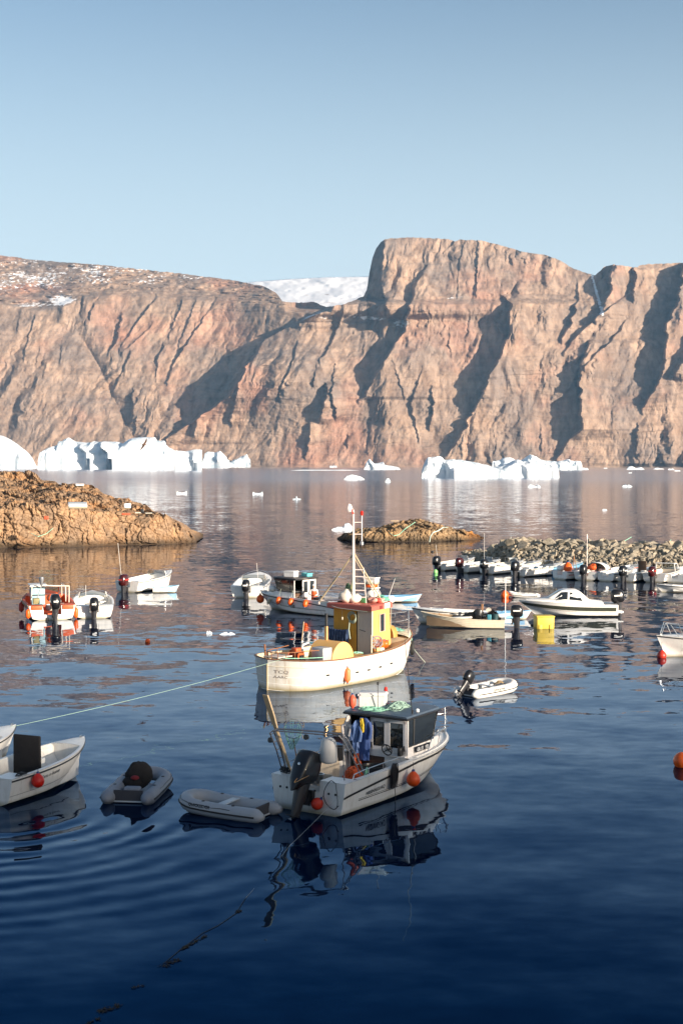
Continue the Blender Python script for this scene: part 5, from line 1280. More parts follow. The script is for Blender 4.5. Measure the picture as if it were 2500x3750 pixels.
hs = MB(); hs.tube(smooth_path([(0, 0, 0), (-.04, .12, .06), (-.10, .26, -.15), (-.12, .30, -.4), (-.08, .2, -.62), (-.06, .0, -.72), (-.06, -.16, -.6)]), .012, 6); hs.tube(smooth_path([(.0, -.02, 0), (-.07, -.10, -.2), (-.08, -.14, -.5), (-.06, -.1, -.66)]), .010, 6)
set_on(near, (-.03, -.95, .95), 'hose', hs, BLACK, label='black hose hanging in a loop over the starboard stern corner', cat='hose')

# --- near inflatables
qs = inflatable('pale grey inflatable dinghy with black stripe lying across the stern of the near boat', 2.62, 1.42, .205, mat('pale_inflatable_fabric', (.33, .35, .38), .45, var=.06, scale=3, dirt=(.25, .25, .24), dirt_amt=.25), txt=('QUICKSILVER', .115, 2.0, 18), txt_side=1)
qs.location = (-2.18, 39.15, .03); qs.rotation_euler.z = R(153)
gi = inflatable('dark grey inflatable dinghy with a black padded cover in its bow', 2.75, 1.62, .215, PVC, seat=False)
gi.location = (-6.16, 40.85, .03); gi.rotation_euler.z = R(83)
gs_ = empty('folded_cover'); c = MB(); c.sphere((0, 0, .42), .40, 16, (.62, 1.0, 1.05)); c.sphere((-.05, .12, .22), .3, 12, (.9, 1.15, .8)); lumps(c, .12, 3, 4); c.build('cloth', BLACKC, gs_, smooth=60)
tag(gs_, 'rounded black padded cover propped up in the dark grey inflatable', 'cover'); put(gs_, gi, (1.35, .08, .06), R(8))
gb_ = MB(); gb_.rbox((0, 0, .1), (.3, .5, .2), .08); set_on(gi, (.65, .05, .1), 'grey_bag', gb_, mat('grey_bag_cloth', (.22, .24, .28), .7, var=.3), label='lumpy grey bag on the floor of the dark grey inflatable', cat='bag')
rb_ = MB(); rb_.sphere((0, 0, .06), .10, 10, (1, 1.3, .7)); set_on(gi, (1.02, .08, .42), 'red_cloth', rb_, mat('dark_red_cloth', (.18, .015, .02), .8), label='dark red cloth tucked against the black padded cover', cat='cloth')

# --- white open boats at the left edge
lb, LH = console_boat('white open boat at the left edge with a black covered console and red ball buoy', (-10.25, 40.7, 0), R(66), 5.0, 2.05, fs=.80, fb=1.10, shield=False, motor=0, fore=.80, rails=False, tb=.36, pw=2.5)
hull_text(LH, 'Carlo in Itsanoq', INK, lb, .14, .27, .60, -1, .001, slope=.03, shear=.3)
for sg in (1, -1): stripe(LH, 'spray_line', mat('grey_line', (.16, .16, .17), .6), lb, .26, .28, .0, .96, sg)
cn = empty('covered_console'); MB().rbox((0, 0, .74), (.10, 1.0, 1.5), .04, taper=.97).build('black_cover', BLACKC, cn); MB().rbox((.22, 0, .40), (.34, .8, .75), .05).build('body', GEL, cn)
tag(cn, 'upright console wrapped in a black cover in the white boat at the left edge', 'console'); put(cn, lb, (2.15, .12, .13))
MB().rbox((3.7, .60, .72), (.55, .03, .30), .012, rot=(0, 0, R(-22))).build('locker_door', GELB, lb)
b = ball_buoy('bright red ball buoy on the side of the white boat at the left edge', .19, REDB, line=.12); put(b, lb, (.95, -1.14, .58))
cb_ = MB(); tangle(cb_, (0, 0, 0), (.3, .14, .08), 8, .012, 44); set_on(lb, (.55, -.85, .82), 'cable_tangle', cb_, BLACK, label='black cord lying on the stern of the white boat with the red ball buoy', cat='cord')
lb2, _ = console_boat('second white boat at the left edge, only its bow in view', (-13.2, 43.4, 0), R(64), 5.0, 2.0, fs=.75, fb=1.0, shield=False, motor=0, rails=False)

# ================================================================ fishing cutter
cut = empty('fishing_cutter', (-3.2, 61.4, 0), R(49))
tag(cut, 'white wooden fishing cutter with yellow wheelhouse and tall mast, in the middle of the harbour', 'fishing boat')
CH = Hull(L=9.9, B=4.0, fs=1.36, fb=1.80, dr=.7, rake=.6, tb=.45, pw=3.0, ta=.38, pa=6.0, rnd=True, se=2.4, fm=-.17)
CH.shell('hull', HULLW, cut, nst=48)
CH.strake('cap_rail', mat('brown_cap_rail', (.27, .13, .07), .6, var=.3, scale=5), cut, q=1.0, r=.055, t0=0.0, flat=.5)
CH.strake('rubbing_strake', mat('cream_strake', (.66, .60, .48), .6, var=.1), cut, q=.86, r=.022, off=.0)
# plank lines, caulked seams standing a little proud
pk = MB()
for q in (.18, .34, .50, .66):
    for sg in (1, -1):
        pk.tube([CH.out(.5 - .5 * math.cos(math.pi * i / 40), q - .12 * math.sin(math.pi * i / 40) * (1 - q), sg, .0)[0] for i in range(41)], .009, 4)
pk.build('planking', mat('plank_edge', (.80, .78, .74), .5, var=.05), cut)
bt = MB()
for sg in (1, -1):
    a = [CH.out(.02 + .96 * i / 40, -.05, sg, .004)[0] for i in range(41)]
    bt.loft([[Vector((p.x, p.y, .035)) for p in a], [Vector((p.x, p.y * .995, -.05)) for p in a]], closed=False)
bt.build('boot_line', mat('algae_line', (.30, .22, .06), .8, var=.4, scale=6), cut)
# deck and bulwark inside
dk = MB(); N = 40; ts = [.5 - .5 * math.cos(math.pi * (i + .6) / (N + 1.2)) for i in range(N + 1)]
def cdeck(t): return CH.zs(t) - (.42 if t < .76 else .42 * (1 - (t - .76) / .06) if t < .82 else 0.0) - (.0)
for sg in (1, -1):
    dk.loft([[Vector((CH.X(t, CH.zs(t)), sg * CH.half(t), CH.zs(t) + .02)) for t in ts], [Vector((CH.X(t, CH.zs(t)), sg * max(CH.half(t) - .10, 0), CH.zs(t) + .022)) for t in ts],
             [Vector((CH.X(t, CH.zs(t)), sg * max(CH.half(t) - .12, 0), max(cdeck(t), 0) + .005)) for t in ts], [Vector((CH.X(t, CH.zs(t)), 0, cdeck(t) + .06)) for t in ts]], closed=False)
dk.build('deck', mat('cream_deck', (.62, .52, .36), .7, var=.12, scale=2, dirt=(.30, .2, .1)), cut, smooth=30)
# whaleback foredeck
wb = MB(); rr = []
for i in range(13):
    t = .84 + .155 * i / 12; x = CH.X(t, CH.zs(t)); h = CH.half(t) - .04
    rr.append([Vector((x, h * math.cos(a), CH.zs(t) + .03 + .16 * math.sin(a) * min(1, h))) for a in [math.pi * k / 10 for k in range(11)]])
wb.loft(rr, closed=False); wb.build('foredeck', mat('cream_foredeck', (.72, .62, .46), .6, var=.08, scale=2, dirt=(.4, .28, .15)), cut, smooth=50)
# wheelhouse: x 4.15..6.55
xa, xf, zb, zt = 5.68, 7.65, .9, 3.12; wa, wf = 1.20, .66
wh = MB(); cy = -.02
P8 = [(xa, -wa + cy), (xf, -wf + cy), (xf + .18, cy), (xf, wf + cy), (xa, wa + cy)]
wh.loft([[Vector((x, y, zb)) for x, y in P8], [Vector((x + (.0 if x < 6 else -.10), y * .97, zt)) for x, y in P8]])
who = wh.build('wheelhouse', YEL, cut, smooth=20)
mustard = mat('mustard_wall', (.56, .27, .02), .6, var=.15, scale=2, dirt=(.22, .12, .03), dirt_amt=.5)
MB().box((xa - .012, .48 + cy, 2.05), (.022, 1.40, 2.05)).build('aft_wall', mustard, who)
MB().box((xa - .012, -.28 + cy, 2.02), (.02, .10, 1.95)).build('doorway_shade', BLACK, who)  # black strip standing in for the shade inside the open doorway
MB().box((xa - .03, -.76 + cy, 2.02), (.05, .76, 1.98)).build('door', mat('grey_door', (.50, .44, .38), .6, var=.06, scale=3, dirt=(.3, .22, .15)), who, bevel=.01)
df = MB(); df.box((xa - .04, -1.165 + cy, 2.04), (.07, .04, 2.06)); df.box((xa - .04, -.36 + cy, 2.04), (.07, .03, 2.06)); df.box((xa - .04, -.76 + cy, 3.04), (.07, .74, .035)); df.build('door_frame', mat('cream_trim', (.72, .60, .42), .6), who)
gr_ = MB()
gr_.box((xa - .07, -.62 + cy, 2.15), (.02, .36, .02), (R(10), 0, 0)); gr_.build('door_handle', BLACK, who)
for sg in (-1,):
    for x0, x1, z0, z1 in ((6.42, 6.92, 2.05, 2.86),):
        y_ = lambda x: sg * (wa + (wf - wa) * (x - xa) / (xf - xa)) * .982 + cy
        w_ = MB(); w_.add([(x0, y_(x0) - .018, z0), (x1, y_(x1) - .018, z0), (x1, y_(x1) - .012, z1), (x0, y_(x0) - .012, z1)], [(0, 1, 2, 3)]); wo_ = w_.build('window', GLASS, who)
        f = MB(); f.tube([(x0, y_(x0) - .02, z0), (x1, y_(x1) - .02, z0), (x1, y_(x1) - .012, z1), (x0, y_(x0) - .012, z1)], .032, 4, closed=True); f.build('frame', mat('pink_frame', (.62, .42, .36), .6), wo_, smooth=20)
for y0, y1 in ((-.55, -.06), (.06, .55)):
    w_ = MB(); w_.add([(xf + .22 - abs(y0) * .27, y0, 2.2), (xf + .22 - abs(y1) * .27, y1, 2.2), (xf + .16 - abs(y1) * .27, y1, 2.95), (xf + .16 - abs(y0) * .27, y0, 2.95)], [(0, 1, 2, 3)]); w_.build('window', GLASS, who)
# roof with red fascia
rf = MB(); RP = [(xa - .28, -1.36), (xf - .10, -.84), (xf + .22, -.45), (xf + .34, 0), (xf + .22, .45), (xf - .10, .84), (xa - .28, 1.36)]
rf.loft([[Vector((x, y, 3.10)) for x, y in RP], [Vector((x, y, 3.30)) for x, y in RP], [Vector((x * .98 + .14, y * .9, 3.35)) for x, y in RP]])
ro = rf.build('roof', mat('red_fascia', (.46, .11, .08), .55, var=.15, scale=4, dirt=(.3, .1, .06)), who, smooth=20)
SL = math.atan2(.52, xf - .10 - (xa - .28)); FY = lambda x: -1.36 + (x - (xa - .28)) * math.tan(SL)
bl = MB(); bl.box((6.95, FY(6.95) - .018, 3.235), (.56, .02, .24), (0, 0, SL)); sgn = bl.build('name_board', GELB, ro)
flat_text('AVIAJA', mat('blue_letters', (.10, .22, .42), .6), sgn, .13, (6.73, FY(6.73) - .036, 3.18), (math.cos(SL), math.sin(SL), 0), (0, 0, 1), .002)
bl = MB(); bl.box((6.35, FY(6.35) - .016, 3.20), (.26, .02, .15), (0, 0, SL)); bl.build('number_board', mat('dark_red_board', (.2, .03, .03), .6), ro)
rb2 = MB(); rb2.box((7.15, -.42, 3.42), (.6, .5, .14), (0, 0, R(14))); rb2.build('roof_locker', GELB, ro, bevel=.01)
# engine-room hatch: yellow half drum across the deck
hd = MB(); rings = []
for y in (-1.35, -1.33, .10, .12):
    rr_ = .62 if abs(y) in (1.35,) or y == .12 else .66
    rings.append([Vector((3.45 + rr_ * 1.12 * math.cos(a), y, 1.05 + rr_ * 1.28 * math.sin(a))) for a in [math.pi * k / 16 for k in range(17)]])
hd.loft(rings, closed=False)
hd.add([r_ for r_ in rings[0]], [tuple(range(17))]); hd.add([r_ for r_ in rings[-1]], [tuple(range(17))])
hdo = hd.build('engine_hatch', YELF, cut, smooth=40)
ex = MB(); ex.tube([(3.55, -.25, 1.75), (3.55, -.25, 2.50)], .095, 14); ex.lathe([(.16, 0), (.16, .03), (.10, .04)], 14, (3.55, -.25, 1.86)); ex.build('exhaust_pipe', BRASS, cut, smooth=50)
ex = MB(); ex.tube([(3.55, -.25, 2.50), (3.55, -.25, 3.05)], .07, 12); ex.lathe([(.085, 0), (.085, .03), (.0, .04)], 12, (3.55, -.25, 3.05)); ex.build('exhaust_top', BLACK, cut, smooth=50)
MB().rbox((2.50, -.92, 1.36), (.6, .70, .70), .04).build('winch_housing', mat('galvanised_box', (.42, .44, .45), .45, metal=.3, var=.2, scale=4, dirt=(.3, .2, .12)), cut)
# low step between hatch and house
MB().box((4.85, -.8, 1.05), (.9, .9, .16)).build('step', YELF, cut, bevel=.01)
# mast with cross arm, side pole, ladder and stays
MX, MY = 5.95, .20
ms = MB(); ms.tube([(MX, MY, 3.3), (MX, MY, 5.6), (MX, MY, 7.68)], [.075, .065, .04], 12)
mso = ms.build('mast', mat('pinkish_white_mast', (.78, .66, .60), .5, var=.08, scale=3), cut, smooth=60)
sp_ = MB(); X0 = (6.28, -.03)
sp_.tube([(X0[0], X0[1], 6.20), (X0[0], X0[1], 7.42)], .028, 8); sp_.tube([(MX, MY, 6.55), (X0[0], X0[1], 6.55)], .016, 6); sp_.tube([(MX, MY, 7.1), (X0[0], X0[1], 7.1)], .016, 6)
sp_.build('side_pole', mso.data.materials[0], mso, smooth=60)
MB().lathe([(.03, 0), (.07, .03), (.08, .16), (.04, .22)], 12, (X0[0], X0[1], 7.41)).build('masthead_lamp', REDB, mso)
MB().lathe([(.03, .18), (.09, .14), (.09, 0), (.04, -.06)], 12, (X0[0], X0[1], 6.05)).build('deck_light', ALUG, mso)
fg = MB(); fg.add([(MX, MY, 7.66), (MX - .1, MY + .05, 7.92), (MX - .20, MY + .10, 7.98), (MX - .26, MY + .16, 7.72), (MX - .20, MY + .12, 7.56), (MX - .12, MY + .06, 7.60)], [(0, 1, 2, 3, 4, 5)])
fgo = fg.build('flag', mat('white_flag', (.8, .74, .70), .8), mso); sm_ = fgo.modifiers.new('thickness', 'SOLIDIFY'); sm_.thickness = .01
fr_ = MB(); fr_.add([(MX, MY, 7.64), (MX - .08, MY, 7.74), (MX - .12, MY - .02, 7.48), (MX - .04, MY - .08, 7.50)], [(0, 1, 2, 3)]); fr2 = fr_.build('flag', mat('red_flag', (.65, .05, .04), .8), mso); sm_ = fr2.modifiers.new('thickness', 'SOLIDIFY'); sm_.thickness = .01
sy_ = MB()
for a, b, r_ in (((MX, MY, 5.65), (5.5, 1.95, 3.32), .03), ((MX, MY, 5.60), (5.45, 1.85, 3.32), .015), ((MX, MY - .05, 5.65), (6.95, -.75, 3.34), .034), ((MX + .05, MY - .05, 5.4), (6.85, -.7, 3.34), .018)):
    sy_.tube([a, b], r_, 8)
sy_.build('mast_stay', mat('dull_gold_wire', (.48, .38, .24), .6, var=.2), mso, smooth=60)
ld = MB(); ld.tube([(MX + .28, MY - .55, 3.3), (MX + .2, MY - .45, 5.0)], .02, 6)
for k in range(5): z = 3.62 + k * .32; ld.tube([(MX, MY, z), (MX + .28 - .04 * (z - 3.3), MY - .54 + .06 * (z - 3.3), z)], .028, 6)
ld.build('ladder', mso.data.materials[0], mso, smooth=50)
bm_ = MB(); bm_.tube([(MX, MY, 3.50), (5.5, 1.95, 3.38)], .05, 8); bm_.tube([(5.5, 1.95, 3.40), (5.5, 1.95, 3.18)], .05, 8); bm_.build('boom', mso.data.materials[0], mso, smooth=50)
rg_ = MB(); rg_.tube([(5.5, 1.9, 3.33), (5.36, .6, 3.13), (5.36, -1.1, 3.07)], .012, 5); rg_.build('rigging_line', ROPEW, cut)
# rails
ra = MB()
pts = [(CH.X(t, 2) * 1.0, -max(CH.half(t) - .15, 0), CH.zs(t)) for t in (.86, .90, .94, .975)]
loop = [Vector((pts[0][0], pts[0][1], pts[0][2] + .86))] + [Vector((p[0], p[1], p[2] + .88)) for p in pts[1:]] + [Vector((CH.L * .995, 0, CH.zs(1) + .9))] + [Vector((p[0], -p[1], p[2] + .88)) for p in reversed(pts[1:])] + [Vector((pts[0][0], -pts[0][1], pts[0][2] + .86))]
ra.tube(loop, .022, 8); ra.tube([p - Vector((0, 0, .42)) for p in loop], .014, 6)
for p in loop: ra.tube([p, (p.x, p.y, p.z - .88)], .016, 6)
ra.build('bow_rail', ALUG, cut, smooth=60)
sr = MB(); lp = []
for i in range(9):
    a = math.pi * i / 8; lp.append(Vector((1.45 - 1.2 * math.sin(a) ** .9, .80 * math.cos(a), 1.62)))
sr.tube([Vector((2.5, 1.1, 1.62))] + lp + [Vector((2.5, -1.1, 1.6))], .022, 6)
for p in lp: sr.tube([p, (p.x, p.y, 1.3)], .018, 6)
sr.build('stern_rail', RUST, cut, smooth=60)
MB().box((.75, .1, 1.40), (.9, .9, .04)).build('stern_board', mat('bright_board', (.75, .6, .48), .6), cut)
# scuppers along the starboard side
for px_, py_ in ((1201, 2476), (1306, 2465), (1351, 2456), (1393, 2445), (1433, 2432)):
    q = .5; t = t_at_px(CH, cut, px_, q)
    for _ in range(4):
        w_ = wmat(cut, CH.side(t, q, -1)); zz_ = HC - (py_ - 1700) / F * w_.y; q += (zz_ - w_.z) * .6; t = t_at_px(CH, cut, px_, q)
    p, n_ = CH.out(t, q, -1, .004); p2, _ = CH.out(t + .01, q, -1, .004); d_ = (p2 - p).normalized()
    s_ = MB(); s_.rbox((0, 0, 0), (.19, .03, .075), .014); o = s_.build('scupper', BLACK, cut); o.location = p; o.rotation_euler.z = math.atan2(d_.y, d_.x)
FAINT = mat('faded_letters', (.20, .17, .15), .7)
tq = t_at_px(CH, cut, 1000, .7, hi=.3)
hull_text(CH, 'TCQ', FAINT, cut, .13, tq, .72, -1, .001); hull_text(CH, 'AARC', FAINT, cut, .10, tq, .62, -1, .001)
MB().tube([CH.side(0, q, 1) + Vector((-.015, 0, 0)) for q in (0, .3, .6, .9)], .03, 8).build('stern_post', mat('stained_post', (.36, .27, .15), .8, var=.3), cut, smooth=60)
# companion dome forward on the starboard side of the deck
dm = MB(); dm.loft([[Vector((x, -.05 + .62 * math.cos(a) * s__, 1.6 + .72 * math.sin(a) * s__)) for a in [math.pi * k / 14 for k in range(15)]] for x, s__ in ((7.95, .85), (8.0, .9), (8.4, .75), (8.65, .35))], closed=False)
dm.add([Vector((7.95, -.05 + .53 * math.cos(a), 1.6 + .61 * math.sin(a))) for a in [math.pi * k / 14 for k in range(15)]], [tuple(range(15))])
dm.build('companion_hatch', mat('ochre_hatch', (.42, .24, .06), .6, var=.15), cut, smooth=50)

# --- things on the cutter
_put = put
def put(o, bt, p, rz=0.0):                     # roof load sits within the tapered roof
    if bt is cut and p[2] > 3.25: p = (5.75 + (p[0] - 4.15) * .80, p[1] * .72, p[2])
    return _put(o, bt, p, rz)
ty = empty('tyre_fender'); t_ = MB(); prof_ = [(.19, -.08), (.30, -.095), (.345, -.06), (.355, 0), (.345, .06), (.30, .095), (.19, .08), (.21, 0)]
t_.loft([[Vector((pr[0] * math.cos(a), pr[1], pr[0] * math.sin(a))) for pr in prof_] for a in [2 * math.pi * k / 28 for k in range(29)]], closed=True, cap=False); t_.build('tread', RUBBER, ty, smooth=50)
MB().tube([(0, 0, .3), (.0, .1, .75)], .014, 6).build('line', ROPEG, ty)
tag(ty, 'black tyre fender hanging at the starboard bow of the fishing cutter', 'tyre fender'); p, n_ = CH.out(t_at_px(CH, cut, 1500, .72, lo=.6), .74, -1, .12); put(ty, cut, p, math.atan2(n_.y, n_.x) + R(90)); 
b = cyl_fender('long orange fender hanging amidships on the side of the cutter', .135, .60, mat('bright_orange_vinyl', (.85, .19, .06), .4, var=.1, scale=6), line=.45); p, n_ = CH.out(t_at_px(CH, cut, 1264, .5), .5, -1, .15); put(b, cut, (p.x, p.y, .52))
wn = empty('net_winch'); w1 = MB(); w1.lathe([(.22, -.3), (.10, -.26), (.10, .26), (.22, .3)], 18, (0, 0, .38), (R(90), 0, 0)); w1.rbox((.0, 0, .62), (.34, .34, .2), .05); w1.build('drum', ORANGEP, wn, smooth=40); w2 = MB(); w2.box((0, .34, .2), (.3, .05, .45)); w2.box((0, -.34, .2), (.3, .05, .45)); w2.build('stand', BLACK, wn)
tag(wn, 'orange net winch on the stern deck of the fishing cutter', 'winch'); put(wn, cut, (1.85, .02, .95))
ct = MB(); ct.rbox((0, 0, .15), (1.3, .9, .3), .03); set_on(cut, (1.55, .15, .92), 'hatch_box', ct, mat('dark_hatch', (.04, .03, .025), .7), R(10), label='low dark hatch box behind the orange winch at the cutter stern', cat='box')
dv = empty('white_davit'); d1 = MB(); d1.tube([(0, 0, 0), (0, 0, .75)], .05, 8); d1.tube([(0, 0, .75), (.3, -.1, .85)], .045, 8); d1.tube([(.3, .3, 0), (.3, .3, .9)], .03, 8); d1.build('post', GEL, dv, smooth=50); tag(dv, 'white post and arm standing beside the orange winch', 'davit'); put(dv, cut, (2.5, .25, .95))
pl = MB(); pl.tube([(0, 0, 0), (.35, .10, 1.55)], .022, 6); set_on(cut, (2.9, .75, 1.1), 'boat_hook', pl, PALEWOOD, label='thin pale boat hook leaning beside the exhaust of the cutter', cat='boat hook')
# laundry: blue denim and trousers on the aft wall line
lc = MB(); W = 34
rows = []
for j in range(9):
    z = -.075 * j
    rows.append([Vector((-.06 + .05 * math.sin(i * 1.35 + j * .2) * (.3 + j / 9), .62 - 1.22 * i / W, z - .05 * math.sin(math.pi * i / W) + .02 * math.sin(i * 2.1))) for i in range(W + 1)])
for i in range(W + 1): rows[-1][i].z += .10 * math.sin(i * .9) 
lc.loft(rows, closed=False); lo = lc.build('laundry', DENIM, smooth=60); sm_ = lo.modifiers.new('thickness', 'SOLIDIFY'); sm_.thickness = .05
put(lo, cut, (5.52, .68, 2.16)); tag(lo, 'dark blue cloths hung in a row on the mustard wall of the cutter', 'laundry')
cl_ = MB()
for k in range(5): cl_.tube([(-.02 * k, .2 * math.cos(a) * (1 + .06 * k), .22 * math.sin(a) + .03 * k) for a in [2 * math.pi * i / 18 for i in range(18)]], .014, 6, closed=True)
cl_.tube([(-.04, .15, 0), (-.05, .2, -.5), (-.05, .12, -.95)], .03, 6); set_on(cut, (5.58, -.08, 2.66), 'rope_coil', cl_, mat('grey_green_rope', (.32, .38, .30), .8, var=.3, scale=12), label='coil of grey-green rope hanging beside the grey door of the cutter', cat='rope', smooth=60)
dl = MB(); dl.tube([(0, 0, 0), (0, 0, -.35)], .008, 5); dl.lathe([(.03, -.02), (.05, .05), (.03, .12)], 10, (0, 0, -.48)); set_on(cut, (5.45, .45, 3.08), 'hanging_lamp', dl, GELB, label='small white lamp hanging under the red roof edge of the cutter', cat='lamp')
hr = empty('line_hauler'); h1 = MB()
for r_ in (.30, .26, .16, .08): h1.tube([(r_ * math.cos(a), 0, r_ * math.sin(a)) for a in [2 * math.pi * k / 24 for k in range(24)]], .018, 6, closed=True)
for k in range(8): a = math.pi * k / 4; h1.tube([(0, 0, 0), (.28 * math.cos(a), 0, .28 * math.sin(a))], .012, 5)
h1.build('wheel', ALUG, hr, smooth=50); h2 = MB(); h2.tube([(-.28, 0, -.6), (-.28, 0, .35)], .035, 8); h2.build('post', mat('cream_post', (.7, .58, .4), .6), hr); h2 = MB(); h2.rbox((.05, .0, -.42), (.2, .15, .36), .03); h2.build('foot', YEL, hr)
tag(hr, 'spoked grey hauler wheel on the starboard side of the wheelhouse', 'line hauler'); put(hr, cut, (5.70, -1.42, 1.66), R(-20))
for i, (x, y, z, r_, lb_) in enumerate(((6.12, -1.28, 1.52, .24, 'larger orange buoy lying beside the yellow wheelhouse side'), (6.52, -1.22, 1.5, .19, 'smaller orange buoy nearer the cutter bow beside the larger one'))):
    b = ball_buoy(lb_, r_, ORANGE, line=.1); put(b, cut, (x, y, z)); b.rotation_euler.y = R(60)
wb_ = MB(); wb_.rbox((0, 0, .12), (.3, .25, .24), .08); set_on(cut, (6.05, -1.38, 1.15), 'white_bag', wb_, GELB, label='white bag below the orange buoys on the cutter side deck', cat='bag')
# roof load
cn_ = empty('raft_canister'); c1 = MB(); c1.lathe([(.0, -.44), (.20, -.43), (.26, -.36), (.27, 0), (.26, .36), (.20, .43), (.0, .44)], 20, (0, 0, .29), (0, R(90), 0)); c1.build('shell', GELB, cn_, smooth=50)
c1 = MB(); c1.box((-.25, 0, .03), (.05, .5, .06)); c1.box((.25, 0, .03), (.05, .5, .06)); c1.build('cradle', ALUG, cn_)
c1 = MB()
for x in (-.2, .2): c1.tube([(x, .275 * math.cos(a), .29 + .275 * math.sin(a)) for a in [2 * math.pi * k / 20 for k in range(20)]], .012, 5, closed=True)
c1.build('strap', BLACK, cn_)
tag(cn_, 'white cylindrical raft canister on the wheelhouse roof, right of the mast', 'raft canister'); put(cn_, cut, (6.0, .05, 3.36), R(25))
sk1 = MB(); sk1.sphere((0, 0, .32), .38, 16, (1, .9, .85)); sk1.sphere((.1, -.35, .22), .26, 14, (1, 1.2, .8)); lumps(sk1, .22, 3.5, 3); set_on(cut, (4.35, .75, 3.32), 'canvas_bundle', sk1, CREAM, label='pale canvas bundle on the roof left of the mast', cat='bundle', smooth=60)
sk1 = MB(); sk1.sphere((0, 0, .2), .3, 14, (1, 1.1, .7)); lumps(sk1, .25, 4, 6); set_on(cut, (5.15, .80, 3.32), 'white_sack', sk1, GELB, R(20), label='lumpy white sack right behind the canvas bundle', cat='sack', smooth=60)
dk1 = MB(); tangle(dk1, (0, 0, 0), (.45, .45, .4), 26, .018, 61); set_on(cut, (4.6, 1.3, 3.3), 'dark_net_heap', dk1, BLACK, label='heap of black net at the port edge of the wheelhouse roof', cat='net')
fl_ = empty('net_flag_pole'); MB().tube([(0, 0, 0), (.15, -.12, 1.3)], .05, 8).build('pole', mat('yellow_green_pole', (.42, .40, .14), .7, var=.2), fl_); f1 = MB(); tangle(f1, (0, .1, .35), (.22, .22, .5), 12, .016, 71); f1.build('wrapping', mat('dark_green_net', (.06, .12, .07), .8), fl_)
tag(fl_, 'yellow-green pole wrapped in dark net, leaning on the roof left of the mast', 'pole'); put(fl_, cut, (5.2, 1.35, 3.36))
lb_ = MB(); lb_.tube([(.24 * math.cos(a), .24 * math.sin(a), 0) for a in [2 * math.pi * k / 24 for k in range(24)]], .07, 10, closed=True); set_on(cut, (5.9, .15, 4.08), 'lifebuoy', lb_, ORANGE, label='orange lifebuoy lying on the rack above the canister', cat='lifebuoy', smooth=60)
rk = MB(); 
for x in (5.6, 6.2):
    for y in (-.15, .45): rk.tube([(5.75 + (x - 4.15) * .8, y * .72, 3.3), (5.75 + (x - 4.15) * .8, y * .72, 4.35)], .02, 6)
rk.box((7.15, .11, 3.98), (.65, .55, .04)); rk.build('roof_rack', GELB, cut)
fish_crate('white box standing on top of the roof rack beside the mast', cut, (5.9, .15, 4.16), R(10), (.42, .62, .32), GELB)
gx = MB(); gx.rbox((0, 0, .11), (.22, .24, .22), .02); set_on(cut, (4.85, -.22, 3.35), 'green_box', gx, mat('green_plastic', (.10, .40, .16), .5), label='small green box at the foot of the mast', cat='box')
ng = MB(); tangle(ng, (0, 0, 0), (.5, .5, .24), 34, .012, 81); set_on(cut, (5.9, -.75, 3.42), 'net_heap', ng, mat('sea_green_net', (.15, .42, .33), .8, var=.25, scale=16), label='sea-green net heaped on the starboard side of the cutter roof', cat='net')
pw_ = MB(); pw_.sphere((0, 0, .12), .2, 12, (1, 1.2, .6)); pw_.sphere((.4, -.1, .1), .2, 12, (1.2, 1, .55)); lumps(pw_, .25, 5, 2); set_on(cut, (5.05, -.75, 3.36), 'red_white_fenders', pw_, mat('pale_red_cloth', (.6, .30, .24), .7, var=.4, scale=3), label='pale red bundles lying on the starboard front of the cutter roof', cat='bundle', smooth=60)
rb3 = MB(); rb3.sphere((0, 0, .1), .13, 12, (1, 1.2, .9)); set_on(cut, (5.35, -.95, 3.36), 'dark_red_float', rb3, RED, label='dark red float between the pale red bundles and the name board', cat='float', smooth=60)
an_ = MB(); an_.tube([(0, 0, 0), (-.05, .08, 2.35)], [.014, .007], 6); set_on(cut, (5.6, -.80, 3.32), 'whip_antenna', an_, BLACK, label='long black whip antenna on the cutter roof', cat='antenna')
an_ = MB(); an_.tube([(0, 0, 0), (.12, -.32, .95)], [.018, .010], 6); set_on(cut, (6.35, -.85, 3.5), 'white_antenna', an_, GELB, label='short white slanting antenna on the cutter roof', cat='antenna')
sl_ = empty('searchlight'); MB().lathe([(.12, -.16), (.17, -.12), (.17, .1), (.12, .16)], 14, (0, 0, .3), (0, R(90), R(-40))).build('housing', GELB, sl_, smooth=50); MB().tube([(0, 0, -1.2), (0, 0, .14)], .02, 6).build('post', GELB, sl_)
tag(sl_, 'white drum shaped searchlight on a post in front of the wheelhouse', 'searchlight'); _put(sl_, cut, (8.05, -.35, 3.1))
nf = MB(); tangle(nf, (0, 0, 0), (.75, .45, .16), 30, .012, 91); set_on(cut, (8.45, -.15, 1.84), 'bow_net', nf, mat('sea_green_net', (.15, .42, .33)), label='green net and ropes lying on the foredeck of the cutter', cat='net')
bp = MB(); bp.tube([(0, 0, 0), (-.05, 0, .55)], .04, 8); set_on(cut, (.85, .95, 1.3), 'stern_bollard', bp, RUST, label='rusty post at the port quarter of the cutter', cat='bollard')
mt = MB(); tangle(mt, (0, 0, 0), (.5, .3, .1), 8, .012, 95); set_on(cut, (4.6, -1.15, 1.22), 'deck_rope', mt, ROPEG, label='green rope lying between the yellow drum hatch and the wheelhouse', cat='rope')
sb = wmat(cut, (.45, -.62, 1.40))
rope('mooring_rope', 'pale green mooring rope running from the cutter stern to the lower left', [sb, G(40, 2662, 1.0)], .0055, mat('pale_green_rope', (.38, .55, .42), .8), sag=.12, n_=40)
rope('deck_line', 'mint line stretched along the starboard rail of the cutter stern', [sb, wmat(cut, (2.2, -1.42, 1.34))], .016, ROPEG, sag=.02)
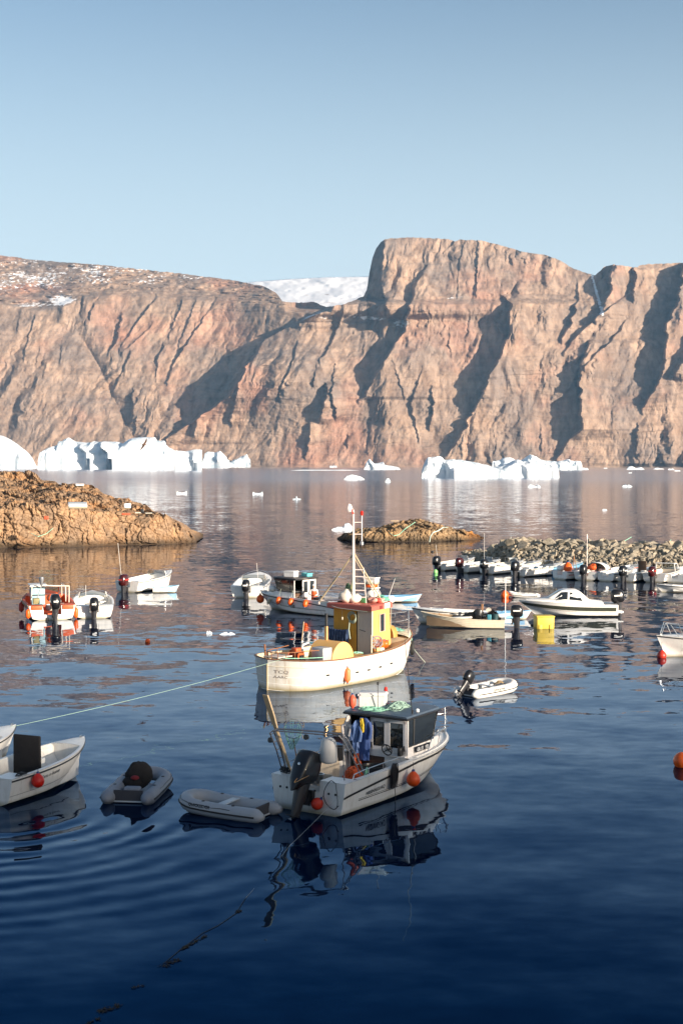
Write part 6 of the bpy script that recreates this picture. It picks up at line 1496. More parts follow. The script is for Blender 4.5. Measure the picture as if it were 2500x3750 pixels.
bw = wmat(cut, (9.0, -.25, 1.8)); g_ = G(1562, 2424)
rope('anchor_line', 'thin pale anchor line from the cutter bow down to the water', [bw, Vector((g_.x, g_.y, -.1))], .010, ROPEW, sag=.1)
put = _put

# ================================================================ second cabin boat, behind the cutter
c2, C2H = cabin_boat('grey sided cabin boat numbered 710, moored behind the fishing cutter', (.35, 91.8, 0), R(139), number='710', roof_m=mat('dark_roof', (.05, .045, .045), .5))
outboard(c2, (-.06, 0, .62), 1.1, 0)
for i, (t, lb_) in enumerate(((.62, 'orange fender lying flat against the port side of the boat numbered 710, nearest its bow'), (.47, 'middle orange fender on the port side of the boat numbered 710'), (.30, 'orange fender on the port side of the boat numbered 710, nearest its stern'))):
    b = cyl_fender(lb_, .17, .42, ORANGE, line=.5); p, n_ = C2H.out(t, .78, 1, .17); put(b, c2, p); b.rotation_euler.x = R(20)
b = ball_buoy('big orange buoy hanging under the bow of the boat numbered 710', .27, ORANGE, line=.2); p, n_ = C2H.out(.975, .6, 1, .22); put(b, c2, (p.x, p.y + .05, .62))
b = cyl_fender('white cylindrical fender slung forward on the side of the boat numbered 710', .12, .5, GEL, line=.5); p, n_ = C2H.out(.78, .62, 1, .14); put(b, c2, p); b.rotation_euler.x = R(35)
fish_crate('white crate with a bag on the roof of the boat numbered 710', c2, (4.6, .35, 2.32), R(10), (.8, .55, .36), lid=True)
fish_crate('turquoise crate on the roof of the boat numbered 710', c2, (4.0, -.55, 2.32), R(-8), (.6, .45, .22), mat('turquoise_plastic', (.10, .42, .46), .5))
sb_ = MB(); sb_.sphere((0, 0, .18), .24, 12, (1, 1.2, .9)); set_on(c2, (5.9, .75, 1.28), 'white_float', sb_, GELB, label='round white float on the foredeck of the boat numbered 710', cat='float', smooth=60)
aa = MB(); aa.tube([(0, 0, 0), (-.1, -.1, 1.5)], [.014, .007], 6); set_on(c2, (3.7, -1.0, 2.3), 'whip_antenna', aa, BLACK, label='thin black antenna at the aft corner of the boat numbered 710', cat='antenna')

# ---------------------------------------------------------------- a person in orange overalls in its cockpit
def person(label, bt, at, rz):
    e = empty('person')
    sk = [  # joint, parent, position, radius
        ('pelvis', None, (0, 0, .95), .155), ('waist', 0, (.03, 0, 1.08), .145), ('chest', 1, (.09, 0, 1.30), .165), ('neck0', 2, (.13, 0, 1.47), .075), ('head', 3, (.17, 0, 1.56), .07),
        ('shl', 2, (.09, .19, 1.40), .075), ('ell', 5, (.16, .27, 1.14), .055), ('wrl', 6, (.38, .16, 1.08), .04), ('shr', 2, (.09, -.19, 1.40), .075), ('elr', 8, (.16, -.27, 1.14), .055), ('wrr', 9, (.38, -.14, 1.10), .04),
        ('hl', 0, (0, .11, .88), .115), ('kl', 11, (.04, .13, .48), .085), ('al', 12, (-.02, .13, .09), .055), ('tl', 13, (.13, .14, .04), .045), ('hr', 0, (0, -.11, .88), .115), ('kr', 15, (.06, -.13, .48), .085), ('ar', 16, (.0, -.13, .09), .055), ('tr', 17, (.15, -.14, .04), .045)]
    me = bpy.data.meshes.new('body'); me.from_pydata([s_[2] for s_ in sk], [(s_[1], i) for i, s_ in enumerate(sk) if s_[1] is not None], [])
    o = bpy.data.objects.new('body', me); COL.objects.link(o); o.parent = e
    md = o.modifiers.new('skin', 'SKIN'); md.use_smooth_shade = True
    for i, s_ in enumerate(sk): me.skin_vertices[0].data[i].radius = (s_[3], s_[3] * (1.15 if s_[0] in ('chest', 'pelvis', 'waist') else 1)); me.skin_vertices[0].data[i].use_root = i == 0
    sd = o.modifiers.new('sub', 'SUBSURF'); sd.levels = 2; sd.render_levels = 2
    me.materials.append(mat('white_pullover', (.66, .64, .62), .8, var=.1, scale=6))
    h = MB(); h.sphere((.205, 0, 1.67), .098, 16, (1.05, .82, 1.2)); h.sphere((.305, 0, 1.655), .018, 8, (1.2, .8, 1.3)); h.sphere((.20, .083, 1.66), .02, 8, (1, .5, 1.4)); h.sphere((.20, -.083, 1.66), .02, 8, (1, .5, 1.4)); h.build('head', SKIN, e, smooth=70)
    h = MB(); h.sphere((.185, 0, 1.715), .108, 14, (1.05, .9, .85)); h.build('white_hood', GELB, e, smooth=70)
    ov = MB()
    def ringz(z, cx, rx_, ry_, cy=0): return [Vector((cx + rx_ * math.cos(a), cy + ry_ * math.sin(a), z)) for a in [2 * math.pi * k / 18 for k in range(18)]]
    ov.loft([ringz(.80, .01, .165, .20), ringz(.92, .01, .18, .205), ringz(1.08, .03, .17, .19), ringz(1.22, .075, .17, .19), ringz(1.34, .10, .16, .15)])
    for sg in (1, -1): ov.loft([ringz(.10, .0, .10, .10, sg * .13), ringz(.48, .05, .11, .11, sg * .13), ringz(.86, .01, .14, .12, sg * .10)]); ov.tube([(.17, sg * .09, 1.33), (.10, sg * .12, 1.46), (-.02, sg * .10, 1.34)], .02, 6)
    ov.build('orange_overalls', ORC, e, smooth=60)
    for sg, wy in ((1, .16), (-1, -.14)):
        hd_ = MB(); wz = 1.08 if sg > 0 else 1.10
        hd_.sphere((.43, wy * .9, wz), .04, 10, (1.1, .5, 1.0))
        for k in range(4): hd_.tube([(.45, wy * .9, wz + .03 - .02 * k), (.50, wy * .85 - sg * .01, wz + .03 - .022 * k), (.515, wy * .85 - sg * .03, wz + .015 - .022 * k)], .0095, 6)
        hd_.tube([(.41, wy * .9 - sg * .02, wz + .03), (.445, wy * .8 - sg * .04, wz + .05), (.47, wy * .8 - sg * .045, wz + .04)], .010, 6)
        hd_.build('hand', SKIN, e, smooth=60)
    put(e, bt, at, rz); return tag(e, label, 'person')
person('person in orange overalls and white top working in the cockpit of the boat numbered 710', c2, (2.7, .15, .12), R(120))
bd_ = MB(); bd_.sphere((0, 0, .2), .3, 12, (1.2, 1, .7)); lumps(bd_, .3, 4, 2); set_on(c2, (1.9, .55, .75), 'dark_bundle', bd_, BLACKC, label='dark bundle on the stern of the boat numbered 710', cat='bundle', smooth=60)

# ================================================================ open boats in the middle distance
b7, _ = console_boat('white open boat seen from astern, alone left of the boat numbered 710', (-6.93, 104.0, 0), R(84), 5.8, 2.65, fs=.85, fb=1.5, antenna=(.2, -.85, 1.75, .9), console=1, motor=1.35, band=GELB, pw=3.2, fore=.62)
b9, _ = console_boat('white motorboat with a windshield moored right beside the orange decked boat', (-15.7, 90.1, 0), R(101), 5.8, 2.65, fs=.80, fb=1.3, console=1, motor=1.35, band=GELB, pw=2.8, antenna=(.3, .5, 1.3, .0))
b10, _ = console_boat('white open boat with a tall thin pole and dark red outboard, off the rocky point', (-16.4, 108.6, 0), R(62), 6.0, 2.4, fs=.85, fb=1.35, console=1, motor=1.4, band=mat('red_band', (.5, .04, .03), .4), antenna=(.15, .6, 2.9, .45), motor_m=mat('dark_maroon_cowl', (.045, .007, .007), .2, coat=.6))
def dinghy(label, loc, rz, L_, B_, hull_m, rim_m, in_m, oars=False, fs=.38, fb=.55, pw=2.0):
    root = empty('dinghy', loc, rz); tag(root, label, 'dinghy')
    H = Hull(L=L_, B=B_, fs=fs, fb=fb, tb=.4, pw=pw, ch=.05, rake=.35, dr=.1, bs=.8)
    H.shell('hull', hull_m, root); interior(H, root, rim_m, in_m, t0=.05, t1=.90, g=.07, floor=.09, notch=None)
    H.strake('gunwale', rim_m, root, q=.97, r=.028)
    for t in (.3, .62): MB().box((L_ * t, 0, H.zs(t) - .10), (.20, H.half(t) * 1.8, .03)).build('thwart', rim_m, root)
    return root, H
dinghy('tiny light blue and white dinghy tied to the white boat with the tall pole', (-14.4, 108.4, 0), R(8), 2.0, 1.15, GELB, mat('pale_blue_rim', (.30, .50, .66), .5), mat('pale_blue_inside', (.34, .56, .70), .5), pw=3.5)
dinghy('blue and white rowing boat just beyond the bow of the cutter', (2.75, 101.2, 0), R(-3), 2.95, 1.35, GELB, BLUEP, BLUEP)
dinghy('blue rimmed white rowing boat hidden behind the black outboard of the plank boat', (7.6, 89.6, 0), R(3), 4.4, 1.5, GELB, BLUEP, BLUEP)

# orange decked boat with a canopy frame
ob = empty('orange_boat', (-18.15, 89.2, 0), R(108)); tag(ob, 'orange decked work boat with a canopy frame and blue cupboard, nearest the rocky point', 'work boat')
OH = Hull(L=6.6, B=3.15, fs=.92, fb=1.45, tb=.42, pw=2.4, rake=.9)
OH.shell('hull', GELB, ob, notch=(.55, .35)); interior(OH, ob, ORANGEP, ORANGEP, t0=.13, t1=.66, g=.16, floor=.2, notch=(.55, .35), well=.16)
stripe(OH, 'hull_stripe', ORANGEP, ob, .62, .97, 0, .99, 1); stripe(OH, 'hull_stripe', ORANGEP, ob, .62, .97, 0, .99, -1)
OH.strake('rub_rail', WOOD, ob, q=.9, r=.06, off=.02)
for sg in (1, -1): MB().rbox((-.03, sg * .97, .80), (.10, .70, .26), .03).build('stern_pad', ORANGEP, ob)
outboard(ob, (-.02, -.12, .42), 1.5, 0, COWL, mat('silver_band', (.6, .6, .6), .4, metal=.5))
MB().rbox((.1, .35, .05), (.3, .18, .24), .05).build('small_motor', BLACK, ob)
cf = MB()
for sg in (1, -1):
    cf.tube([(2.2, sg * 1.1, .95), (2.0, sg * 1.06, 1.95), (3.6, sg * 1.0, 2.0), (3.9, sg * 1.05, 1.2)], .035, 8)
cf.tube([(2.0, -1.08, 1.96), (2.0, 1.2, 1.98)], .035, 8); cf.tube([(1.4, -1.2, .95), (1.42, -1.22, 2.0)], .03, 8); cf.tube([(1.42, -1.22, 2.0), (2.0, -1.06, 1.97)], .03, 8); cf.tube([(1.42, -1.22, 2.0), (1.6, .2, 2.05)], .04, 8)
cf.build('canopy_frame', mat('cream_frame', (.76, .66, .54), .5, var=.1), ob, smooth=60)
MB().rbox((3.0, .6, 2.02), (1.7, 1.1, .05), .02).build('canopy_roof', GELB, ob)
MB().rbox((2.9, .62, 1.35), (1.0, .85, 1.2), .05).build('wheelhouse_cupboard', mat('powder_blue_panel', (.28, .46, .52), .5, var=.1, scale=3, dirt=(.5, .5, .45)), ob)
MB().box((2.38, .62, 1.38), (.02, .87, .07)).build('cupboard_rail', BLACK, ob)
windshield(ob, 3.6, .9, 1.3, .55)
t_ = MB(); t_.lathe([(.28, 0), (.31, .34), (.33, .36), (.28, .36), (.25, .04), (0, .04)], 20); set_on(ob, (.75, .05, .55), 'white_tub', t_, GELB, label='round white tub on the stern of the orange decked boat', cat='tub', smooth=50)
t_ = MB(); t_.sphere((0, 0, .25), .3, 12, (1, 1.2, .9)); lumps(t_, .3, 4, 2); set_on(ob, (2.3, -.25, .95), 'orange_suit', t_, ORC, label='orange suit bundled under the canopy frame', cat='clothing', smooth=60)
t_ = MB(); t_.rbox((0, 0, .18), (.4, .4, .36), .04); set_on(ob, (.55, .95, 1.0), 'engine_box', t_, mat('olive_machine', (.25, .22, .10), .6, var=.4), label='small brown machine on the port quarter of the orange decked boat', cat='machine')
t_ = MB(); t_.tube([(0, 0, 0), (.1, -.35, .95)], .03, 8); t_.lathe([(.05, .9), (.10, 1.15), (.16, 1.35), (.16, 1.5), (.0, 1.52)], 14, (.1, -.35, 0)); set_on(ob, (1.5, .85, 1.1), 'search_light', t_, ALUG, label='dark round light on a slanted post above the orange decked boat', cat='lamp', smooth=50)
t_ = MB(); t_.rbox((0, 0, .2), (.9, .75, .4), .04); set_on(ob, (1.4, -.55, .5), 'cream_locker', t_, mat('cream_board2', (.62, .50, .36), .6), label='cream locker inside the orange decked boat', cat='locker')
for (t, q_, r_, L2, m_, lb_) in ((.02, .45, .16, .52, ORANGE, 'bright orange fender at the port quarter of the orange decked boat'), (.45, .55, .17, .55, mat('deep_red_vinyl', (.45, .04, .02), .45), 'dark red fender further forward on the orange decked boat')):
    b = cyl_fender(lb_, r_, L2, m_, line=.2, rot=(0, 0, 0)); p, n_ = OH.out(t, q_, 1, r_); put(b, ob, p)
b = cyl_fender('orange fender squeezed between the orange decked boat and the white motorboat', .14, .6, ORANGE, line=.2); p, n_ = OH.out(.03, .4, -1, .15); put(b, ob, p)
t_ = MB(); t_.tube([(0, 0, 0), (.02, 0, 1.6)], [.012, .006], 6); set_on(ob, (3.3, -.9, 2.0), 'whip_antenna', t_, BLACK, label='thin antenna rising from the canopy frame of the orange decked boat', cat='antenna')

# plank boat full of gear, with the white boat behind it
pb = empty('plank_boat', (9.75, 85.0, 0), R(173)); tag(pb, 'old cream plank boat loaded with fishing gear, right of the cutter bow', 'open boat')
PH = Hull(L=5.0, B=1.75, fs=.52, fb=.92, tb=.40, pw=2.0, rake=.55, se=2.4, dr=.15, ch=.05)
cream = mat('cream_planks', (.66, .58, .44), .6, var=.1, scale=3, dirt=(.4, .3, .16))
PH.shell('hull', cream, pb); interior(PH, pb, cream, mat('brown_inside', (.22, .15, .09), .8, var=.3), t0=.04, t1=.93, g=.06, floor=.1, notch=None)
pk = MB()
for q_ in (.15, .38, .6, .82):
    for sg in (1, -1): pk.tube([PH.out(.99 * i / 24, q_, sg, .0)[0] for i in range(25)], .011, 4)
pk.build('strake_line', mat('cream_line', (.74, .66, .52), .6), pb)
PH.strake('gunwale', cream, pb, q=.98, r=.025)
outboard(pb, (-.42, .05, .42), 1.15, 0, COWL, GELB)
MB().box((-.22, .05, .42), (.42, .4, .22)).build('motor_bracket', GELB, pb, bevel=.02)
mc = MB(); mc.tube([(0, 0, 0), (-.02, 0, 2.55)], [.03, .018], 8); set_on(pb, (-.05, .35, .5), 'pole', mc, GELB, label='tall white pole standing at the stern of the plank boat', cat='pole')
def gear(mb, p, m, name, label, cat, bt=pb, rz=0, smooth=40): return set_on(bt, p, name, mb, m, rz, label=label, cat=cat, smooth=smooth)
g_ = MB(); g_.box((0, 0, .22), (.55, .5, .03), (0, R(-32), 0)); g_.box((.05, 0, .1), (.5, .45, .2)); gear(g_, (3.7, .1, .45), mat('brown_board', (.30, .17, .07), .7, var=.2), 'wooden_box', 'brown wooden box standing in the bow of the plank boat', 'box')
g_ = MB(); g_.rbox((0, 0, .1), (1.25, .6, .12), .05, (0, R(4), 0)); gear(g_, (2.55, .1, .48), GELB, 'white_cover', 'long white cover lying across the middle of the plank boat', 'cover')
g_ = MB(); g_.lathe([(.16, 0), (.30, .34), (.33, .36), (.28, .36), (.14, .04), (0, .04)], 20, (0, 0, .1), (R(55), 0, 0)); gear(g_, (1.55, .25, .55), BLACK, 'tub', 'big black tub tipped on its side in the plank boat', 'tub', smooth=50)
g_ = MB(); g_.lathe([(.17, 0), (.19, .4), (.2, .42), (.0, .42)], 18); gear(g_, (.55, .1, .42), mat('dark_teal_drum', (.03, .07, .08), .5), 'drum', 'dark round drum nearest the stern of the plank boat', 'drum', smooth=50)
g_ = MB(); g_.rbox((0, 0, .2), (.26, .3, .42), .05); gear(g_, (.9, .2, .4), mat('teal_can', (.05, .22, .28), .5), 'jerrycan', 'teal jerrycan beside the dark round drum', 'can')
g_ = MB(); g_.lathe([(.0, 0), (.16, .0), (.17, .06), (.0, .08)], 18, (0, 0, .2), (R(70), 0, 0)); gear(g_, (.95, -.1, .82), CREAM, 'reel', 'round cream reel on top of the gear in the plank boat', 'reel', smooth=50)
g_ = MB(); tangle(g_, (0, 0, 0), (.9, .45, .42), 30, .016, 7); gear(g_, (1.9, -.1, .5), BLACK, 'net_heap', 'dark net heaped in the middle of the plank boat', 'net')
g_ = MB(); tangle(g_, (0, 0, 0), (.5, .4, .5), 26, .016, 17); gear(g_, (.7, -.2, .55), BLACKC, 'net_heap', 'black net and bags heaped near the stern of the plank boat', 'net')
g_ = MB(); g_.tube([(0, 0, 0), (-.05, 0, .75)], .05, 8); g_.box((-.02, 0, .4), (.10, .06, .7)); gear(g_, (1.35, -.05, .65), WOOD, 'brown_post', 'short brown post rising from the gear in the plank boat', 'post')
g_ = MB(); g_.tube([(0, 0, .1), (-.8, .1, -.12)], .018, 6); gear(g_, (.9, 0, 1.12), BLACK, 'gaff', 'dark slanting gaff lying over the stern gear of the plank boat', 'gaff')
wb2, _ = console_boat('white open boat lying alongside behind the plank boat', (9.3, 87.0, 0), R(175), 5.0, 1.8, fs=.75, fb=.98, shield=False, motor=0, rails=False, fore=.78, tb=.5)
MB().box((3.5, .1, .86), (.9, .5, .14)).build('grey_hatch', GREYG, wb2)

# yellow floating tub
yt = empty('yellow_tub', (12.1, 84.95, 0), R(6)); tag(yt, 'square yellow plastic tub floating beside the motor cruiser', 'fish tub')
y1 = MB(); y1.rbox((0, 0, .28), (1.05, .95, .84), .06, taper=1.02); y1.build('body', YTUB, yt)
y1 = MB(); y1.rbox((0, 0, .71), (1.13, 1.03, .09), .045); y1.rbox((-.32, -.5, .0), (.2, .05, .5), .02); y1.rbox((.32, -.5, .0), (.2, .05, .5), .02); y1.build('rim', YTUB, yt)

# motor cruiser
mcr = empty('motor_cruiser', (17.75, 91.9, 0), R(178)); tag(mcr, 'sleek white motor cruiser with a dark side band and raked windows', 'motor cruiser')
MH = Hull(L=6.3, B=2.35, fs=.78, fb=1.0, tb=.40, pw=2.2, rake=1.3, ch=.10, cb=.86)
MH.shell('hull', GELB, mcr, notch=(.32, .45)); interior(MH, mcr, GELB, GELB, t0=.12, t1=.48, g=.2, floor=.3, notch=(.32, .45), well=.25)
band = mat('dark_green_band', (.055, .06, .045), .3, var=.2, scale=4)
for sg in (1, -1): stripe(MH, 'side_band', band, mcr, lambda t: .40, lambda t: .76, .02, .985, sg); stripe(MH, 'pin_stripe', mat('brown_pinstripe', (.2, .12, .07), .5), mcr, .30, .33, .02, .97, sg)
ct_ = MB()
def cs(x, w_, z0, z1, tw=.7): return [Vector((x, -w_, z0)), Vector((x, -w_ * (.5 + .5 * tw), z0 + (z1 - z0) * .6)), Vector((x, -w_ * tw, z1)), Vector((x, 0, z1 + .04)), Vector((x, w_ * tw, z1)), Vector((x, w_ * (.5 + .5 * tw), z0 + (z1 - z0) * .6)), Vector((x, w_, z0))]
ct_.loft([cs(.9, 1.02, .78, .92), cs(1.7, 1.02, .80, 1.0), cs(2.35, 1.0, .82, 1.55), cs(2.6, .98, .84, 1.68), cs(3.3, .94, .87, 1.70), cs(3.6, .92, .88, 1.66), cs(4.4, .80, .93, 1.16), cs(5.2, .55, .97, 1.08), cs(5.8, .25, .99, 1.02)], closed=False)
ct_.build('cabin', GELB, mcr, smooth=40)
for sg in (1, -1):
    def sp2(x, f): # point on the cabin side
        ks = [(1.7, 1.02, .80, 1.0), (2.35, 1.0, .82, 1.55), (3.3, .94, .87, 1.70), (3.6, .92, .88, 1.66), (4.4, .80, .93, 1.16)]
        w_ = np.interp(x, [k[0] for k in ks], [k[1] for k in ks]); z0 = np.interp(x, [k[0] for k in ks], [k[2] for k in ks]); z1 = np.interp(x, [k[0] for k in ks], [k[3] for k in ks])
        return Vector((x, sg * (w_ * ((1 - .25 * f) if f < .6 else (.85 - .375 * (f - .6))) + .02), z0 + (z1 - z0) * f))
    w_ = MB(); w_.loft([[sp2(x, .30) for x in (2.25, 2.5, 2.8, 3.1)], [sp2(x, .88) for x in (2.55, 2.65, 2.9, 3.05)]], closed=False); w_.build('side_window', GLASS, mcr)
    w_ = MB(); w_.loft([[sp2(x, .30) for x in (3.22, 3.5, 3.8, 4.15)], [sp2(x, .88) for x in (3.18, 3.35, 3.5, 3.62)]], closed=False); w_.build('side_window', GLASS, mcr)
w_ = MB(); w_.loft([[Vector((3.66, y, 1.67 + .03 * (1 - abs(y)))) for y in (-.6, -.2, .2, .6)], [Vector((4.36, y * 1.05, 1.24 - .04 * abs(y))) for y in (-.55, -.2, .2, .55)]], closed=False); w_.build('windshield', GLASS, mcr)
r_ = MB()
for sg in (1, -1): r_.tube([Vector((MH.X(t, 1) if False else MH.L * t, sg * (MH.half(t) - .08), MH.zs(t) + h_)) for t, h_ in ((.50, .03), (.56, .22), (.70, .27), (.85, .30), (.96, .30))], .014, 6)
r_.build('bow_rail', ALU, mcr, smooth=60)
outboard(mcr, (.22, 0, .55), 1.35, 4, COWL, GELB)
MB().rbox((-.12, 0, .30), (.5, 1.6, .14), .05).build('swim_platform', GELB, mcr)

# small inflatables and buoys
si = inflatable('small white inflatable with an orange buoy at its bow, beyond the motor cruiser', 2.1, 1.1, .16, PVCW); si.location = (14.3, 104.6, .02); si.rotation_euler.z = R(172)
b = ball_buoy('orange buoy floating at the bow of the small white inflatable', .30, ORANGE, line=0); b.location = (12.0, 104.4, .16)
w1 = inflatable('white inflatable with a black outboard, alone on the water right of the cutter', 2.75, 1.5, .21, PVCW, txt=('QUICKSILVER', .12, .75, 12), txt_side=-1, seat=True); w1.location = (5.35, 59.75, .03); w1.rotation_euler.z = R(42)
outboard(w1, (-.05, 0, .34), .82, 38, COWL)
rp_ = MB(); tangle(rp_, (0, 0, 0), (.3, .25, .14), 10, .014, 55); set_on(w1, (1.95, 0, .3), 'rope_heap', rp_, mat('brown_rope', (.25, .18, .1), .8), label='heap of brown rope in the bow of the white inflatable with the black outboard', cat='rope')
b = ball_buoy('big orange mooring buoy floating at the right edge of the photo', .30, ORANGE, line=0); b.location = (11.05, 45.85, .17); b.rotation_euler.y = R(160)
b = ball_buoy('tiny orange float alone on the open water left of the cutter', .14, ORANGE, line=0); b.location = (-10.66, 78.0, .06); b.rotation_euler.y = R(150)
b = ball_buoy('small green float beside the leftmost moored boat of the breakwater row', .2, mat('lime_float', (.25, .6, .2), .5), line=0); g0 = G(1594, 2098); b.location = (g0.x, g0.y, .08)
lp, _ = console_boat('pale low boat half out of view at the right edge, below the breakwater row', (28.3, 108.5, 0), R(177), 4.3, 1.5, fs=.42, fb=.62, shield=False, motor=0, rails=False)

# big bow at the right edge
rb_, RH = console_boat('white boat at the right edge with a steel pulpit on its bow', (22.2, 73.2, 0), R(190), 6.3, 2.3, fs=.85, fb=1.12, motor=0, shield=True, rails=False, pw=2.2, hull_m=GEL)
pr_ = MB()
for sg in (1, -1):
    pr_.tube([Vector((RH.L * .84, sg * (RH.half(.84) - .08), RH.zs(.84))), Vector((RH.L * .90, sg * .25, RH.zs(.9) + .62)), Vector((RH.L * .93, sg * .12, RH.zs(.9) + .66)), Vector((RH.L * .96, sg * .1, RH.zs(.95) + .1))], .024, 8)
    pr_.tube([Vector((RH.L * .72, sg * (RH.half(.72) - .08), RH.zs(.72))), Vector((RH.L * .78, sg * .45, RH.zs(.78) + .58)), Vector((RH.L * .90, sg * .25, RH.zs(.9) + .62))], .022, 8)
pr_.build('pulpit', ALU, rb_, smooth=60)
b = ball_buoy('dark red buoy hanging under the pulpit bow at the right edge', .24, mat('deep_red_buoy', (.40, .03, .015), .4), line=.35); put(b, rb_, (6.15, .35, .10))

# ================================================================ row of boats moored stern-out along the breakwater
row = [  # px, py, heading, length, beam, kind
 (1608, 2090, 44, 5.0, 1.9, 0, 'leftmost boat of the breakwater row, white with a black outboard'),
 (1692, 2097, 40, 5.0, 1.9, 1, 'white boat with a dark red outboard, second from the left in the breakwater row'),
 (1782, 2103, 44, 5.2, 2.0, 2, 'white boat with banded outboard and tall white pole in the breakwater row'),
 (1896, 2112, 38, 5.6, 2.1, 0, 'long white boat with a plain black outboard left of the red trimmed boat'),
 (2048, 2122, 35, 5.2, 2.0, 3, 'white boat with red trim and a big orange buoy in the breakwater row'),
 (2140, 2126, 60, 5.4, 2.2, 0, 'white boat with a canopy right of the red trimmed boat'),
 (2215, 2129, 50, 4.8, 1.8, 4, 'white boat without outboard between two with black outboards in the breakwater row'),
 (2286, 2131, 52, 5.0, 2.0, 5, 'white boat with a dark upright board amidships in the breakwater row'),
 (2392, 2133, 56, 5.4, 2.2, 6, 'white boat with framed windshield and dark red outboard near the right edge'),
 (2468, 2135, 54, 5.0, 2.0, 4, 'rightmost white boat of the breakwater row, cut by the photo edge'),
 (1838, 2098, 30, 4.6, 1.8, 7, 'white boat tucked behind the long white one near the breakwater tip'),
 (1975, 2106, 28, 4.8, 1.9, 8, 'blue sided boat lying close to the rocks behind the red trimmed boat'),
 (2245, 2112, 40, 4.4, 1.8, 9, 'red sided boat close to the rocks, behind the boat with the dark board'),
 (2440, 2116, 30, 4.8, 1.9, 7, 'white boat close to the rocks behind the framed windshield boat')]
for i, (px, py, hd_, L_, B_, k, lb_) in enumerate(row):
    g0 = G(px, py)
    cowlm = {1: mat('dark_maroon_cowl', (.045, .007, .007), .2, coat=.6), 6: mat('dark_maroon_cowl', (.1, .01, .01))}.get(k, COWL)
    r0, H0 = console_boat(lb_, (g0.x, g0.y, 0), R(hd_), L_, B_, fs=.68 + .03 * (i % 3), fb=1.02, motor=0 if k in (3, 4, 7, 8, 9) else 1.35, hull_m={8: BLUEP, 9: ORANGEP}.get(k), liner_m=[GEL, GREYG, CREAM][i % 3], motor_m=cowlm, band=GELB if k in (2, 5) else (mat('red_band', (.5, .04, .03), .4) if k == 6 else None),
        shield=k in (0, 1, 2), console=(1 if i % 2 else 0), stripe_m=mat('navy_stripe', (.03, .04, .08), .4) if k in (4, 6) else (RED if k == 3 else None), antenna=(.2, .5, 2.9, .0) if k == 2 else ((.25, .4, 1.7, .3) if i == 0 else None))
    r0['group'] = 'small boats moored along the breakwater'
    if k == 3:
        b = ball_buoy('big orange buoy standing on the stern of the red trimmed boat', .38, ORANGE, line=.0); put(b, r0, (.5, -.45, 1.0))
        bx = MB(); bx.rbox((0, 0, .2), (.5, .5, .42), .03); set_on(r0, (.6, .45, .72), 'white_box', bx, GELB, label='white box beside the big orange buoy on the red trimmed boat', cat='box')
        fr_ = MB(); fr_.tube([(0, 0, 0), (.1, .05, 1.2)], .03, 6); fr_.tube([(.5, .1, 0), (.1, .05, 1.2)], .025, 6); set_on(r0, (1.6, 0, .75), 'brown_poles', fr_, WOOD, label='brown pole frame standing in the red trimmed boat', cat='pole')
        mp = MB(); mp.tube([(0, 0, 0), (0, 0, 2.9)], [.04, .025], 8); mp.lathe([(.05, 2.45), (.06, 2.7), (.03, 2.9)], 8); set_on(r0, (2.9, -.3, .9), 'marker_pole', mp, mat('pinkish_white_mast', (.78, .66, .60)), label='pale pole with a red tip rising in front of the breakwater', cat='pole')
    if i == 5:
        cv = MB(); cv.loft([[Vector((x, 1.0 * math.cos(a) * s_, .75 + .62 * math.sin(a) * s_)) for a in [math.pi * q_ / 12 for q_ in range(13)]] for x, s_ in ((2.4, 1.0), (3.2, 1.03), (4.0, .8), (4.6, .3))], closed=False)
        cv.build('canopy', GELB, r0, smooth=50)
        sa_ = MB(); sa_.sphere((0, 0, .2), .28, 12, (1, 1.3, .9)); lumps(sa_, .3, 4, 1); set_on(r0, (2.1, .1, .75), 'orange_bundle', sa_, ORC, label='orange bundle under the canopy of the boat beside the red trimmed one', cat='bundle', smooth=60)
    if k == 5:
        bb = MB(); bb.rbox((0, 0, .45), (.08, .75, .95), .03); set_on(r0, (2.6, -.3, .7), 'dark_board', bb, mat('brown_black_board', (.06, .035, .02), .7), label='dark upright board in a boat of the breakwater row', cat='board')
    if k == 6:
        cf = MB()
        for sg in (1, -1): cf.tube([(2.6, sg * .85, .8), (2.5, sg * .8, 1.45), (3.4, sg * .7, 1.4), (3.8, sg * .72, .95)], .035, 8)
        cf.tube([(2.5, -.8, 1.46), (2.5, .8, 1.46)], .04, 8); cf.build('windshield_frame', GELB, r0, smooth=60)
        g2 = MB(); g2.box((3.35, 0, 1.15), (.03, 1.35, .5), (0, R(-25), 0)); g2.build('windshield', CLEAR, r0)
    if i in (3, 7):
        fs3 = fish_crate('white crate lying in the ' + ('long white boat left of the red trimmed one' if i == 3 else 'boat with the dark upright board'), r0, (1.6, .3, .45), R(15), (.7, .5, .32))
lw = G(1583, 2087); t_ = MB(); t_.tube([(0, 0, 0), (0, 0, 1.0)], .02, 6); t_.lathe([(.02, 1.0), (.14, 1.08), (.14, 1.2), (.02, 1.28)], 10)
o = t_.build('stern_light', BLACK, smooth=50); o.location = (lw.x, lw.y + .4, .5); tag(o, 'dark lamp on a post at the stern of the leftmost row boat', 'lamp')
ov = inflatable('cream inflatable pulled up on the boulders behind the breakwater row', 2.3, 1.2, .2, mat('cream_inflatable', (.70, .60, .46), .5)); gp = G(1930, 2040, 1.0); ov.location = (gp.x, gp.y, .95); ov.rotation_euler = (R(8), R(-6), R(20))

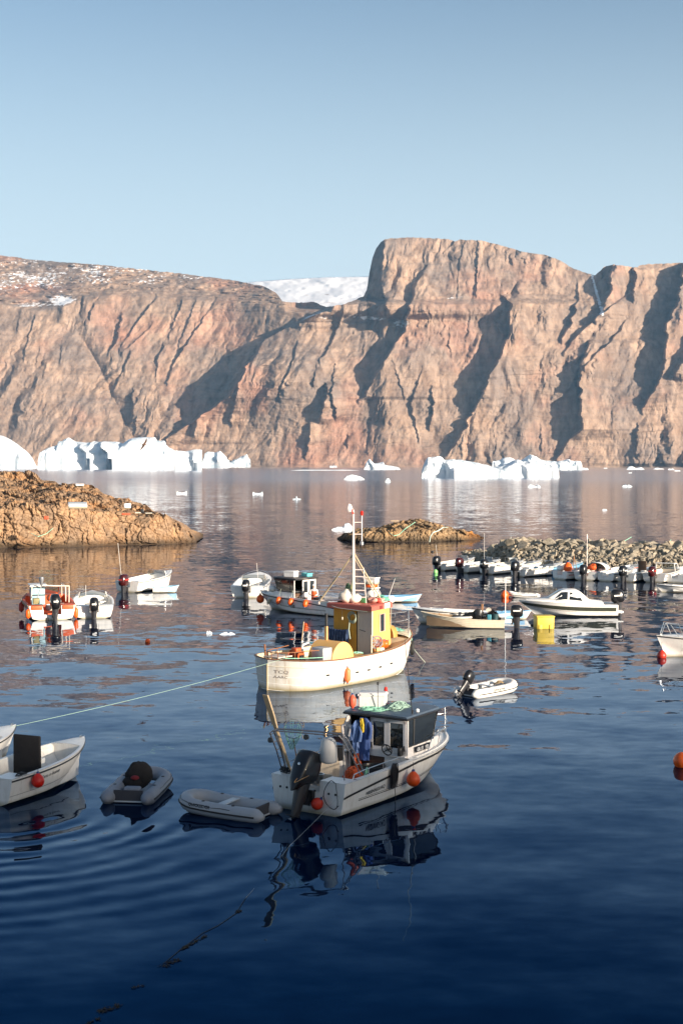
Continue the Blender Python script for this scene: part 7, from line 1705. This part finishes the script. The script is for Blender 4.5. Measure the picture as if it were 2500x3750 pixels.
# ================================================================ bits on the rocks, lines, weed, bird
def lump(label, px, py, d, size, m, cat='litter', name='bundle', tilt=0):
    p = P(px, py, d); mb = MB(); mb.rbox((0, 0, size[2] / 2), size, min(size) * .2, (R(tilt), 0, R(12))); o = mb.build(name, m); o.location = p; return tag(o, label, cat)
lump('wide white tarpaulin lying on the rocky point', 285, 1856, 152.5, (2.0, 2.2, .35), GELB, 'tarpaulin', 'tarpaulin', 8)
lump('white crate standing on the right slope of the rocky point', 467, 1862, 153.5, (.75, .6, .55), GELB, 'crate', 'crate')
lump('flat white board near the right end of the rocky point', 545, 1881, 152, (.75, .5, .10), GELB, 'board', 'board')
lump('flat white board left of the other one near the end of the rocky point', 505, 1880, 152, (.6, .5, .12), GELB, 'board', 'board')
lump('black box between the two white boards on the rocky point', 522, 1879, 152.3, (.35, .3, .45), BLACK, 'box', 'box')
lump('red bag wedged in a cleft of the rocky point', 170, 1902, 150, (.5, .4, .35), mat('red_bag', (.55, .08, .03), .6), 'bag', 'bag')
lump('long red float lying on the right slope of the rocky point', 462, 1886, 150.5, (.9, .2, .2), mat('red_bag', (.55, .08, .03)), 'float', 'float')
lump('white patch of ice stranded on top of the rocky point', 293, 1780, 190, (1.1, 1.0, .3), GELB, 'ice', 'stranded_ice')
lump('pale plank lying on top of the small islet', 1445, 1909, 152, (.9, .1, .08), PALEWOOD, 'plank', 'plank', 0)
def rock_rope(name, label, pts, d, r, m):
    v = []
    for px, py in pts: v.append(P(px, py, d + (1985 - py) * .08))
    q_ = []
    for i in range(len(v) - 1):
        for k in range(5): q_.append(v[i].lerp(v[i + 1], k / 5))
    q_.append(v[-1]); o = MB().tube(q_, r, 6).build(name, m, smooth=60); return tag(o, label, 'rope')
rock_rope('mooring_rope', 'thick pale rope curving down the right half of the small islet', [(1640, 1932), (1622, 1931), (1605, 1943), (1585, 1950), (1575, 1965), (1572, 1984)], 145.5, .055, ROPEW)
rock_rope('mooring_rope', 'thin mint rope draped across the middle of the small islet', [(1520, 1912), (1485, 1935), (1460, 1958), (1442, 1962), (1425, 1952)], 145.5, .03, ROPEG)
rock_rope('mooring_rope', 'thin mint rope hanging over the face of the rocky point', [(115, 1953), (140, 1965), (170, 1955), (195, 1935)], 149, .03, ROPEG)
for i, (a_, b_, lb_) in enumerate((((2150, 2035), (2310, 1975), 'mint line slanting over the boulders above the canopy boat'), ((1840, 2030), (1870, 1975), 'pale line slanting over the boulders near the left end of the breakwater'), ((2280, 2080), (2320, 1995), 'green line running down the middle of the breakwater'), ((2400, 2035), (2455, 1985), 'mint line slanting over the boulders near the right edge'))):
    v0, v1 = P(a_[0], a_[1], 143), P(b_[0], b_[1], 150.5); v0.z += .15; v1.z += .25
    rope('shore_line', lb_, [v0, v1], .028, ROPEG if i != 1 else ROPEW, sag=.25, n_=10)
# line from the near boat down to the weed at the lower left
def wl(px, py, z=.01): g = G(px, py); return Vector((g.x, g.y, z))
st = wmat(near, (.05, -1.05, .62))
rope('stern_line', 'thin grey line running from the near boat stern into the dark water', [st, wl(1060, 3100, .02), wl(900, 3290, .012)], .005, mat('grey_line2', (.28, .30, .30), .7), sag=.03)
rope('sunken_line', 'dark thin line floating toward the weed in the lower left', [wl(900, 3290), wl(865, 3345), wl(800, 3390), wl(740, 3420), wl(660, 3480), wl(600, 3530)], .006, mat('weedy_line', (.03, .03, .025), .8), n_=8)
weedm = mat('brown_weed', (.028, .022, .014), .8, var=.4, scale=20)
def weed(label, px, py, ln, wd, seed, ang=35, n_=34):
    r_ = random.Random(seed); mb = MB(); c, s_ = math.cos(R(ang)), math.sin(R(ang))
    for k in range(n_):
        a0 = r_.uniform(-.5, .5) * ln; b0 = r_.uniform(-.3, .3) * wd; pts = []
        da = r_.uniform(-.25, .25) * ln; db = r_.uniform(-.5, .5) * wd
        for i in range(6):
            f = i / 5; x = a0 + da * f; y = b0 + db * f + .02 * math.sin(i * 1.1 + k); pts.append((x * c - y * s_, x * s_ + y * c, .004 + .01 * math.sin(i + k) ** 2))
        mb.tube(pts, [.004, .006, .007, .006, .004, .001], 5)
    o = mb.build('kelp', weedm, smooth=60); g = G(px, py); o.location = (g.x, g.y, .005); return tag(o, label, 'seaweed')
weed('longest dark clump of kelp floating along the line in the lower left', 715, 3450, .95, .12, 1, 62, 40)
weed('feathery kelp clump at the lower end of the weedy line', 625, 3528, .45, .2, 2, 58)
weed('tuft of kelp near the upper end of the weedy line', 873, 3340, .22, .12, 3, 75, 14)
weed('feathery kelp floating at the bottom edge of the photo', 400, 3695, .45, .22, 4, 40, 40)
weed('faint small kelp sprig above the one at the bottom edge', 505, 3615, .22, .12, 5, 40, 14)
weed('dark kelp strand at the very bottom edge left of the feathery one', 345, 3740, .35, .1, 6, 55, 16)
# sea bird in flight in front of the largest iceberg
bd = empty('sea_bird'); bp_ = P(528, 1628, 118); bm2 = MB()
featherm = mat('brown_plumage', (.10, .055, .04), .8, var=.3, scale=9)
bm2.loft([[Vector((x, r_ * math.cos(a), z_ + r_ * .85 * math.sin(a))) for a in [2 * math.pi * k / 12 for k in range(12)]] for x, r_, z_ in ((.30, .012, .0), (.25, .035, .005), (.18, .045, .01), (.10, .05, .0), (0, .075, -.01), (-.12, .06, 0), (-.22, .03, .0), (-.34, .055, .0), (-.36, .05, 0))])
bm2.build('body', featherm, bd, smooth=60)
for sg in (1, -1):
    w_ = MB(); pl_ = [(.0, .05, .0), (.05, .25, .05), (.0, .48, .03), (-.12, .70, -.02)]
    rings = []
    for i, (x, y, z) in enumerate(pl_):
        c_ = (.20, .18, .13, .02)[i]; rings.append([Vector((x + c_ * .5, sg * y, z)), Vector((x, sg * y, z + .012)), Vector((x - c_ * .6, sg * y, z)), Vector((x, sg * y, z - .008))])
    w_.loft(rings); w_.build('wing', featherm, bd, smooth=60)
tag(bd, 'dark brown sea bird flying with spread wings in front of the largest iceberg', 'bird'); bd.location = bp_; bd.rotation_euler = (R(-48), R(10), R(35))

# ================================================================ haze over the fjord
hz = MB().box((0, 4600, 420), (9800, 9400, 844))
m = bpy.data.materials.new('haze'); n, l = nodes_of(m)
o = n.new('ShaderNodeOutputMaterial'); v = n.new('ShaderNodeVolumePrincipled')
v.inputs['Color'].default_value = (.30, .62, 1.0, 1); v.inputs['Density'].default_value = 3.2e-5
v.inputs['Anisotropy'].default_value = 0.0
l.new(v.outputs[0], o.inputs['Volume'])
tag(hz.build('haze', m, smooth=None), kind='stuff')
